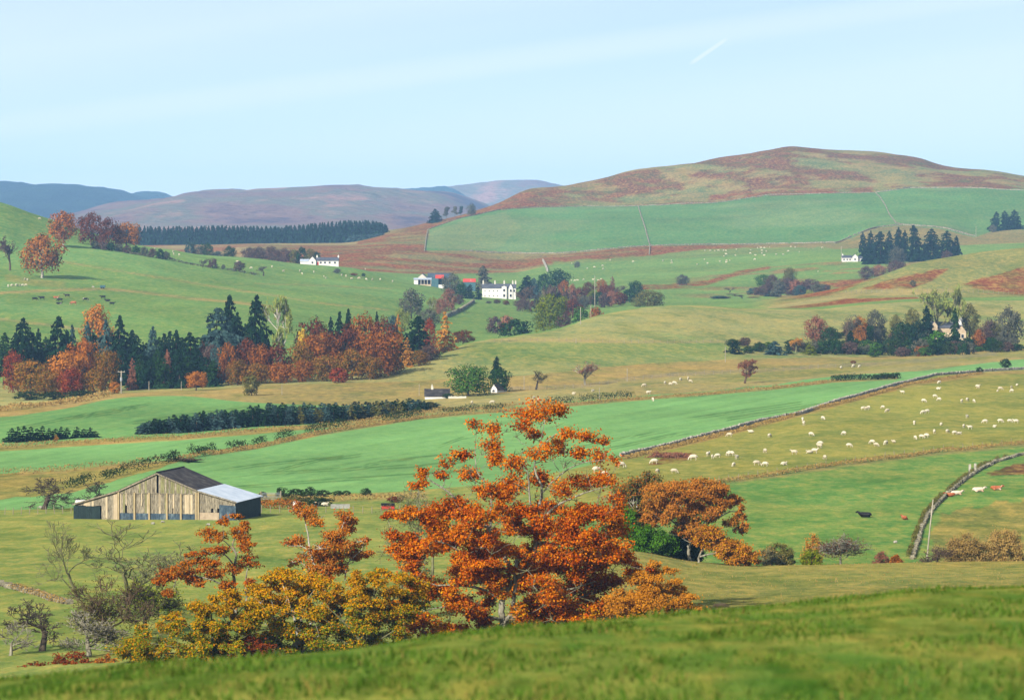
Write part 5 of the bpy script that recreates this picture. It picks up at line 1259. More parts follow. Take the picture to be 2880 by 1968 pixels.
# wood round the chimneyed house on the right
for k, u, t, w, c, Y, lb in [
    ('cypress', 2067, 962, 56, 'conifer', 1300, 'stout dark cypress at the left end of the right wood'), ('shrub', 2104, 974, 38, 'darkgreen', 1310, 'dark bush right of the stout cypress'), ('broad', 2135, 961, 34, 'darkgreen', 1320, 'small dark tree second from the stout cypress'),
    ('conifer', 2178, 959, 50, 'bluefir', 1310, 'blue-green spruce near the left end of the right wood'), ('cypress', 2218, 971, 30, 'conifer', 1320, 'small dark cypress right of the blue-green spruce'), ('airy', 2239, 950, 32, 'larch', 1330, 'thin orange sapling in the right wood'),
    ('conifer', 2277, 966, 34, 'yellowgreen', 1320, 'yellow-green young conifer in the right wood'), ('broad', 2294, 889, 74, 'pink', 1380, 'tall salmon-orange tree, highest at the left of the right wood'), ('broad', 2334, 920, 58, 'darkgreen', 1370, 'dark pine right of the salmon-orange tree'), ('shrub', 2310, 975, 40, 'darkgreen', 1330, 'dark undergrowth below the salmon-orange tree'),
    ('wispy', 2380, 886, 64, 'grey', 1400, 'grey leafless tree in the right wood'), ('broad', 2418, 889, 42, 'oakrust', 1400, 'yellow-brown tree between two grey trees'), ('conifer', 2392, 930, 34, 'conifer', 1360, 'dark conifer under the yellow-brown tree'), ('broad', 2462, 872, 58, 'grey', 1410, 'tall grey leafless tree in the right wood'),
    ('shrub', 2365, 978, 50, 'darkgreen', 1340, 'dark green bush at the foot of the grey tree'), ('shrub', 2420, 980, 50, 'gorse', 1340, 'dark bush below the yellow-brown tree'), ('cypress', 2469, 955, 34, 'conifer', 1345, 'dark cypress below the tall grey tree'), ('shrub', 2440, 955, 40, 'green', 1360, 'green bush left of the dark cypress'),
    ('broad', 2520, 886, 40, 'olive', 1430, 'small olive treetop left of the yellow-olive tree'), ('broad', 2565, 868, 50, 'olive', 1430, 'yellow-olive treetop in the right wood'), ('broad', 2540, 905, 80, 'darkgreen', 1390, 'dark green mass left of the chimneyed house'), ('broad', 2582, 903, 70, 'conifer', 1390, 'dark evergreen mass left of the tall spruce'), ('shrub', 2505, 965, 50, 'mauve', 1360, 'reddish-grey bush in the right wood'),
    ('shrub', 2555, 960, 60, 'darkgreen', 1355, 'dark bush in front of the evergreen mass'), ('conifer', 2606, 861, 44, 'conifer', 1420, 'tall dark spruce left of the chimneyed house'), ('airy', 2634, 816, 84, 'lime', 1440, 'tall feathery yellow-green tree above the chimneyed house'), ('airy', 2686, 804, 48, 'lime', 1450, 'slim yellow-green tree, tallest of the right wood'), ('conifer', 2686, 867, 34, 'darkgreen', 1375, 'narrow green conifer before the house front'),
    ('broad', 2728, 856, 58, 'olive', 1450, 'olive tree behind the chimneys'), ('shrub', 2636, 930, 60, 'bright', 1370, 'bright green bush before the house'), ('shrub', 2668, 944, 94, 'conifer', 1350, 'very dark rounded yew in the house garden'), ('shrub', 2610, 948, 50, 'green', 1360, 'green bush left of the dark yew'), ('shrub', 2597, 970, 44, 'orangered', 1335, 'red-orange bush at the garden edge'),
    ('shrub', 2720, 950, 60, 'darkgreen', 1360, 'dark shrubbery right of the yew'), ('broad', 2752, 926, 42, 'orangered', 1365, 'orange-red tree right of the house gable'), ('broad', 2782, 898, 58, 'mauve', 1420, 'purplish tree right of the chimneys'), ('shrub', 2778, 950, 44, 'conifer', 1370, 'dark evergreen right of the orange-red tree'), ('broad', 2836, 864, 84, 'grey', 1420, 'big grey tree at the right edge'), ('broad', 2815, 945, 70, 'grey', 1370, 'grey bush below the big grey tree')]:
    put(k, u, t, w, c, lb, Y=Y, bark='moss' if k == 'airy' else 'brown')

ru_ = np.random.default_rng(17)
for i, u in enumerate(np.arange(2056, 2872, 21)):
    put('shrub' if i % 3 else 'broad', u + ru_.normal() * 4, ru_.uniform(948, 978), ru_.uniform(34, 52), ['darkgreen', 'gorse', 'mauve', 'darkgreen', 'grey', 'green', 'conifer'][i % 7], 'undergrowth bush filling the right wood below the taller trees', Y=1322 + ru_.uniform(0, 30), group='undergrowth of the right wood')
for i, u in enumerate(np.arange(2330, 2800, 26)):
    if 2625 < u < 2752: continue
    put('broad', u + ru_.normal() * 5, ru_.uniform(905, 935), ru_.uniform(40, 56), ['grey', 'darkgreen', 'mauve', 'olive', 'darkgreen'][i % 5], 'middling tree packed among the right wood', Y=1395 + ru_.uniform(0, 30), group='packed trees of the right wood')
for i, (u, t) in enumerate([(1462, 850), (1480, 858), (1505, 850), (1520, 835), (1560, 812), (1575, 830), (1598, 822), (1610, 805), (1628, 815), (1640, 835), (1660, 838), (1685, 826), (1700, 832), (1720, 822), (1745, 826), (1752, 838), (1600, 860), (1622, 850)]):
    put('broad' if i % 2 else 'shrub', u, t - 6, ru_.uniform(34, 46), ['mauve', 'pink', 'redbrown', 'grey', 'mauve', 'darkgreen'][i % 6], 'autumn thicket tree filling the hollow right of the farmhouse', Y=1960 + ru_.uniform(0, 130), group='thicket right of the farmhouse')
for i, (u, t) in enumerate([(2035, 838), (2060, 832), (2078, 838), (2108, 832), (2122, 815), (2160, 800), (2190, 795), (2200, 815), (2238, 792), (2250, 808), (2262, 800), (2300, 802), (2310, 812), (2120, 840), (2168, 825), (2230, 822)]):
    put('broad' if i % 2 else 'shrub', u, t - 6, ru_.uniform(34, 48), ['mauve', 'grey', 'mauve', 'pink', 'bluefir'][i % 5], 'purplish stream-side bush filling the stream thicket', Y=2130 + ru_.uniform(0, 110), group='bushes of the stream thicket')
# gorse by the farm track right of the barn
for u, t, w, c, vb, lb in [(790, 1369, 32, 'gorse', 1398, 'tall dark gorse bush right of the barn'), (832, 1374, 60, 'gorse', 1402, 'wide dark gorse bush right of the barn'), (872, 1368, 34, 'gorse', 1400, 'pointed gorse bush behind the wide one'), (908, 1377, 50, 'gorse', 1396, 'gorse bush in the middle of the rough strip'),
                           (950, 1379, 30, 'gorse', 1393, 'small gorse bush, left of a pair'), (974, 1379, 28, 'gorse', 1393, 'small gorse bush, right of a pair'), (1030, 1372, 32, 'gorse', 1394, 'lone gorse bush at the crop edge'), (830, 1396, 90, 'olive', 1418, 'olive gorse below the wide gorse bush'), (895, 1397, 90, 'gorse', 1422, 'long low gorse above the bales'), (740, 1382, 26, 'gorse', 1400, 'gorse bush touching the barn lean-to'), (1110, 1396, 50, 'deadred', 1412, 'dark red bramble above the red trailer')]:
    put('shrub', u, t, w, c, lb, vb=vb, ymin=560)

# young conifer belt across the valley and the strip at the left
rb_ = np.random.default_rng(55)
bl = ([390, 500, 600, 720, 860, 1000, 1120, 1232], [1226, 1222, 1214, 1204, 1196, 1186, 1172, 1150])
tl = ([390, 430, 520, 620, 720, 900, 1050, 1150, 1232], [1196, 1174, 1164, 1150, 1136, 1132, 1128, 1120, 1132])
for r_, (dy, k) in enumerate([(4, .86), (16, .95), (30, 1.0)]):
    for u in np.arange(396 + r_ * 5, 1228, 15.5):
        u2 = u + rb_.normal() * 3
        vb = np.interp(u2, *bl) - dy * .3
        t = np.interp(u2, *tl); top = vb - (vb - t) * k * rb_.uniform(.78, 1.05)
        Yb = where(u2, np.interp(u2, *bl) - 2, 700)[1] + dy
        front = r_ == 0 and u2 > 830 and rb_.random() < .45
        put('youngfir', u2, top, rb_.uniform(34, 54), 'olive' if front else ('bluefir' if rb_.random() < .3 else 'conifer'), 'small yellowish young tree along the front of the conifer belt' if front else 'dark young conifer in the long belt across the valley', Y=Yb,
            group='yellowish saplings before the conifer belt' if front else 'young conifers of the long belt')
for u, vb, t in [(32, 1243, 1204), (50, 1243, 1200), (68, 1242, 1198), (86, 1241, 1200), (104, 1240, 1205), (120, 1238, 1198), (138, 1237, 1204), (156, 1236, 1205), (172, 1235, 1200), (188, 1234, 1203), (216, 1231, 1200), (236, 1231, 1206), (252, 1230, 1202), (268, 1230, 1212)]:
    put('youngfir', u, t, rb_.uniform(32, 46), 'conifer', 'dark young conifer in the short clump at the left edge', vb=vb, ymin=720, group='young conifers of the short left clump')
put('youngfir', 157, 1222, 20, 'larch', 'orange sapling in front of the short conifer clump', vb=1240, ymin=720)

# hedges: each a thing of its own, of separate clumps of leaves
def hedge(label, pts, h, width, leaf, gap=.0, ymin=500, seed=1, lsize=.22, per=40, name='hedge', spacing=1.1, stuff=True):
    rng = np.random.default_rng(seed)
    us = np.array([p[0] for p in pts]); vs2 = np.array([p[1] for p in pts])
    w = [where(u, v, ymin) for u, v in pts]
    W3 = np.array(w); seg = np.concatenate([[0], np.cumsum(np.linalg.norm(np.diff(W3[:, :2], axis=0), axis=1))])
    n = max(3, int(seg[-1] / spacing)); cen, out = [], []
    for s_ in np.linspace(0, seg[-1], n):
        if fbm(s_ / 9 + seed, 3.3, 2) < gap: continue
        x = np.interp(s_, seg, W3[:, 0]); y = np.interp(s_, seg, W3[:, 1]); z = zxy(x, y)
        hh = h * (.55 + .9 * fbm(s_ / 5 + seed * 3, 1.7, 3)); k = per
        a = unit(rng.normal(size=(k, 3)) + np.array([0, 0, .5]))
        c = np.array([x, y, z + hh * .45])
        p = c + a * np.array([spacing * .9, width * .5, hh * .55]) * rng.uniform(.5, 1.1, (k, 1))
        cen.append(p); out.append(a)
    cen = np.concatenate(cen); out = np.concatenate(out)
    o0 = W3[0]
    v, q = leaf_arrays(cen - o0, out, lsize * rng.uniform(.6, 1.3, len(cen)), 1.4, .5, rng)
    o = link_mesh(name, np_mesh(name, v, q), LM[leaf], loc=o0)
    if leaf in ('drygrass', 'orangered'):
        o.name = 'grass_verge'; return tag(o, label, 'grass', kind='stuff')
    return tag(o, label, 'hedge')
hedge('dark gappy hedge along the top of the big green crop field', [(480, 1300), (600, 1275), (720, 1257), (900, 1217), (1040, 1194), (1180, 1174), (1300, 1163), (1440, 1152), (1600, 1137), (1800, 1121)], 2.2, 2.0, 'gorse', gap=.47, ymin=640, seed=4)
hedge('overgrown hedge behind the barn', [(190, 1374), (300, 1346), (370, 1327), (430, 1312), (500, 1294)], 1.9, 1.6, 'gorse', gap=.36, ymin=600, seed=6, per=34)
hedge('dark brambly hedge at the right end of the crop field', [(2345, 1071), (2400, 1069), (2460, 1068), (2525, 1064)], 1.6, 2.0, 'gorse', gap=.0, ymin=800, seed=9, per=90, lsize=.3)
hedge('dry reedy grass strip above the left crop strip', [(-30, 1336), (100, 1331), (250, 1320), (450, 1301)], 1.2, 1.6, 'drygrass', ymin=600, seed=11, per=24, spacing=1.0)
hedge('dry grass verge below the conifer belt', [(-30, 1264), (200, 1250), (500, 1234), (720, 1214), (1000, 1193), (1200, 1163), (1440, 1144)], 1.1, 2.5, 'drygrass', ymin=680, seed=13, gap=.3, spacing=1.6)
hedge('dry grass margin of the big green crop field', [(500, 1294), (720, 1260), (900, 1220), (1180, 1177), (1440, 1155), (1800, 1124), (2160, 1096), (2345, 1074)], .9, 2.0, 'drygrass', ymin=640, seed=15, gap=.25, spacing=1.5)
hedge('reddish dry weeds along the barn fence', [(700, 1428), (740, 1428), (790, 1431), (830, 1433)], 1.6, 2.0, 'orangered', ymin=540, seed=17, spacing=.6, per=40, lsize=.22)
hedge('straw-coloured weeds in the rough strip right of the barn', [(820, 1410), (940, 1408), (1060, 1404), (1180, 1400)], .9, 3.0, 'drygrass', ymin=560, seed=19, spacing=.9, per=30, lsize=.22)
hedge('dark hedge line under the skyline beeches', [(270, 700), (340, 709), (420, 724), (480, 732), (560, 748), (640, 760), (720, 774)], 1.2, 1.5, 'grey', gap=.35, ymin=1800, seed=21, spacing=2.2, lsize=.5)
hedge('tawny reeds on the bank left of the wood', [(-30, 1160), (60, 1150), (150, 1140), (240, 1128), (310, 1115)], 1.6, 4.0, 'drygrass', ymin=880, seed=23, spacing=1.5, lsize=.35, per=30)

# the far plantation reads as one dark mass
def forest_mass(name, label, lines, Y0, depth, hrange, spacing, leaf, seed=3):
    rng = np.random.default_rng(seed)
    us_, vt = lines
    cm = PROTO['youngfir'][0][0]
    co = np.zeros(len(cm.vertices) * 3, np.float32); cm.vertices.foreach_get('co', co); co = co.reshape(-1, 3)
    nf = len(co) // 4; sel = rng.permutation(nf)[:95]; base = co.reshape(-1, 4, 3)[sel]; bc = base.mean(axis=1, keepdims=True); base = bc + (base - bc) * 2.1
    V = []
    for d in np.arange(0, depth, spacing):
        Y = Y0 + d
        for u in np.arange(us_[0], us_[-1], spacing * F / Y):
            uu = u + rng.normal() * 2
            x = (uu - 1440) * Y / F; z = zg(uu, Y)
            t = np.interp(uu, us_, vt)
            h = (zv(t, Y0) - zg(uu, Y0)) * rng.uniform(*hrange)
            a = rng.uniform(0, 6.28); c_, s_ = math.cos(a), math.sin(a)
            w = spacing * 2.2
            b = base * np.array([w, w, h]); b = np.stack([b[..., 0] * c_ - b[..., 1] * s_ + x, b[..., 0] * s_ + b[..., 1] * c_ + Y, b[..., 2] + z], -1)
            V.append(b.reshape(-1, 3))
    V = np.concatenate(V)
    o = link_mesh(name, np_mesh(name, V, np.arange(len(V)).reshape(-1, 4)), LM[leaf])
    return tag(o, label, 'forest', kind='stuff')
forest_mass('conifer_plantation', 'long dark conifer plantation across the foot of the far moor', ([300, 390, 500, 640, 780, 860, 950, 1010, 1050, 1085], [640, 640, 640, 638, 640, 634, 626, 621, 621, 632]), 3430, 20, (.86, 1.06), 3.6, 'conifer')
forest_mass('conifer_plantation', 'lower young plantation in front of the right end of the dark plantation', ([985, 1020, 1060, 1085], [662, 659, 658, 656]), 3330, 10, (.9, 1.05), 3.4, 'bluefir', 5)

# ------------------------------------------------------------------ built things
def noisy_mat(name, cols, sc=1.0, stretch=(1, 1, 1), rough=.85, metal=0.0, rand=.0, bump=0.0):
    m, n, l, b = new_mat(name)
    tc = n.new('ShaderNodeTexCoord'); mp = n.new('ShaderNodeMapping'); mp.inputs['Scale'].default_value = stretch
    l.new(tc.outputs['Object'], mp.inputs[0])
    t = n.new('ShaderNodeTexNoise'); t.inputs['Scale'].default_value = sc; t.inputs['Detail'].default_value = 5; t.inputs['Roughness'].default_value = .62
    l.new(mp.outputs[0], t.inputs['Vector'])
    r = n.new('ShaderNodeValToRGB'); l.new(t.outputs['Fac'], r.inputs[0])
    e = r.color_ramp.elements; cs = [alb(*c) + (1,) for c in cols]
    e[0].position = .34; e[0].color = cs[0]; e[1].position = .68; e[1].color = cs[-1]
    for i, c in enumerate(cs[1:-1]): x = e.new(.34 + .34 * (i + 1) / (len(cs) - 1)); x.color = c
    col = r.outputs[0]
    if rand:
        oi = n.new('ShaderNodeObjectInfo'); hs = n.new('ShaderNodeHueSaturation'); v = n.new('ShaderNodeMapRange'); l.new(oi.outputs['Random'], v.inputs[0])
        for i, x in enumerate((0, 1, 1 - rand, 1 + rand)): v.inputs[i + 1].default_value = x
        l.new(v.outputs[0], hs.inputs['Value']); l.new(col, hs.inputs['Color']); col = hs.outputs[0]
    l.new(col, b.inputs['Base Color'])
    b.inputs['Roughness'].default_value = rough; b.inputs['Metallic'].default_value = metal
    if bump:
        bp = n.new('ShaderNodeBump'); bp.inputs['Strength'].default_value = .6; bp.inputs['Distance'].default_value = bump
        l.new(t.outputs['Fac'], bp.inputs['Height']); l.new(bp.outputs[0], b.inputs['Normal'])
    return m
MT = dict(
    board=noisy_mat('weathered_boards', [(96, 88, 74), (150, 140, 118), (188, 176, 150)], 2.6, (3, 3, .5), rand=.2),
    board_pale=noisy_mat('pale_new_boards', [(190, 172, 138), (226, 206, 172)], 2.2, (3, 3, .35), rand=.1),
    board_green=noisy_mat('mossy_boards', [(108, 104, 72), (158, 156, 108)], 2.2, (3, 3, .35), rand=.15),
    post=noisy_mat('old_posts', [(164, 144, 106), (202, 182, 140)], 3, (3, 3, .4)),
    sheet=noisy_mat('blue_grey_sheet', [(44, 62, 76), (72, 92, 106), (120, 136, 140)], 1.4, (1, 1, .5), .6),
    darksheet=noisy_mat('dark_green_sheet', [(26, 44, 44), (44, 64, 62)], 1.4, (1, 1, .5), .6),
    roofdark=noisy_mat('tarred_roof', [(46, 44, 46), (66, 62, 62), (92, 88, 84)], .8, (1, 1, 1), .8),
    roofgrey=noisy_mat('galvanised_roof', [(176, 190, 206), (204, 214, 226)], .6, (1, 1, 1), .45, 0.0),
    block=noisy_mat('concrete_block', [(170, 150, 124), (204, 184, 154)], 1.5),
    dark=noisy_mat('black_and_shade', [(20, 22, 24), (30, 32, 34)], 1),  # near black: painted shade inside buildings, also plain black for wheels and bars
    white=noisy_mat('whitewash', [(236, 232, 222), (255, 252, 244)], .8),
    slate=noisy_mat('slate_roof', [(74, 78, 88), (104, 108, 118)], .5),
    glass=noisy_mat('window_glass', [(40, 46, 54), (60, 66, 76)], 1, rough=.2),
    redroof=noisy_mat('red_roof', [(214, 70, 54), (238, 96, 78)], .5),
    cream=noisy_mat('cream_wall', [(214, 208, 190), (236, 230, 212)], .7),
    bluegreen=noisy_mat('blue_green_cladding', [(66, 104, 112), (84, 122, 126)], .7),
    sand=noisy_mat('sandstone', [(196, 172, 140), (224, 204, 172)], .8),
    stone=noisy_mat('dry_stone', [(104, 100, 84), (152, 144, 118), (192, 182, 156)], .9, bump=.1),
    stonepale=noisy_mat('lichen_stone', [(128, 124, 110), (184, 178, 160), (214, 208, 192)], 1.6, bump=.1),
    wood=noisy_mat('fence_wood', [(132, 120, 98), (186, 174, 146)], 3, (2, 2, .4)),
    wire=noisy_mat('wire', [(90, 88, 84), (120, 118, 112)], 1),
    red=noisy_mat('red_paint', [(196, 44, 30), (224, 70, 50)], 1.5, rough=.5),
    wool=noisy_mat('wool', [(214, 202, 170), (240, 230, 204)], 3),
    woolgrey=noisy_mat('grubby_wool', [(196, 182, 148), (226, 214, 184)], 3),
    cowblack=noisy_mat('black_hide', [(16, 14, 14), (22, 20, 20), (30, 28, 26)], 1.2, rough=.6),
    cowpatch=noisy_mat('black_and_white_hide', [(18, 16, 16), (24, 22, 20), (220, 212, 200)], 1.1, rough=.7),
    cowbrown=noisy_mat('red_and_white_hide', [(150, 78, 40), (190, 110, 64), (240, 226, 206)], 1.0, rough=.7),
    cowwhite=noisy_mat('cream_hide', [(246, 232, 212), (236, 214, 186), (196, 128, 84)], .9, rough=.7),
    pole=noisy_mat('pole_wood', [(150, 140, 120), (200, 190, 168)], 2, (3, 3, .3)),
    metal=noisy_mat('grey_metal', [(150, 156, 162), (196, 202, 208)], 2, rough=.5),
    trough=noisy_mat('concrete', [(150, 150, 140), (190, 190, 178)], 2))

def boxp(name, mat, parent, x0, x1, y0, y1, z0, z1):
    g = Geo(); g.box(x0, x1, y0, y1, z0, z1); return g.build(name, MT[mat], parent)
def quadslab(name, mat, parent, p, th):
    """slab from four corner points (ccw from above), thickened downward"""
    p = [np.array(q, float) for q in p]; g = Geo()
    g.hexa([q - np.array([0, 0, th]) for q in p] + p); return g.build(name, MT[mat], parent)
def corrugated(name, mat, parent, a, b, c, d, n, amp):
    """ribbed sheet: a-b lower edge, d-c upper edge, ribs run from a to d"""
    a, b, c, d = [np.array(q, float) for q in (a, b, c, d)]
    nrm = np.cross(b - a, d - a); nrm /= np.linalg.norm(nrm)
    f = np.linspace(0, 1, n); off = nrm[None] * (amp * np.where(np.arange(n) % 2, 1, -1))[:, None]
    lo = a + (b - a) * f[:, None] + off; hi = d + (c - d) * f[:, None] + off
    v = np.concatenate([lo, hi, lo - nrm * .03, hi - nrm * .03]); q = []
    for i in range(n - 1):
        q += [(i, i + 1, n + i + 1, n + i), (2 * n + i + 1, 2 * n + i, 3 * n + i, 3 * n + i + 1)]
    q += [(i, 2 * n + i, 2 * n + i + 1, i + 1) for i in range(n - 1)] + [(n + i, n + i + 1, 3 * n + i + 1, 3 * n + i) for i in range(n - 1)]
    g = Geo(); g.add(v, q); return g.build(name, MT[mat], parent)

# ---- the big barn
S = 562 / F
def build_barn():
    Yb = 562.0; a = math.radians(11.9)
    zb = min(zg(u, Yb) for u in (230, 442, 640)) + .05
    zb = zv(1459, Yb)
    root = empty('barn', ((442 - 1440) * Yb / F, Yb, zb), -a)
    tag(root, 'large weathered timber barn with dark roof and pale grey lean-to roof', 'barn')
    D = 13.2
    roofz = lambda x: float(np.interp(x, [-12.6, -5.75, 0, 6.15, 11.75], [1.95, 4.0, 6.6, 4.14, 2.62]))
    rng = np.random.default_rng(4)
    # inner shell painted near black, shade put behind the board gaps
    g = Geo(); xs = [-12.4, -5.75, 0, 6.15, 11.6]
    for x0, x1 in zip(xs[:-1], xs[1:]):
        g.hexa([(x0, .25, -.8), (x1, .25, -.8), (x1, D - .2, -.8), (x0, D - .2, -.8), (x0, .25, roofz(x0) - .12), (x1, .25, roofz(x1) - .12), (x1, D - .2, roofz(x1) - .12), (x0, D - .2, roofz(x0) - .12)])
    g.build('shade_shell', MT['dark'], root)
    def board(x, w, z0, z1, y=-.02, mat='board', lean=0.0):
        zl, zr = min(z1, roofz(x) - .04), min(z1, roofz(x + w) - .04)
        if min(zl, zr) - z0 < .2: return
        g = Geo(); g.hexa([(x, y, z0), (x + w, y, z0), (x + w, y + .05, z0), (x, y + .05, z0), (x + lean, y, zl), (x + w + lean, y, zr), (x + w + lean, y + .05, zr), (x + lean, y + .05, zl)])
        g.build('board', MT[mat], root)
    w = .285
    for x in np.arange(-5.7, 6.05, w + .012):
        r = rng.random(); m = 'board_pale' if r > .93 else ('board_green' if r > .78 else 'board')
        lo = .78 + rng.uniform(-.03, .05)
        if not (-4.85 < x < -4.5 and False):
            hi = 3.66 + rng.uniform(-.05, .05)
            if -4.95 < x < -4.6: lo = 2.1
            if 2.05 < x < 2.35: lo = 1.6; m = 'board_pale'
            if 4.0 < x < 4.7: m = 'board_pale'
            if -1.55 < x < -1.1: m = 'board_pale'
            board(x, w, lo, hi, mat=m)
        if not (-.25 < x < .02): board(x, w, 3.70, 99, y=-.07, lean=rng.uniform(-.01, .01), mat='board_green' if rng.random() > .72 else 'board')
    for x in np.arange(-12.5, -6.0, w + .012):
        board(x, w, (1.75 if x < -8.6 else -.4) + rng.uniform(-.05, .05), 99, mat='board_pale' if rng.random() > .8 else 'board')
    for x in np.arange(6.3, 11.5, w + .012):
        lo = 1.05 if x < 9.2 else 2.05
        if rng.random() < .12: lo += .6
        board(x, w, lo + rng.uniform(-.02, .02), 99, mat='board')
    for x in (-5.75, -3.35, -1.15, 1.5, 3.6, 5.85, 6.2):
        boxp('post', 'post', root, x - .13, x + .13, -.24, -.09, -.5, min(3.9, roofz(x) - .1) if x in (-5.75, 5.85, 6.2) else 3.75 - (x == 3.6) * .1)
    for x in (-4.6, -2.3, .35, 2.55, 4.8):
        boxp('post', 'board_pale', root, x - .06, x + .06, -.13, -.08, 1.9 if x < 2 else .8, 3.66)
    boxp('rail', 'board', root, -5.6, 6.0, -.1, -.075, 3.6, 3.72)
    corrugated('base_sheet', 'sheet', root, (-5.6, -.05, -.5), (5.75, -.05, -.5), (5.75, -.05, .8), (-5.6, -.05, .8), 84, .02)
    boxp('block_wall', 'block', root, 6.35, 9.25, -.12, .15, -.5, 1.04)
    corrugated('corner_sheet', 'sheet', root, (9.3, -.08, -.5), (11.72, -.08, -.5), (11.72, -.08, 2.04), (9.3, -.08, 2.2), 22, .02)
    corrugated('side_sheet', 'darksheet', root, (-12.55, -.1, -.8), (-8.55, -.1, -.8), (-8.55, -.1, 1.72), (-12.55, -.1, 1.72), 30, .02)
    corrugated('end_wall', 'darksheet', root, (11.75, -.05, -.5), (11.75, D, -.8), (11.75, D, 2.5), (11.75, -.05, 2.55), 70, .02)
    # roofs with a small overhang
    corrugated('roof_slope', 'roofdark', root, (6.25, -.3, 4.16), (6.25, D + .2, 4.16), (0, D + .2, 6.68), (0, -.3, 6.68), 70, .03)
    corrugated('roof_slope', 'roofdark', root, (-5.85, D + .2, 4.03), (-5.85, -.3, 4.03), (0, -.3, 6.68), (0, D + .2, 6.68), 70, .03)
    corrugated('lean_to_roof', 'roofgrey', root, (12.0, -.35, 2.58), (12.0, D + .3, 2.58), (6.1, D + .3, 4.26), (6.1, -.35, 4.26), 90, .03)
    corrugated('lean_to_roof', 'roofdark', root, (-12.8, D + .2, 1.93), (-12.8, -.3, 1.93), (-5.7, -.3, 4.06), (-5.7, D + .2, 4.06), 60, .03)
    for (x0, x1) in ((-12.7, -5.75), (-5.75, 0), (0, 6.15), (6.15, 11.9)):
        g = Geo(); z0, z1 = roofz(x0), roofz(x1)
        g.hexa([(x0, -.33, z0 - .16), (x1, -.33, z1 - .16), (x1, -.27, z1 - .16), (x0, -.27, z0 - .16), (x0, -.33, z0 + .05), (x1, -.33, z1 + .05), (x1, -.27, z1 + .05), (x0, -.27, z0 + .05)])
        g.build('barge_board', MT['board'], root)
    g = Geo(); g.tube([(0, -.35, 6.72), (0, D + .25, 6.72)], .1, 6); g.build('ridge_cap', MT['roofdark'], root)
build_barn()

def gable_block(root, x0, x1, y0, y1, h, rise, wall, roof, along='x', z0=-1.0, eave=.2):
    """walls with gables and a two-slope roof; ridge runs along x or y"""
    g = Geo()
    if along == 'x':
        ym = (y0 + y1) / 2
        g.add([(x0, y0, z0), (x1, y0, z0), (x1, y1, z0), (x0, y1, z0), (x0, y0, h), (x1, y0, h), (x1, y1, h), (x0, y1, h), (x0, ym, h + rise), (x1, ym, h + rise)],
              [(0, 1, 5, 4), (2, 3, 7, 6), (1, 2, 6, 5), (3, 0, 4, 7)], [(5, 6, 9), (7, 4, 8)])
        g.build('wall', MT[wall], root)
        e = eave; k = rise / max(.01, ym - y0)
        quadslab('roof', roof, root, [(x0 - e, y0 - e, h - e * k + .12), (x1 + e, y0 - e, h - e * k + .12), (x1 + e, ym, h + rise + .14), (x0 - e, ym, h + rise + .14)], .12)
        quadslab('roof', roof, root, [(x1 + e, y1 + e, h - e * k + .12), (x0 - e, y1 + e, h - e * k + .12), (x0 - e, ym, h + rise + .14), (x1 + e, ym, h + rise + .14)], .12)
    else:
        xm = (x0 + x1) / 2
        g.add([(x0, y0, z0), (x1, y0, z0), (x1, y1, z0), (x0, y1, z0), (x0, y0, h), (x1, y0, h), (x1, y1, h), (x0, y1, h), (xm, y0, h + rise), (xm, y1, h + rise)],
              [(0, 1, 5, 4), (2, 3, 7, 6), (1, 2, 6, 5), (3, 0, 4, 7)], [(4, 5, 8), (6, 7, 9)])
        g.build('wall', MT[wall], root)
        e = eave; k = rise / max(.01, xm - x0)
        quadslab('roof', roof, root, [(x0 - e, y1 + e, h - e * k + .12), (x0 - e, y0 - e * .3, h - e * k + .12), (xm, y0 - e * .3, h + rise + .14), (xm, y1 + e, h + rise + .14)], .12)
        quadslab('roof', roof, root, [(x1 + e, y0 - e * .3, h - e * k + .12), (x1 + e, y1 + e, h - e * k + .12), (xm, y1 + e, h + rise + .14), (xm, y0 - e * .3, h + rise + .14)], .12)
def window(root, x, z, w, h, y, frame='white', depth=.1):
    f = boxp('window', frame, root, x - w / 2 - .08, x + w / 2 + .08, y - .06, y + .02, z - .08, z + h + .08)
    boxp('pane', 'glass', f, x - w / 2, x + w / 2, y - .09, y - .05, z, z + h)
def chimney(root, x, y, z0, z1, w=.8, mat='white'):
    c = boxp('chimney', mat, root, x - w / 2, x + w / 2, y - w / 2, y + w / 2, z0, z1)
    g = Geo(); g.tube([(x, y, z1), (x, y, z1 + .5)], .16, 6); g.build('chimney_pot', MT['cream'], c)

def site(name, label, cat, u, v, ymin, rz=0.0, lift=0.0):
    x, Y, z = where(u, v, ymin)
    r = empty(name, (x, Y, z + lift), rz); tag(r, label, cat, kind='thing')
    return r, Y / F
# white farm cottage on the left crest
r, s = site('farm_cottage', 'long white farm cottage with dark slate roof on the pasture crest', 'cottage', 900, 746, 1900)
gable_block(r, -11 * s * 1.0, 52 * s, 0, 6, 2.6, 1.9, 'white', 'slate')
gable_block(r, -31 * s, -11.2 * s, -1.5, 6, 2.7, 2.3, 'white', 'slate', 'y')
gable_block(r, -56 * s, -31.5 * s, 1, 6, 2.2, 1.2, 'white', 'roofgrey')
for k in (2, 14, 27, 42): window(r, k * s, 1.0, 1.1, 1.0, 0)
window(r, -21 * s, 1.0, 1.0, 1.1, -1.5); chimney(r, 51 * s, 3, 4, 5.6); chimney(r, -9 * s, 3, 4, 5.6)
boxp('door', 'red', r, -9 * s, -4 * s, -.1, .05, -.3, 2.0)
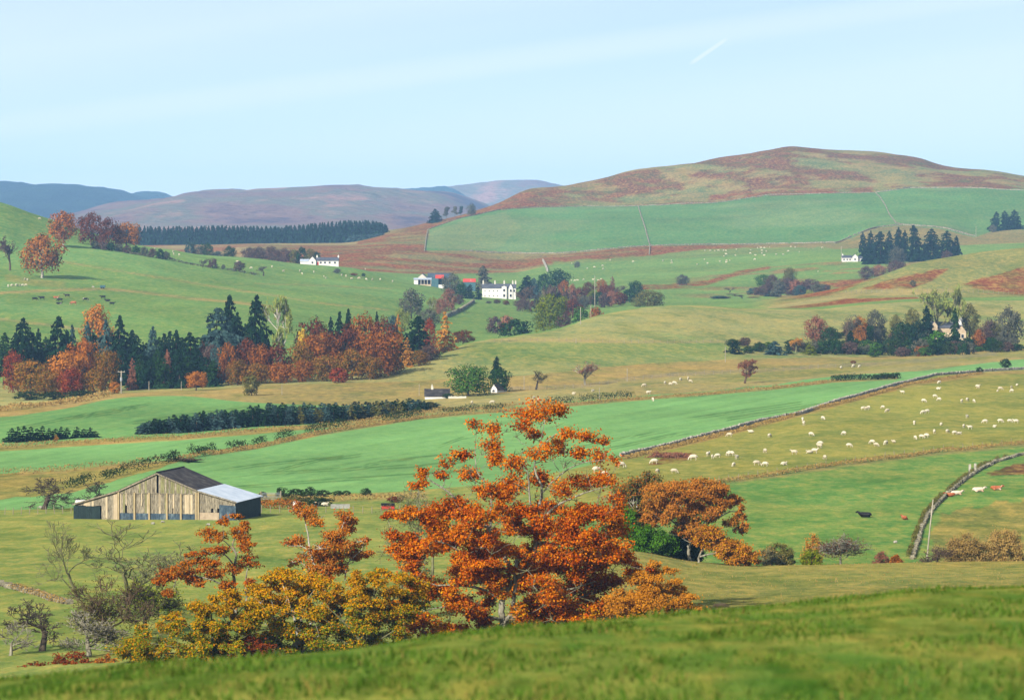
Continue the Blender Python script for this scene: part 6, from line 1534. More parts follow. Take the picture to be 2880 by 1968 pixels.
# white farmhouse
r, s = site('farmhouse', 'two-storey white farmhouse with slate roof and tall chimneys by the steading', 'house', 1404, 839, 1950)
gable_block(r, -48 * s, 47 * s, 0, 7, 5.6, 2.3, 'white', 'slate', z0=-1.5)
gable_block(r, 7 * s, 21 * s, -1.6, 4, 6.4, .6, 'white', 'slate', 'y', z0=-1.5)
gable_block(r, 27 * s, 38 * s, -.6, 4, 5.9, 2.0, 'white', 'slate', 'y', z0=-1.5)
for k in (-40, -28, -16, -5):
    window(r, k * s, 3.8, .45, .65, 0); window(r, k * s, 1.0, .45, .7, 0)
window(r, 14 * s, 3.8, 1.1, 1.3, -1.6); window(r, 14 * s, .8, 1.1, 1.5, -1.6); window(r, 32.5 * s, 3.6, 1.0, 1.3, -.6); window(r, 32.5 * s, .8, 1.0, 1.5, -.6); window(r, 42.5 * s, 3.6, .9, 1.2, 0)
for k in (-45, -12, 14, 38, 46): chimney(r, k * s, 3.5, 7.2, 9.6, .8, 'cream')
# steading sheds
r, s = site('cattle_shed', 'open-fronted farm shed with pale gable and dark blue roof', 'shed', 1204, 804, 1950)
gable_block(r, -30 * s, -4 * s, 3, 30, 4.6, 2.2, 'cream', 'sheet', 'y')
gable_block(r, -2 * s, 62 * s, 7, 22, 4.3, 2.8, 'bluegreen', 'sheet')
boxp('end_wall', 'white', r, -40 * s, -28.2 * s, 0, 2.8, -1, 3.6)
quadslab('lean_to_roof', 'roofgrey', r, [(-41 * s, -.4, 3.7), (10 * s, -.4, 3.7), (10 * s, 3.4, 4.6), (-41 * s, 3.4, 4.6)], .15)
for k in (-20, -11, -2, 8): boxp('post', 'cream', r, k * s - .15, k * s + .15, -.2, .1, -1, 3.6)
boxp('bay_shade', 'dark', r, -28 * s, 9 * s, 1.6, 2.7, -1, 3.5)  # near-black block standing in for the shade of the open bay
boxp('feed_barrier', 'sand', r, -24 * s, 8 * s, -.4, -.25, -1, .9)
boxp('side_wall', 'bluegreen', r, 9.8 * s, 29 * s, -.2, 6.5, -1.5, 4.2)
quadslab('small_roof', 'redroof', r, [(20 * s, 1.2, 4.4), (44 * s, 1.2, 4.4), (44 * s, 6.8, 6.3), (20 * s, 6.8, 6.3)], .15)
boxp('low_wall', 'white', r, 29.5 * s, 48 * s, -1.2, -.4, -2, .7)
r, s = site('red_roofed_shed', 'shed with a bright red roof between the steading and the farmhouse', 'shed', 1320, 818, 2000)
gable_block(r, -17 * s, 17 * s, 0, 8, 5.2, 1.7, 'bluegreen', 'redroof')
boxp('skylight', 'white', r, 3 * s, 5 * s, 1.2, 2.2, 5.55, 6.15)
# roadside cottages
r, s = site('roadside_cottage', 'low cottage with dark roof and two skylights left of the green tree', 'cottage', 1229, 1121, 900)
gable_block(r, -34 * s, 34 * s, 0, 5, .7, 1.7, 'white', 'roofdark')
for k in (-10, 15):
    g = Geo(); g.hexa([(k * s - .3, .9, 1.16), (k * s + .3, .9, 1.16), (k * s + .45, 1.6, 1.62), (k * s - .15, 1.6, 1.62), (k * s - .3, .86, 1.22), (k * s + .3, .86, 1.22), (k * s + .45, 1.56, 1.68), (k * s - .15, 1.56, 1.68)])
    g.build('skylight', MT['white'], r)
chimney(r, -14 * s, 2.5, 2.2, 3.2, .6, 'cream')
r, s = site('white_gable_cottage', 'small white-gabled cottage right of the large green tree', 'cottage', 1391, 1104, 900, math.radians(-28))
gable_block(r, -12 * s, 8 * s, 0, 5.5, .9, 1.3, 'white', 'roofdark', 'y')
window(r, -2 * s, .2, .5, .5, 0)
r, s = site('garden_wall', 'low white garden wall under the large green tree', 'wall', 1285, 1120, 900)
g = Geo(); rngw = np.random.default_rng(2)
for k in range(14):
    x0 = (-24 + k * 3.6) * s; g.box(x0, x0 + 3.5 * s, -.2, .2, -.6, .55 + rngw.uniform(-.06, .06))
g.build('wall', MT['cream'], r)
# white cottage under the conifers
r, s = site('white_cottage', 'small white cottage with pale gable left of the tall conifers', 'cottage', 2396, 736, 2350)
gable_block(r, -27 * s, 0, 0, 6, 2.6, 1.5, 'white', 'slate'); gable_block(r, 0.2, 17 * s, -1, 6, 3.0, 1.9, 'white', 'slate', 'y'); gable_block(r, 17.3 * s, 30 * s, 1, 5, 2.2, 1.2, 'white', 'slate')
for k in (-22, -13, -5): window(r, k * s, .9, 1.0, 1.0, 0)
window(r, 8.5 * s, 1.0, 1.1, 1.1, -1); chimney(r, -25 * s, 3, 3.6, 5, .7)
# chimneyed house in the right wood
r, s = site('stone_house', 'tan stone house with white chimneys hidden in the right wood', 'house', 2700, 985, 1250, lift=1.0)
r.location.y += 35; r.location.z = zv(990, r.location.y)
s = r.location.y / F
gable_block(r, -56 * s, 40 * s, 2, 9, (990 - 922) * s, 2.0, 'sand', 'slate', z0=-4)
gable_block(r, 20 * s, 46 * s, -2, 8, (990 - 932) * s, 2.2, 'sand', 'slate', 'y', z0=-4)
gable_block(r, -52 * s, -34 * s, -2, 6, (990 - 916) * s, 1.6, 'sand', 'slate', 'y', z0=-4)
chimney(r, 11 * s, 5, (990 - 918) * s, (990 - 899) * s, .9); chimney(r, 34 * s, 4, (990 - 918) * s, (990 - 899) * s, 1.1); chimney(r, 39 * s, 6, (990 - 918) * s, (990 - 897) * s, .8); chimney(r, -54 * s, 5, (990 - 918) * s, (990 - 900) * s, .8)
for k in (26, 36): window(r, k * s, (990 - 950) * s, .9, 1.3, -2)
window(r, -43 * s, (990 - 940) * s, .9, 1.3, -2)

# ---- dry-stone walls
def stone_wall(label, pts, h, ymin, block=1.0, width=.6, mat='stone', courses=2, seed=1, name='dry_stone_wall', dense=False, gaps=0.0):
    rng = np.random.default_rng(seed)
    W3 = np.array([where(u, v, ymin) if len(p) == 2 else None for p in pts for u, v in [p[:2]]])
    seg = np.concatenate([[0], np.cumsum(np.linalg.norm(np.diff(W3[:, :2], axis=0), axis=1))])
    L_ = seg[-1]; g = Geo(); o0 = W3[0]; s_ = 0.0
    us_ = np.array([p[0] for p in pts])
    while s_ < L_:
        l_ = block * rng.uniform(.6, 1.4)
        if gaps and rng.random() < gaps: s_ += l_; continue
        x = np.interp(s_ + l_ / 2, seg, W3[:, 0]); y = np.interp(s_ + l_ / 2, seg, W3[:, 1])
        x2 = np.interp(min(L_, s_ + l_ / 2 + .5), seg, W3[:, 0]); y2 = np.interp(min(L_, s_ + l_ / 2 + .5), seg, W3[:, 1])
        d = np.array([x2 - x, y2 - y]); d = d / (np.linalg.norm(d) + 1e-6); nn = np.array([-d[1], d[0]])
        z = zxy(x, y) - .15
        zz = z
        for c in range(courses):
            hh = (h + .15) / courses * rng.uniform(.8, 1.25); ww = width * (1 - .2 * c / courses) * rng.uniform(.85, 1.15) / 2
            off = rng.normal() * .06; lo = (l_ / 2) * rng.uniform(.86, 1.04); sh = rng.normal() * .2 * block
            P8 = []
            for zt in (zz, zz + hh):
                for a, b in ((-1, -1), (1, -1), (1, 1), (-1, 1)):
                    q = np.array([x, y]) + d * (a * lo + sh) + nn * (b * ww + off) + rng.normal(size=2) * .04
                    P8.append((q[0] - o0[0], q[1] - o0[1], zt + rng.normal() * .04 - o0[2]))
            g.hexa(P8); zz += hh * .94
        s_ += l_
    root = empty(name, o0); tag(root, label, 'wall', kind='thing')
    tag(g.build('stones', MT[mat], root), kind='stuff')
    return root
stone_wall('long dry-stone wall between the big crop field and the sheep pasture', [(1745, 1284), (1850, 1262), (1950, 1236), (2060, 1208), (2160, 1183), (2262, 1163), (2358, 1129), (2470, 1098), (2560, 1074), (2625, 1057), (2760, 1046), (2900, 1037)], .75, 650, .6, .5, mat='stonepale', courses=3, seed=1)
stone_wall('grey dry-stone wall climbing away beside the leaning pole', [(2565, 1574), (2580, 1530), (2590, 1490), (2610, 1450), (2640, 1415), (2680, 1378), (2720, 1345), (2760, 1320), (2800, 1300), (2860, 1283), (2920, 1272)], .5, 455, .32, .5, 'stone', 3, seed=2, gaps=.35)
stone_wall('tumbled pale wall in the lower left pasture', [(-20, 1640), (60, 1660), (110, 1672), (150, 1688), (192, 1698)], .4, 340, .4, .9, 'stone', 2, seed=3)
stone_wall('wall down the left edge of the hill field', [(1203, 648), (1199, 668), (1196, 690), (1194, 707)], .8, 2850, 3.0, .7, 'stone', seed=4)
stone_wall('wall running down between the two big hill fields', [(1795, 580), (1804, 612), (1816, 648), (1828, 690), (1826, 716)], .9, 2850, 3.0, .7, 'stone', seed=5)
stone_wall('curving wall down the right hill field', [(2462, 542), (2475, 556), (2490, 578), (2502, 604), (2520, 628), (2545, 633)], .7, 2900, 3.0, .7, 'stone', seed=6)
stone_wall('wall along the top of the hill fields under the bracken', [(1205, 646), (1300, 613), (1400, 591), (1500, 583), (1650, 580), (1800, 579), (2000, 571), (2160, 549), (2300, 545), (2460, 542)], .6, 2900, 4.0, .8, 'stone', seed=7)
stone_wall('wall along the top of the right-hand hill field', [(2466, 541), (2520, 534), (2560, 529), (2700, 528), (2900, 537)], .9, 2900, 4.0, 1.0, 'stone', seed=8)
stone_wall('wall along the foot of the hill fields', [(1300, 705), (1440, 712), (1560, 713), (1700, 702), (1830, 692), (2000, 688), (2160, 686), (2345, 682)], .9, 2850, 4.0, 1.0, 'stone', seed=9)
stone_wall('wall arching over the rise behind the white cottage', [(2347, 684), (2390, 668), (2420, 656), (2470, 640), (2540, 633), (2640, 640), (2740, 664)], 1.0, 2850, 3.5, 1.0, 'stone', seed=10)
stone_wall('short wall at the left of the far sheep field', [(1527, 733), (1534, 748), (1540, 764)], 1.5, 2400, 3.0, 1.0, 'stonepale', seed=11)
stone_wall('dark lane wall below the steading', [(1256, 892), (1275, 884), (1298, 874), (1318, 860), (1334, 850)], 1.5, 1550, 2.0, .8, 'stone', seed=12)

# ---- fences: posts and wires
def fence(label, pts, ymin, n, ph, seed=1, pr=.06, wires=3, off=0.0, name='wire_fence'):
    rng = np.random.default_rng(seed)
    us = [p[0] for p in pts]; vs2 = [p[1] for p in pts]
    pos = []
    for u in np.linspace(us[0], us[-1], n):
        v = float(np.interp(u, us, vs2)); pos.append(where(u, v, ymin))
    o0 = np.array(pos[0]); root = empty(name, pos[0]); tag(root, label, 'fence')
    g = Geo(); g.tube([(0, 0, -.3), (0, 0, ph * .6), (0, 0, ph)], [pr, pr, pr * .8], 5); me = g.mesh('post'); me.materials.append(MT['wood'])
    w = Geo()
    for i, p in enumerate(pos):
        o = bpy.data.objects.new('post', me); COL.objects.link(o); o.parent = root; o.location = np.array(p) - o0
        o.rotation_euler = (rng.normal() * .05, rng.normal() * .05, rng.uniform(0, 6)); o.scale = (1, 1, rng.uniform(.88, 1.1))
    P_ = np.array(pos) - o0
    for k in range(wires):
        w.tube(P_ + np.array([0, 0, ph * (.3 + .3 * k)]), .008, 3, cap=False)
    w.build('wires', MT['wire'], root)
fence('post and wire fence in front of the rough strip right of the barn', [(735, 1441), (860, 1442), (1000, 1443), (1150, 1443)], 520, 17, 1.1, 1)
fence('post and wire fence left of the barn', [(-10, 1446), (60, 1446), (200, 1443)], 520, 10, 1.1, 2)
fence('fence with rough grass across the lower sheep pasture', [(1720, 1400), (1900, 1371), (2160, 1337), (2400, 1301), (2640, 1268), (2900, 1244)], 560, 44, 1.1, 3)
fence('distant post fence below the bracken ridge', [(2380, 826), (2480, 822), (2580, 820), (2700, 822), (2880, 830)], 1600, 36, 1.6, 4, .09)
fence('fence across the grassy knoll', [(1390, 962), (1500, 959), (1620, 960), (1760, 965), (1950, 964), (2060, 963)], 1150, 34, 1.2, 5, .06)
fence('roadside fence across the tawny fields', [(1440, 1098), (1640, 1091), (1760, 1072), (1880, 1060), (2060, 1050), (2200, 1042), (2400, 1030)], 980, 40, 1.2, 6, .06)
hedge('rough brown grass along the fence of the sheep pasture', [(1700, 1404), (1900, 1373), (2160, 1340), (2400, 1304), (2640, 1271), (2900, 1247)], .75, 1.6, 'drygrass', ymin=560, seed=31, spacing=.8, per=26, lsize=.2)
hedge('brown grass below the long dry-stone wall', [(1760, 1290), (1950, 1243), (2160, 1190), (2358, 1136), (2560, 1081), (2760, 1052)], .7, 1.8, 'drygrass', ymin=650, seed=33, spacing=1.1, per=22, lsize=.25)
hedge('grassy tussocks over the near dry-stone wall', [(2556, 1570), (2572, 1520), (2598, 1455), (2640, 1408), (2700, 1356), (2760, 1315), (2850, 1280)], .9, 1.3, 'olive', ymin=455, seed=35, spacing=.45, per=18, lsize=.15, gap=.3)
hedge('dry tussocks along the tumbled wall at lower left', [(-20, 1645), (60, 1664), (110, 1676), (150, 1692), (196, 1703)], .7, 1.2, 'drygrass', ymin=340, seed=37, spacing=.5, per=22, lsize=.12, gap=.3)
def gate(label, u, v, ymin, w, rz):
    x, Y, z = where(u, v, ymin); r = empty('field_gate', (x, Y, z), rz); tag(r, label, 'gate')
    for k in range(5):
        g = Geo(); g.tube([(-w / 2, 0, .2 + k * .24), (w / 2, 0, .2 + k * .24)], .035, 5); g.build('bar', MT['metal'], r)
    for sx in (-1, 1):
        g = Geo(); g.tube([(sx * w / 2, 0, -.3), (sx * w / 2, 0, 1.45)], .1, 6); g.build('gate_post', MT['wood'], r)
gate('pale field gate beside the barn lean-to', 762, 1406, 560, 3.2, .2)
x, Y, z = where(2735, 1330, 480); r = empty('stone_gatepost', (x, Y, z)); tag(r, 'pair of pale upright stones in the near wall', 'gatepost')
for k, sx in enumerate((-.45, .45)):
    g = Geo(); g.hexa([(sx - .22, -.2, -.4), (sx + .24, -.18, -.4), (sx + .22, .2, -.4), (sx - .22, .2, -.4), (sx - .17, -.15, 1.5 + .15 * k), (sx + .19, -.16, 1.55 + .1 * k), (sx + .17, .15, 1.5), (sx - .18, .16, 1.45)])
    g.build('stone', MT['stonepale'], r)

# ---- poles
def pole(label, u, vb, vt, ymin, r=.13, lean=0.0, arm=False, box=False, Y=None, name='power_pole'):
    if Y is None: x, Y, z = where(u, vb, ymin)
    else: x = (u - 1440) * Y / F; z = zg(u, Y)
    h = zv(vt, Y) - z
    root = empty(name, (x, Y, z)); tag(root, label, 'pole')
    g = Geo(); g.tube([(0, 0, -.4), (lean * .5 * h, 0, h * .5), (lean * h, 0, h)], [r, r * .85, r * .7], 8); g.build('post', MT['pole'], root, smooth=True)
    if arm:
        g = Geo(); g.box(lean * h - 1.0, lean * h + 1.0, -.08, .08, h - .35, h - .18); ar = g.build('crossarm', MT['pole'], root)
        for k in (-.85, 0, .85):
            g = Geo(); g.tube([(lean * h + k, 0, h - .18), (lean * h + k, 0, h + .1)], .06, 5); g.build('insulator', MT['metal'], ar)
    if box:
        g = Geo(); g.tube([(.0, -.3, h * .55), (0, -.3, h * .72)], .32, 8); g.build('transformer', MT['metal'], root)
    return root
pole('power pole with crossarm and transformer before the dark spruces', 341, 1106, 1043, 900, .2, arm=True, box=True)
pole('short pale post before the dark front spruces', 419, 1098, 1072, 900, .12)
pole('pale post left of the small orange oak', 510, 1098, 1072, 900, .1)
pole('slender pale pole at the edge of the beech wood', 819, 1072, 1006, 900, .13)
pole('thin dark post on the straw slope below the beech wood', 793, 1110, 1080, 900, .08)
pole('thin pole on the slope above the skylight cottage', 1179, 1112, 1080, 900, .1)
pole('leaning grey pole beside the near dry-stone wall', 2606, 1572, 1404, 456, .11, lean=.11)
pole('telegraph pole by the sycamore on the knoll edge', 1633, 912, 864, 1150, .16)
pole('telegraph pole right of the sycamore thicket', 1662, 896, 858, 1200, .15, Y=1420)
pole('telegraph pole in the thicket below the farm', 1673, 850, 775, 1500, .2, Y=1950)
pole('thin post at the knoll fence', 1620, 965, 950, 1150, .12)
pole('post on the tawny field near the pale bare tree', 1686, 1122, 1090, 950, .1)
pole('post standing in the roadside fence', 1764, 1072, 1036, 980, .1)
pole('pole left of the stout cypress', 2040, 1018, 975, 1150, .12)
pole('pole left of the white cottage', 2366, 735, 693, 2300, .2)
pole('pole at the right end of the hill field', 2745, 668, 636, 2850, .2)
pole('dark marker post in the tawny field', 1474, 1095, 1058, 950, .09)

# ---- farm clutter right of the barn
x, Y, z = where(1091, 1433, 540); s = Y / F; r = empty('cattle_feeder', (x, Y, z)); tag(r, 'red cattle feeder with barred top in the rough strip', 'feeder')
boxp('body', 'red', r, -19 * s, 19 * s, -.7, .7, .15, .55)
for k in range(9):
    g = Geo(); xx = (-18.5 + k * 4.6) * s; g.tube([(xx, -.7, .5), (xx, -.66, 1.0)], .03, 4); g.build('bar', MT['dark'], r)
boxp('top_rail', 'dark', r, -19 * s, 19 * s, -.74, -.66, .88, .98)
boxp('back_panel', 'dark', r, -19 * s, 19 * s, .62, .7, .5, .98)
for sx in (-1, 1): boxp('skid', 'red', r, sx * 14 * s - .08, sx * 14 * s + .08, -.8, .8, -.1, .18)
x, Y, z = where(836, 1438, 540); s = Y / F; r = empty('livestock_trailer', (x, Y, z)); tag(r, 'small white trailer box behind the fence', 'trailer')
boxp('body', 'white', r, -11 * s, 11 * s, -.8, 1.0, .35, 1.45)
for dx, dz, w_, h_ in ((-6, .95, 5, .16), (3, .75, 5, .2), (-3, .5, 7, .12)): boxp('red_mark', 'red', r, dx * s - w_ * s / 2, dx * s + w_ * s / 2, -.83, -.79, dz, dz + h_)
for sx in (-1, 1):
    g = Geo(); g.tube([(sx * 11.5 * s - .06, 0, .3), (sx * 11.5 * s + .06, 0, .3)], .3, 12); g.build('wheel', MT['dark'], r)
x, Y, z = where(957, 1429, 540); s = Y / F; r = empty('feed_trough', (x, Y, z), .06); tag(r, 'long grey concrete trough in the rough strip', 'trough')
boxp('front_side', 'trough', r, -27 * s, 27 * s, -.5, -.38, -.1, .5); boxp('back_side', 'trough', r, -27 * s, 27 * s, .38, .5, -.1, .62); boxp('trough_end', 'trough', r, -27 * s, -25 * s, -.38, .38, -.1, .55); boxp('trough_end', 'trough', r, 25 * s, 27 * s, -.38, .38, -.1, .55); boxp('bed', 'dark', r, -25 * s, 25 * s, -.38, .38, -.1, .1)
x, Y, z = where(226, 1430, 575); s = Y / F; r = empty('white_tank', (x, Y, zv(1412, Y) - .9)); tag(r, 'white tank showing behind the left end of the barn', 'tank')
g = Geo(); g.tube([(-15 * s, 0, .9), (-13 * s, 0, .9), (13 * s, 0, .9), (15 * s, 0, .9)], [.25, .42, .42, .25], 12); g.build('tank', MT['white'], r, smooth=True)
for sx in (-1, 1): boxp('stand', 'metal', r, sx * 9 * s - .06, sx * 9 * s + .06, -.3, .3, -1.2, .6)
x, Y, z = where(289, 812, 1300); s = Y / F; r = empty('farm_trailer', (x, Y, z)); tag(r, 'small green trailer on the left pasture track', 'trailer')
boxp('body', 'bluegreen', r, -7 * s, 7 * s, -.8, .8, .5, 1.5)
for sx in (-1, 1):
    g = Geo(); g.tube([(sx * 3 * s, -.95, .4), (sx * 3 * s, -.75, .4)], .4, 10); g.build('wheel', MT['dark'], r)
for k, (u, v, lb) in enumerate([(262, 808, 'pale stone block left of the green trailer on the pasture track'), (430, 1474, 'pale boulder in front of the barn'), (458, 1470, 'second boulder in front of the barn'), (586, 1478, 'small white stone right in front of the barn'), (2518, 1527, 'small white stone left of the near wall'), (114, 1428, 'pale stone at the foot of the windswept thorn')]):
    x, Y, z = where(u, v, 350); rs = (.5 if k else 1.2)
    g = Geo(); rr = np.random.default_rng(k)
    g.tube([(-rs * .5, 0, .05), (-rs * .35, 0, .1), (0, 0, .13), (rs * .35, 0, .1), (rs * .5, 0, .05)], [.05, rs * .26, rs * .34, rs * .28, .05], 7)
    g.v = [a + rr.normal(size=a.shape) * .04 for a in g.v]
    tag(g.build('boulder', MT['stonepale'], loc=(x, Y, z + .05)), lb, 'stone')

g = Geo(); x, Y, z = (2028 - 1440) * 39.5 / F, 39.5, zg(2028, 39.5)
g.tube([(-.09, 0, .0), (-.06, 0, .015), (0, 0, .02), (.05, 0, .018), (.09, 0, .0)], [.008, .02, .025, .02, .008], 7)
tag(g.build('dark_clod', BK['dark'], loc=(x, Y, z + .03)), 'small dark clod on the brow of the near hillside', 'log')  # small dark clod on the grass, in bark colour

# ------------------------------------------------------------------ animals, each body one continuous skin
def remeshed(g, name, voxel, smooth=4):
    me = g.mesh(name); o = bpy.data.objects.new(name, me); COL.objects.link(o)
    m = o.modifiers.new('r', 'REMESH'); m.mode = 'VOXEL'; m.voxel_size = voxel
    m2 = o.modifiers.new('s', 'SMOOTH'); m2.iterations = smooth; m2.factor = .5
    dg = bpy.context.evaluated_depsgraph_get(); dg.update()
    out = bpy.data.meshes.new_from_object(o.evaluated_get(dg)); out.name = name
    bpy.data.objects.remove(o); out.polygons.foreach_set('use_smooth', np.ones(len(out.polygons), bool))
    return out
def capsule(g, pts, rad, sides=10):
    pts = np.array(pts, float); d0 = unit(pts[0] - pts[1]); d1 = unit(pts[-1] - pts[-2])
    P_ = np.concatenate([[pts[0] + d0 * rad[0] * .8], pts, [pts[-1] + d1 * rad[-1] * .8]])
    g.tube(P_, [rad[0] * .3] + list(rad) + [rad[-1] * .3], sides)
    n = g.n
    g.t.append(np.array([(n - len(P_) * sides, n - len(P_) * sides + j + 1, n - len(P_) * sides + j) for j in range(1, sides - 1)]))
def sheep_mesh(kind):
    g = Geo()
    zb = .62 if kind != 'lying' else .36
    capsule(g, [(-.42, 0, zb), (-.2, 0, zb + .03), (.1, 0, zb + .02), (.36, 0, zb)], [.24, .29, .28, .23])
    if kind == 'graze': capsule(g, [(.42, 0, .62), (.60, 0, .42), (.70, 0, .22), (.74, 0, .10)], [.15, .11, .09, .06])
    elif kind == 'stand': capsule(g, [(.40, 0, .68), (.56, 0, .86), (.70, .0, .90), (.80, 0, .84)], [.15, .11, .09, .06])
    else: capsule(g, [(.38, 0, .42), (.52, 0, .58), (.64, .05, .62), (.74, .07, .56)], [.15, .11, .09, .06])
    hx = {'graze': (.66, .26), 'stand': (.62, .96), 'lying': (.58, .68)}[kind]
    for sy in (-1, 1): capsule(g, [(hx[0], sy * .08, hx[1]), (hx[0] - .02, sy * .17, hx[1])], [.04, .03], 6)
    if kind != 'lying':
        for x in (-.36, .30):
            for sy in (-1, 1):
                k = .05 if x < 0 else -.02
                capsule(g, [(x, sy * .14, .5), (x - k, sy * .14, .28), (x, sy * .14, .04)], [.09, .055, .045], 6)
    else:
        for x in (-.3, .34): capsule(g, [(x, -.22, .2), (x + .16, -.24, .09)], [.09, .06], 6)
    capsule(g, [(-.62, 0, zb + .02), (-.68, 0, zb - .16)], [.06, .04], 6)
    return remeshed(g, 'sheep', .05, 3)
def cow_mesh(kind):
    g = Geo(); zb = 1.0 if kind != 'lying' else .52
    capsule(g, [(-.85, 0, zb + .06), (-.45, 0, zb), (.1, 0, zb - .03), (.6, 0, zb + .02), (.85, 0, zb + .04)], [.32, .40, .42, .38, .28], 12)
    if kind == 'graze': capsule(g, [(.9, 0, 1.05), (1.2, 0, .75), (1.38, 0, .42), (1.45, 0, .16)], [.24, .18, .15, .10])
    elif kind == 'stand': capsule(g, [(.9, 0, 1.12), (1.2, 0, 1.3), (1.42, 0, 1.33), (1.66, 0, 1.18)], [.25, .19, .16, .10])
    else: capsule(g, [(.9, 0, .62), (1.15, 0, .86), (1.35, .05, .9), (1.58, .08, .76)], [.25, .19, .16, .10])
    e = {'graze': (1.3, .56), 'stand': (1.36, 1.44), 'lying': (1.28, 1.0)}[kind]
    for sy in (-1, 1): capsule(g, [(e[0], sy * .12, e[1]), (e[0] - .02, sy * .30, e[1])], [.05, .05], 6)
    if kind != 'lying':
        for x in (-.78, .66):
            for sy in (-1, 1):
                if x < 0: capsule(g, [(x + .05, sy * .24, .95), (x + .12, sy * .24, .68), (x - .10, sy * .24, .42), (x - .04, sy * .24, .06)], [.2, .13, .075, .08], 7)
                else: capsule(g, [(x, sy * .22, .85), (x, sy * .22, .5), (x, sy * .22, .06)], [.17, .10, .08], 7)
    else:
        capsule(g, [(-.6, -.38, .3), (-.2, -.52, .16), (-.5, -.56, .1)], [.2, .12, .08], 7); capsule(g, [(.6, -.32, .28), (.95, -.38, .14), (.7, -.42, .08)], [.16, .1, .07], 7)
    capsule(g, [(-1.1, 0, zb + .1), (-1.2, 0, zb - .2), (-1.18, 0, zb - .45)], [.05, .04, .05], 6)
    return remeshed(g, 'cow', .07, 3)
SH = {k: sheep_mesh(k) for k in ('graze', 'stand', 'lying')}
CW = {k: cow_mesh(k) for k in ('graze', 'stand', 'lying')}
for m in list(SH.values()): m.materials.append(MT['wool'])
for m in list(CW.values()): m.materials.append(MT['cowblack'])
ra = np.random.default_rng(9)
def animal(meshes, name, cat, kind, u, v, ymin, label, mat, group=None, scale=1.0, rz=None):
    x, Y, z = where(u, v, ymin)
    o = bpy.data.objects.new(name, meshes[kind]); COL.objects.link(o)
    o.location = (x, Y, z - .02); o.rotation_euler = (0, 0, ra.uniform(0, 6.28) if rz is None else rz)
    k = scale * ra.uniform(.9, 1.1); o.scale = (k, k, k)
    o.material_slots[0].link = 'OBJECT'; o.material_slots[0].material = MT[mat]
    return tag(o, label, cat, group)
def flock(pts, ox, oy, ymin, label, group, scale=1.0, k=.3098, dv=3):
    for a, b in pts:
        kd = ra.choice(['graze', 'graze', 'graze', 'stand', 'lying'])
        animal(SH, 'sheep', 'sheep', kd, ox + a * k, oy + b * k + dv, ymin, label, 'wool' if ra.random() < .75 else 'woolgrey', group, scale * .98)
flock([(1555, 893), (1548, 945), (1220, 983), (1905, 920), (1908, 938), (2085, 965), (2110, 950), (2210, 940), (2213, 970), (2260, 910), (1516, 1017), (1553, 1048), (1415, 1062), (1758, 1065), (1810, 1052), (1870, 1062)], 2160, 800, 620,
      'white sheep high in the right pasture just below the far wall', 'sheep in the top of the walled pasture')
flock([(865, 1130), (895, 1132), (912, 1125), (1042, 1118), (1083, 1152), (1408, 1167), (1445, 1157), (1808, 1206), (315, 1232), (325, 1270), (498, 1220), (1328, 1265), (1572, 1270), (1778, 1292), (1832, 1305), (1970, 1250), (2110, 1247), (2195, 1245), (2250, 1252), (2057, 1290), (1510, 1347)], 2160, 800, 620,
      'white sheep across the middle of the right pasture', 'sheep in the middle of the walled pasture')
flock([(1630, 1340), (1695, 1353), (1735, 1352), (15, 1380), (392, 1367), (688, 1360), (472, 1452), (467, 1477), (945, 1440), (983, 1463), (1070, 1447), (1140, 1427), (1338, 1398), (1395, 1388), (1437, 1383), (737, 1468), (375, 1525), (425, 1522), (237, 1535), (145, 1631), (515, 1581)], 2160, 800, 620,
      'white sheep low in the right pasture just above the rough fence', 'sheep above the pasture fence')
flock([(1322, 415), (1473, 415), (1780, 260), (1820, 283), (1865, 272), (1962, 257), (1993, 255), (2040, 288), (2168, 47), (1973, 83), (2012, 353), (2222, 342), (2297, 230), (2297, 350)], 1440, 1200, 620,
      'white sheep in the left corner of the right pasture beyond the bracken patch', 'sheep left in the walled pasture')
for (a, b, lb) in [(990, 365, 'white sheep right beside the highest right bough of the copper beech'), (770, 408, 'left white sheep of two behind the copper beech'), (845, 445, 'right white sheep of two behind the copper beech'), (1290, 328, 'white sheep at the left end of the brown bracken patch'), (1645, 297, 'white sheep at the right end of the brown bracken patch')]:
    animal(SH, 'sheep', 'sheep', 'graze', 1440 + a * .3098, 1203 + b * .3098, 620, lb, 'wool', scale=1.2, rz=math.pi if a > 1000 else .3)
flock([(543, 1105), (685, 1150), (748, 1138), (823, 1125), (828, 1153), (890, 1073), (1100, 1088), (540, 1260), (570, 1260), (595, 1258), (650, 1250), (737, 1248), (785, 1260), (810, 1247)], 1440, 400, 2300, 'tiny far sheep at the left of the field under the big hill', 'far sheep left under the big hill', 1.3, dv=1)
flock([(1370, 1080), (1448, 1080), (1450, 1098), (1680, 1113), (1747, 1070), (1775, 1103), (1887, 1087), (1948, 1080), (1945, 1095), (1978, 1075), (1752, 988), (1800, 988), (1840, 987), (1873, 987), (1920, 987), (1940, 988), (1943, 1020), (1925, 1035), (2028, 1030), (2037, 975), (2167, 980), (2163, 1012), (2210, 1027), (2203, 1068), (2228, 965), (2260, 962), (2290, 962), (2268, 983), (2270, 1012), (2290, 1028), (2310, 995), (1268, 935)], 1440, 400, 2300,
      'tiny far sheep in the cluster under the middle of the big hill', 'far sheep clustered under the big hill', 1.4, dv=1)
flock([(208, 950), (248, 958), (493, 962), (183, 992), (283, 1000), (75, 1020), (137, 1020), (15, 960), (455, 1175)], 2160, 400, 2300, 'tiny far sheep left of the white cottage with conifers', 'far sheep near the white cottage', 1.4, dv=1)
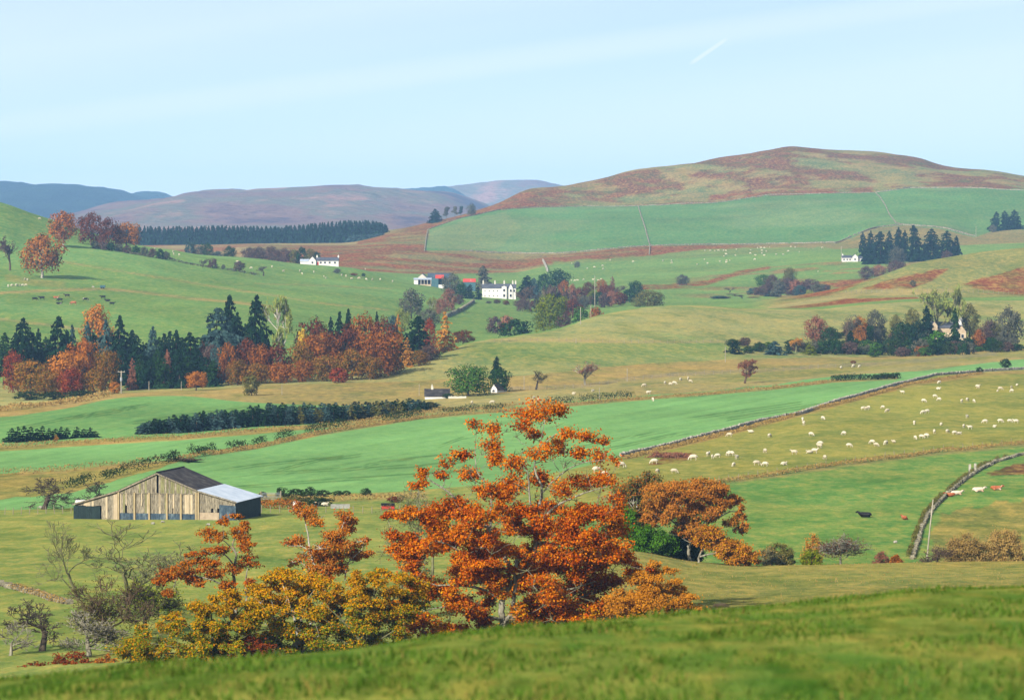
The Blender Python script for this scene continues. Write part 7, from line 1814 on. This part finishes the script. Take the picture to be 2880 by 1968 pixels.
flock([(145, 880), (250, 917), (400, 915), (418, 940), (525, 925), (617, 967), (635, 980), (780, 955), (817, 963), (868, 982), (935, 982), (1000, 990), (1057, 992), (1127, 992), (1240, 1010), (993, 897)], 720, 480, 1500, 'small far sheep on the left pasture below the long farm cottage', 'sheep below the farm cottage', 1.3, dv=1)
flock([(360, 443), (1405, 710), (1573, 740), (1577, 762), (1627, 770), (2155, 826), (2280, 890), (227, 990), (250, 997)], 0, 480, 1500, 'small far sheep on the upper left slope near the skyline beeches', 'sheep on the upper left slope', 1.3, dv=1)
flock([(75, 1055), (110, 1052), (150, 1050), (180, 1050), (205, 1048), (235, 1047)], 0, 480, 1400, 'small far sheep lined up on the track at the far left', 'sheep on the left track', 1.3, dv=1)
flock([(200, 1030), (243, 1043), (560, 995), (735, 968), (1240, 990), (1200, 925), (1390, 900), (1440, 905), (1475, 903), (1530, 868), (1600, 860), (1620, 885), (1280, 1055)], 1440, 800, 900, 'pale sheep in the tawny field above the big crop field', 'sheep in the tawny field', 1.1, dv=2)
flock([(663, 757), (775, 748), (830, 750)], 2160, 800, 1000, 'pale sheep on the bank below the right wood', 'sheep below the right wood', 1.1, dv=2)
flock([(1960, 1085), (2145, 1078)], 720, 800, 900, 'pale sheep below the roadside cottages', 'sheep below the cottages', 1.1, dv=2)
for u, lb in ((888, 'left cream sheep lying under the gorse right of the barn'), (914, 'right cream sheep lying under the gorse right of the barn')):
    animal(SH, 'sheep', 'sheep', 'lying', u, 1423, 540, lb, 'wool', scale=1.0, rz=.2)
for a, b, kd, mt, lb in [(315, 140, 'graze', 'cowblack', 'leftmost tiny dark cow on the left pasture'), (380, 133, 'stand', 'cowblack', 'second dark cow from the left on the left pasture'), (507, 120, 'lying', 'cowbrown', 'small red-brown cow among the black cattle'), (545, 148, 'graze', 'cowblack', 'dark cow in the middle of the left herd'),
                         (610, 110, 'stand', 'cowpatch', 'black cow standing highest in the left herd'), (535, 174, 'lying', 'cowpatch', 'black and white cow lying at the front of the herd'), (667, 178, 'graze', 'cowbrown', 'brown-headed dark cow at the front of the herd'), (775, 145, 'graze', 'cowpatch', 'black and white cow apart in the middle of the pasture'),
                         (935, 124, 'stand', 'cowblack', 'black cow upper left of the right-hand trio'), (977, 148, 'lying', 'cowblack', 'black cow in the middle of the right-hand trio'), (1017, 182, 'stand', 'cowblack', 'largest black cow, lowest of the right-hand trio')]:
    animal(CW, 'cow', 'cow', kd, a * .3098, 800 + b * .3098 + 2, 1300, lb, mt, scale=1.05, rz=ra.choice([0.2, 3.0]))
animal(CW, 'cow', 'cow', 'lying', 2433, 1455, 500, 'black cow with white face lying on the green pasture', 'cowblack', scale=.95, rz=2.6)
animal(CW, 'cow', 'cow', 'lying', 2543, 1461, 500, 'red-brown calf lying against the near wall', 'cowbrown', scale=.75, rz=1.9)
animal(CW, 'cow', 'cow', 'lying', 2672, 1397, 500, 'tan-headed cream cow lying left of the white pair', 'cowbrown', scale=.85, rz=3.3)
animal(CW, 'cow', 'cow', 'lying', 2690, 1392, 500, 'cream cow lying in the field right of the near wall', 'cowwhite', scale=.9, rz=.2)
animal(CW, 'cow', 'cow', 'lying', 2752, 1383, 500, 'white cow lying second from the right', 'cowwhite', scale=.9, rz=.1)
animal(CW, 'cow', 'cow', 'lying', 2802, 1378, 500, 'red and white cow lying furthest right', 'cowbrown', scale=.9, rz=.0)

# ------------------------------------------------------------------ grass
def grass(name, label, n, sampler, h, w, leaf, seed=1, tuft=1):
    rng = np.random.default_rng(seed)
    u, Y = sampler(rng, n)
    x = (u - 1440) * Y / F
    # ground height by interpolation on the terrain grid
    us = US; ci = np.clip(np.searchsorted(us, u) - 1, 0, len(us) - 2); fu = (u - us[ci]) / (us[ci + 1] - us[ci])
    def zcol(c):
        out = np.empty(len(c))
        for k in np.unique(c):
            m_ = c == k; out[m_] = np.interp(Y[m_], GY[k], GZ[k])
        return out
    z = zcol(ci) * (1 - fu) + zcol(ci + 1) * fu
    hh = h * rng.uniform(.4, 1.4, n) * (0.25 + 2.6 * fbm(x / .7, Y / 1.4, 3) ** 2); a = rng.uniform(0, 6.28, n); ln = rng.normal(size=(n, 2)) * .35
    base = np.stack([x, Y, z - .02], 1); d = np.stack([np.cos(a), np.sin(a), np.zeros(n)], 1) * (w * rng.uniform(.6, 1.4, n))[:, None]
    tip = base + np.stack([ln[:, 0] * hh, ln[:, 1] * hh, hh], 1)
    mid = base * .45 + tip * .55 + np.array([0, 0, .06]) * hh[:, None]
    V = np.stack([base - d, base + d, mid + d * .7, mid - d * .7, tip], 1).reshape(-1, 3)
    i = np.arange(n)[:, None] * 5
    q = i + np.array([[0, 1, 2, 3]]); t = i + np.array([[3, 2, 4]])
    o = link_mesh(name, np_mesh(name, V, q, t), LM[leaf]); tag(o, label, 'grass', kind='stuff'); return o
def near(rng, n):
    Y = 13 + 32 * rng.random(n) ** .8; u = rng.uniform(-150, 3030, n); return u, Y
grass('meadow_grass', 'green grass of the near hillside', 56000, near, .042, .009, 'meadow', 1)
def near_dry(rng, n):
    Y = 14 + 30 * rng.random(n) ** .7; u = rng.uniform(-150, 3030, n); return u, Y
grass('dry_grass', 'scattered dry stalks on the near hillside', 1500, near_dry, .05, .004, 'drygrass', 2)
def knoll(rng, n):
    Y = rng.uniform(300, 470, n); u = rng.uniform(1350, 2950, n); return u, Y
grass('rough_grass', 'rough dry grass of the knoll', 8000, knoll, .10, .04, 'drygrass', 3)
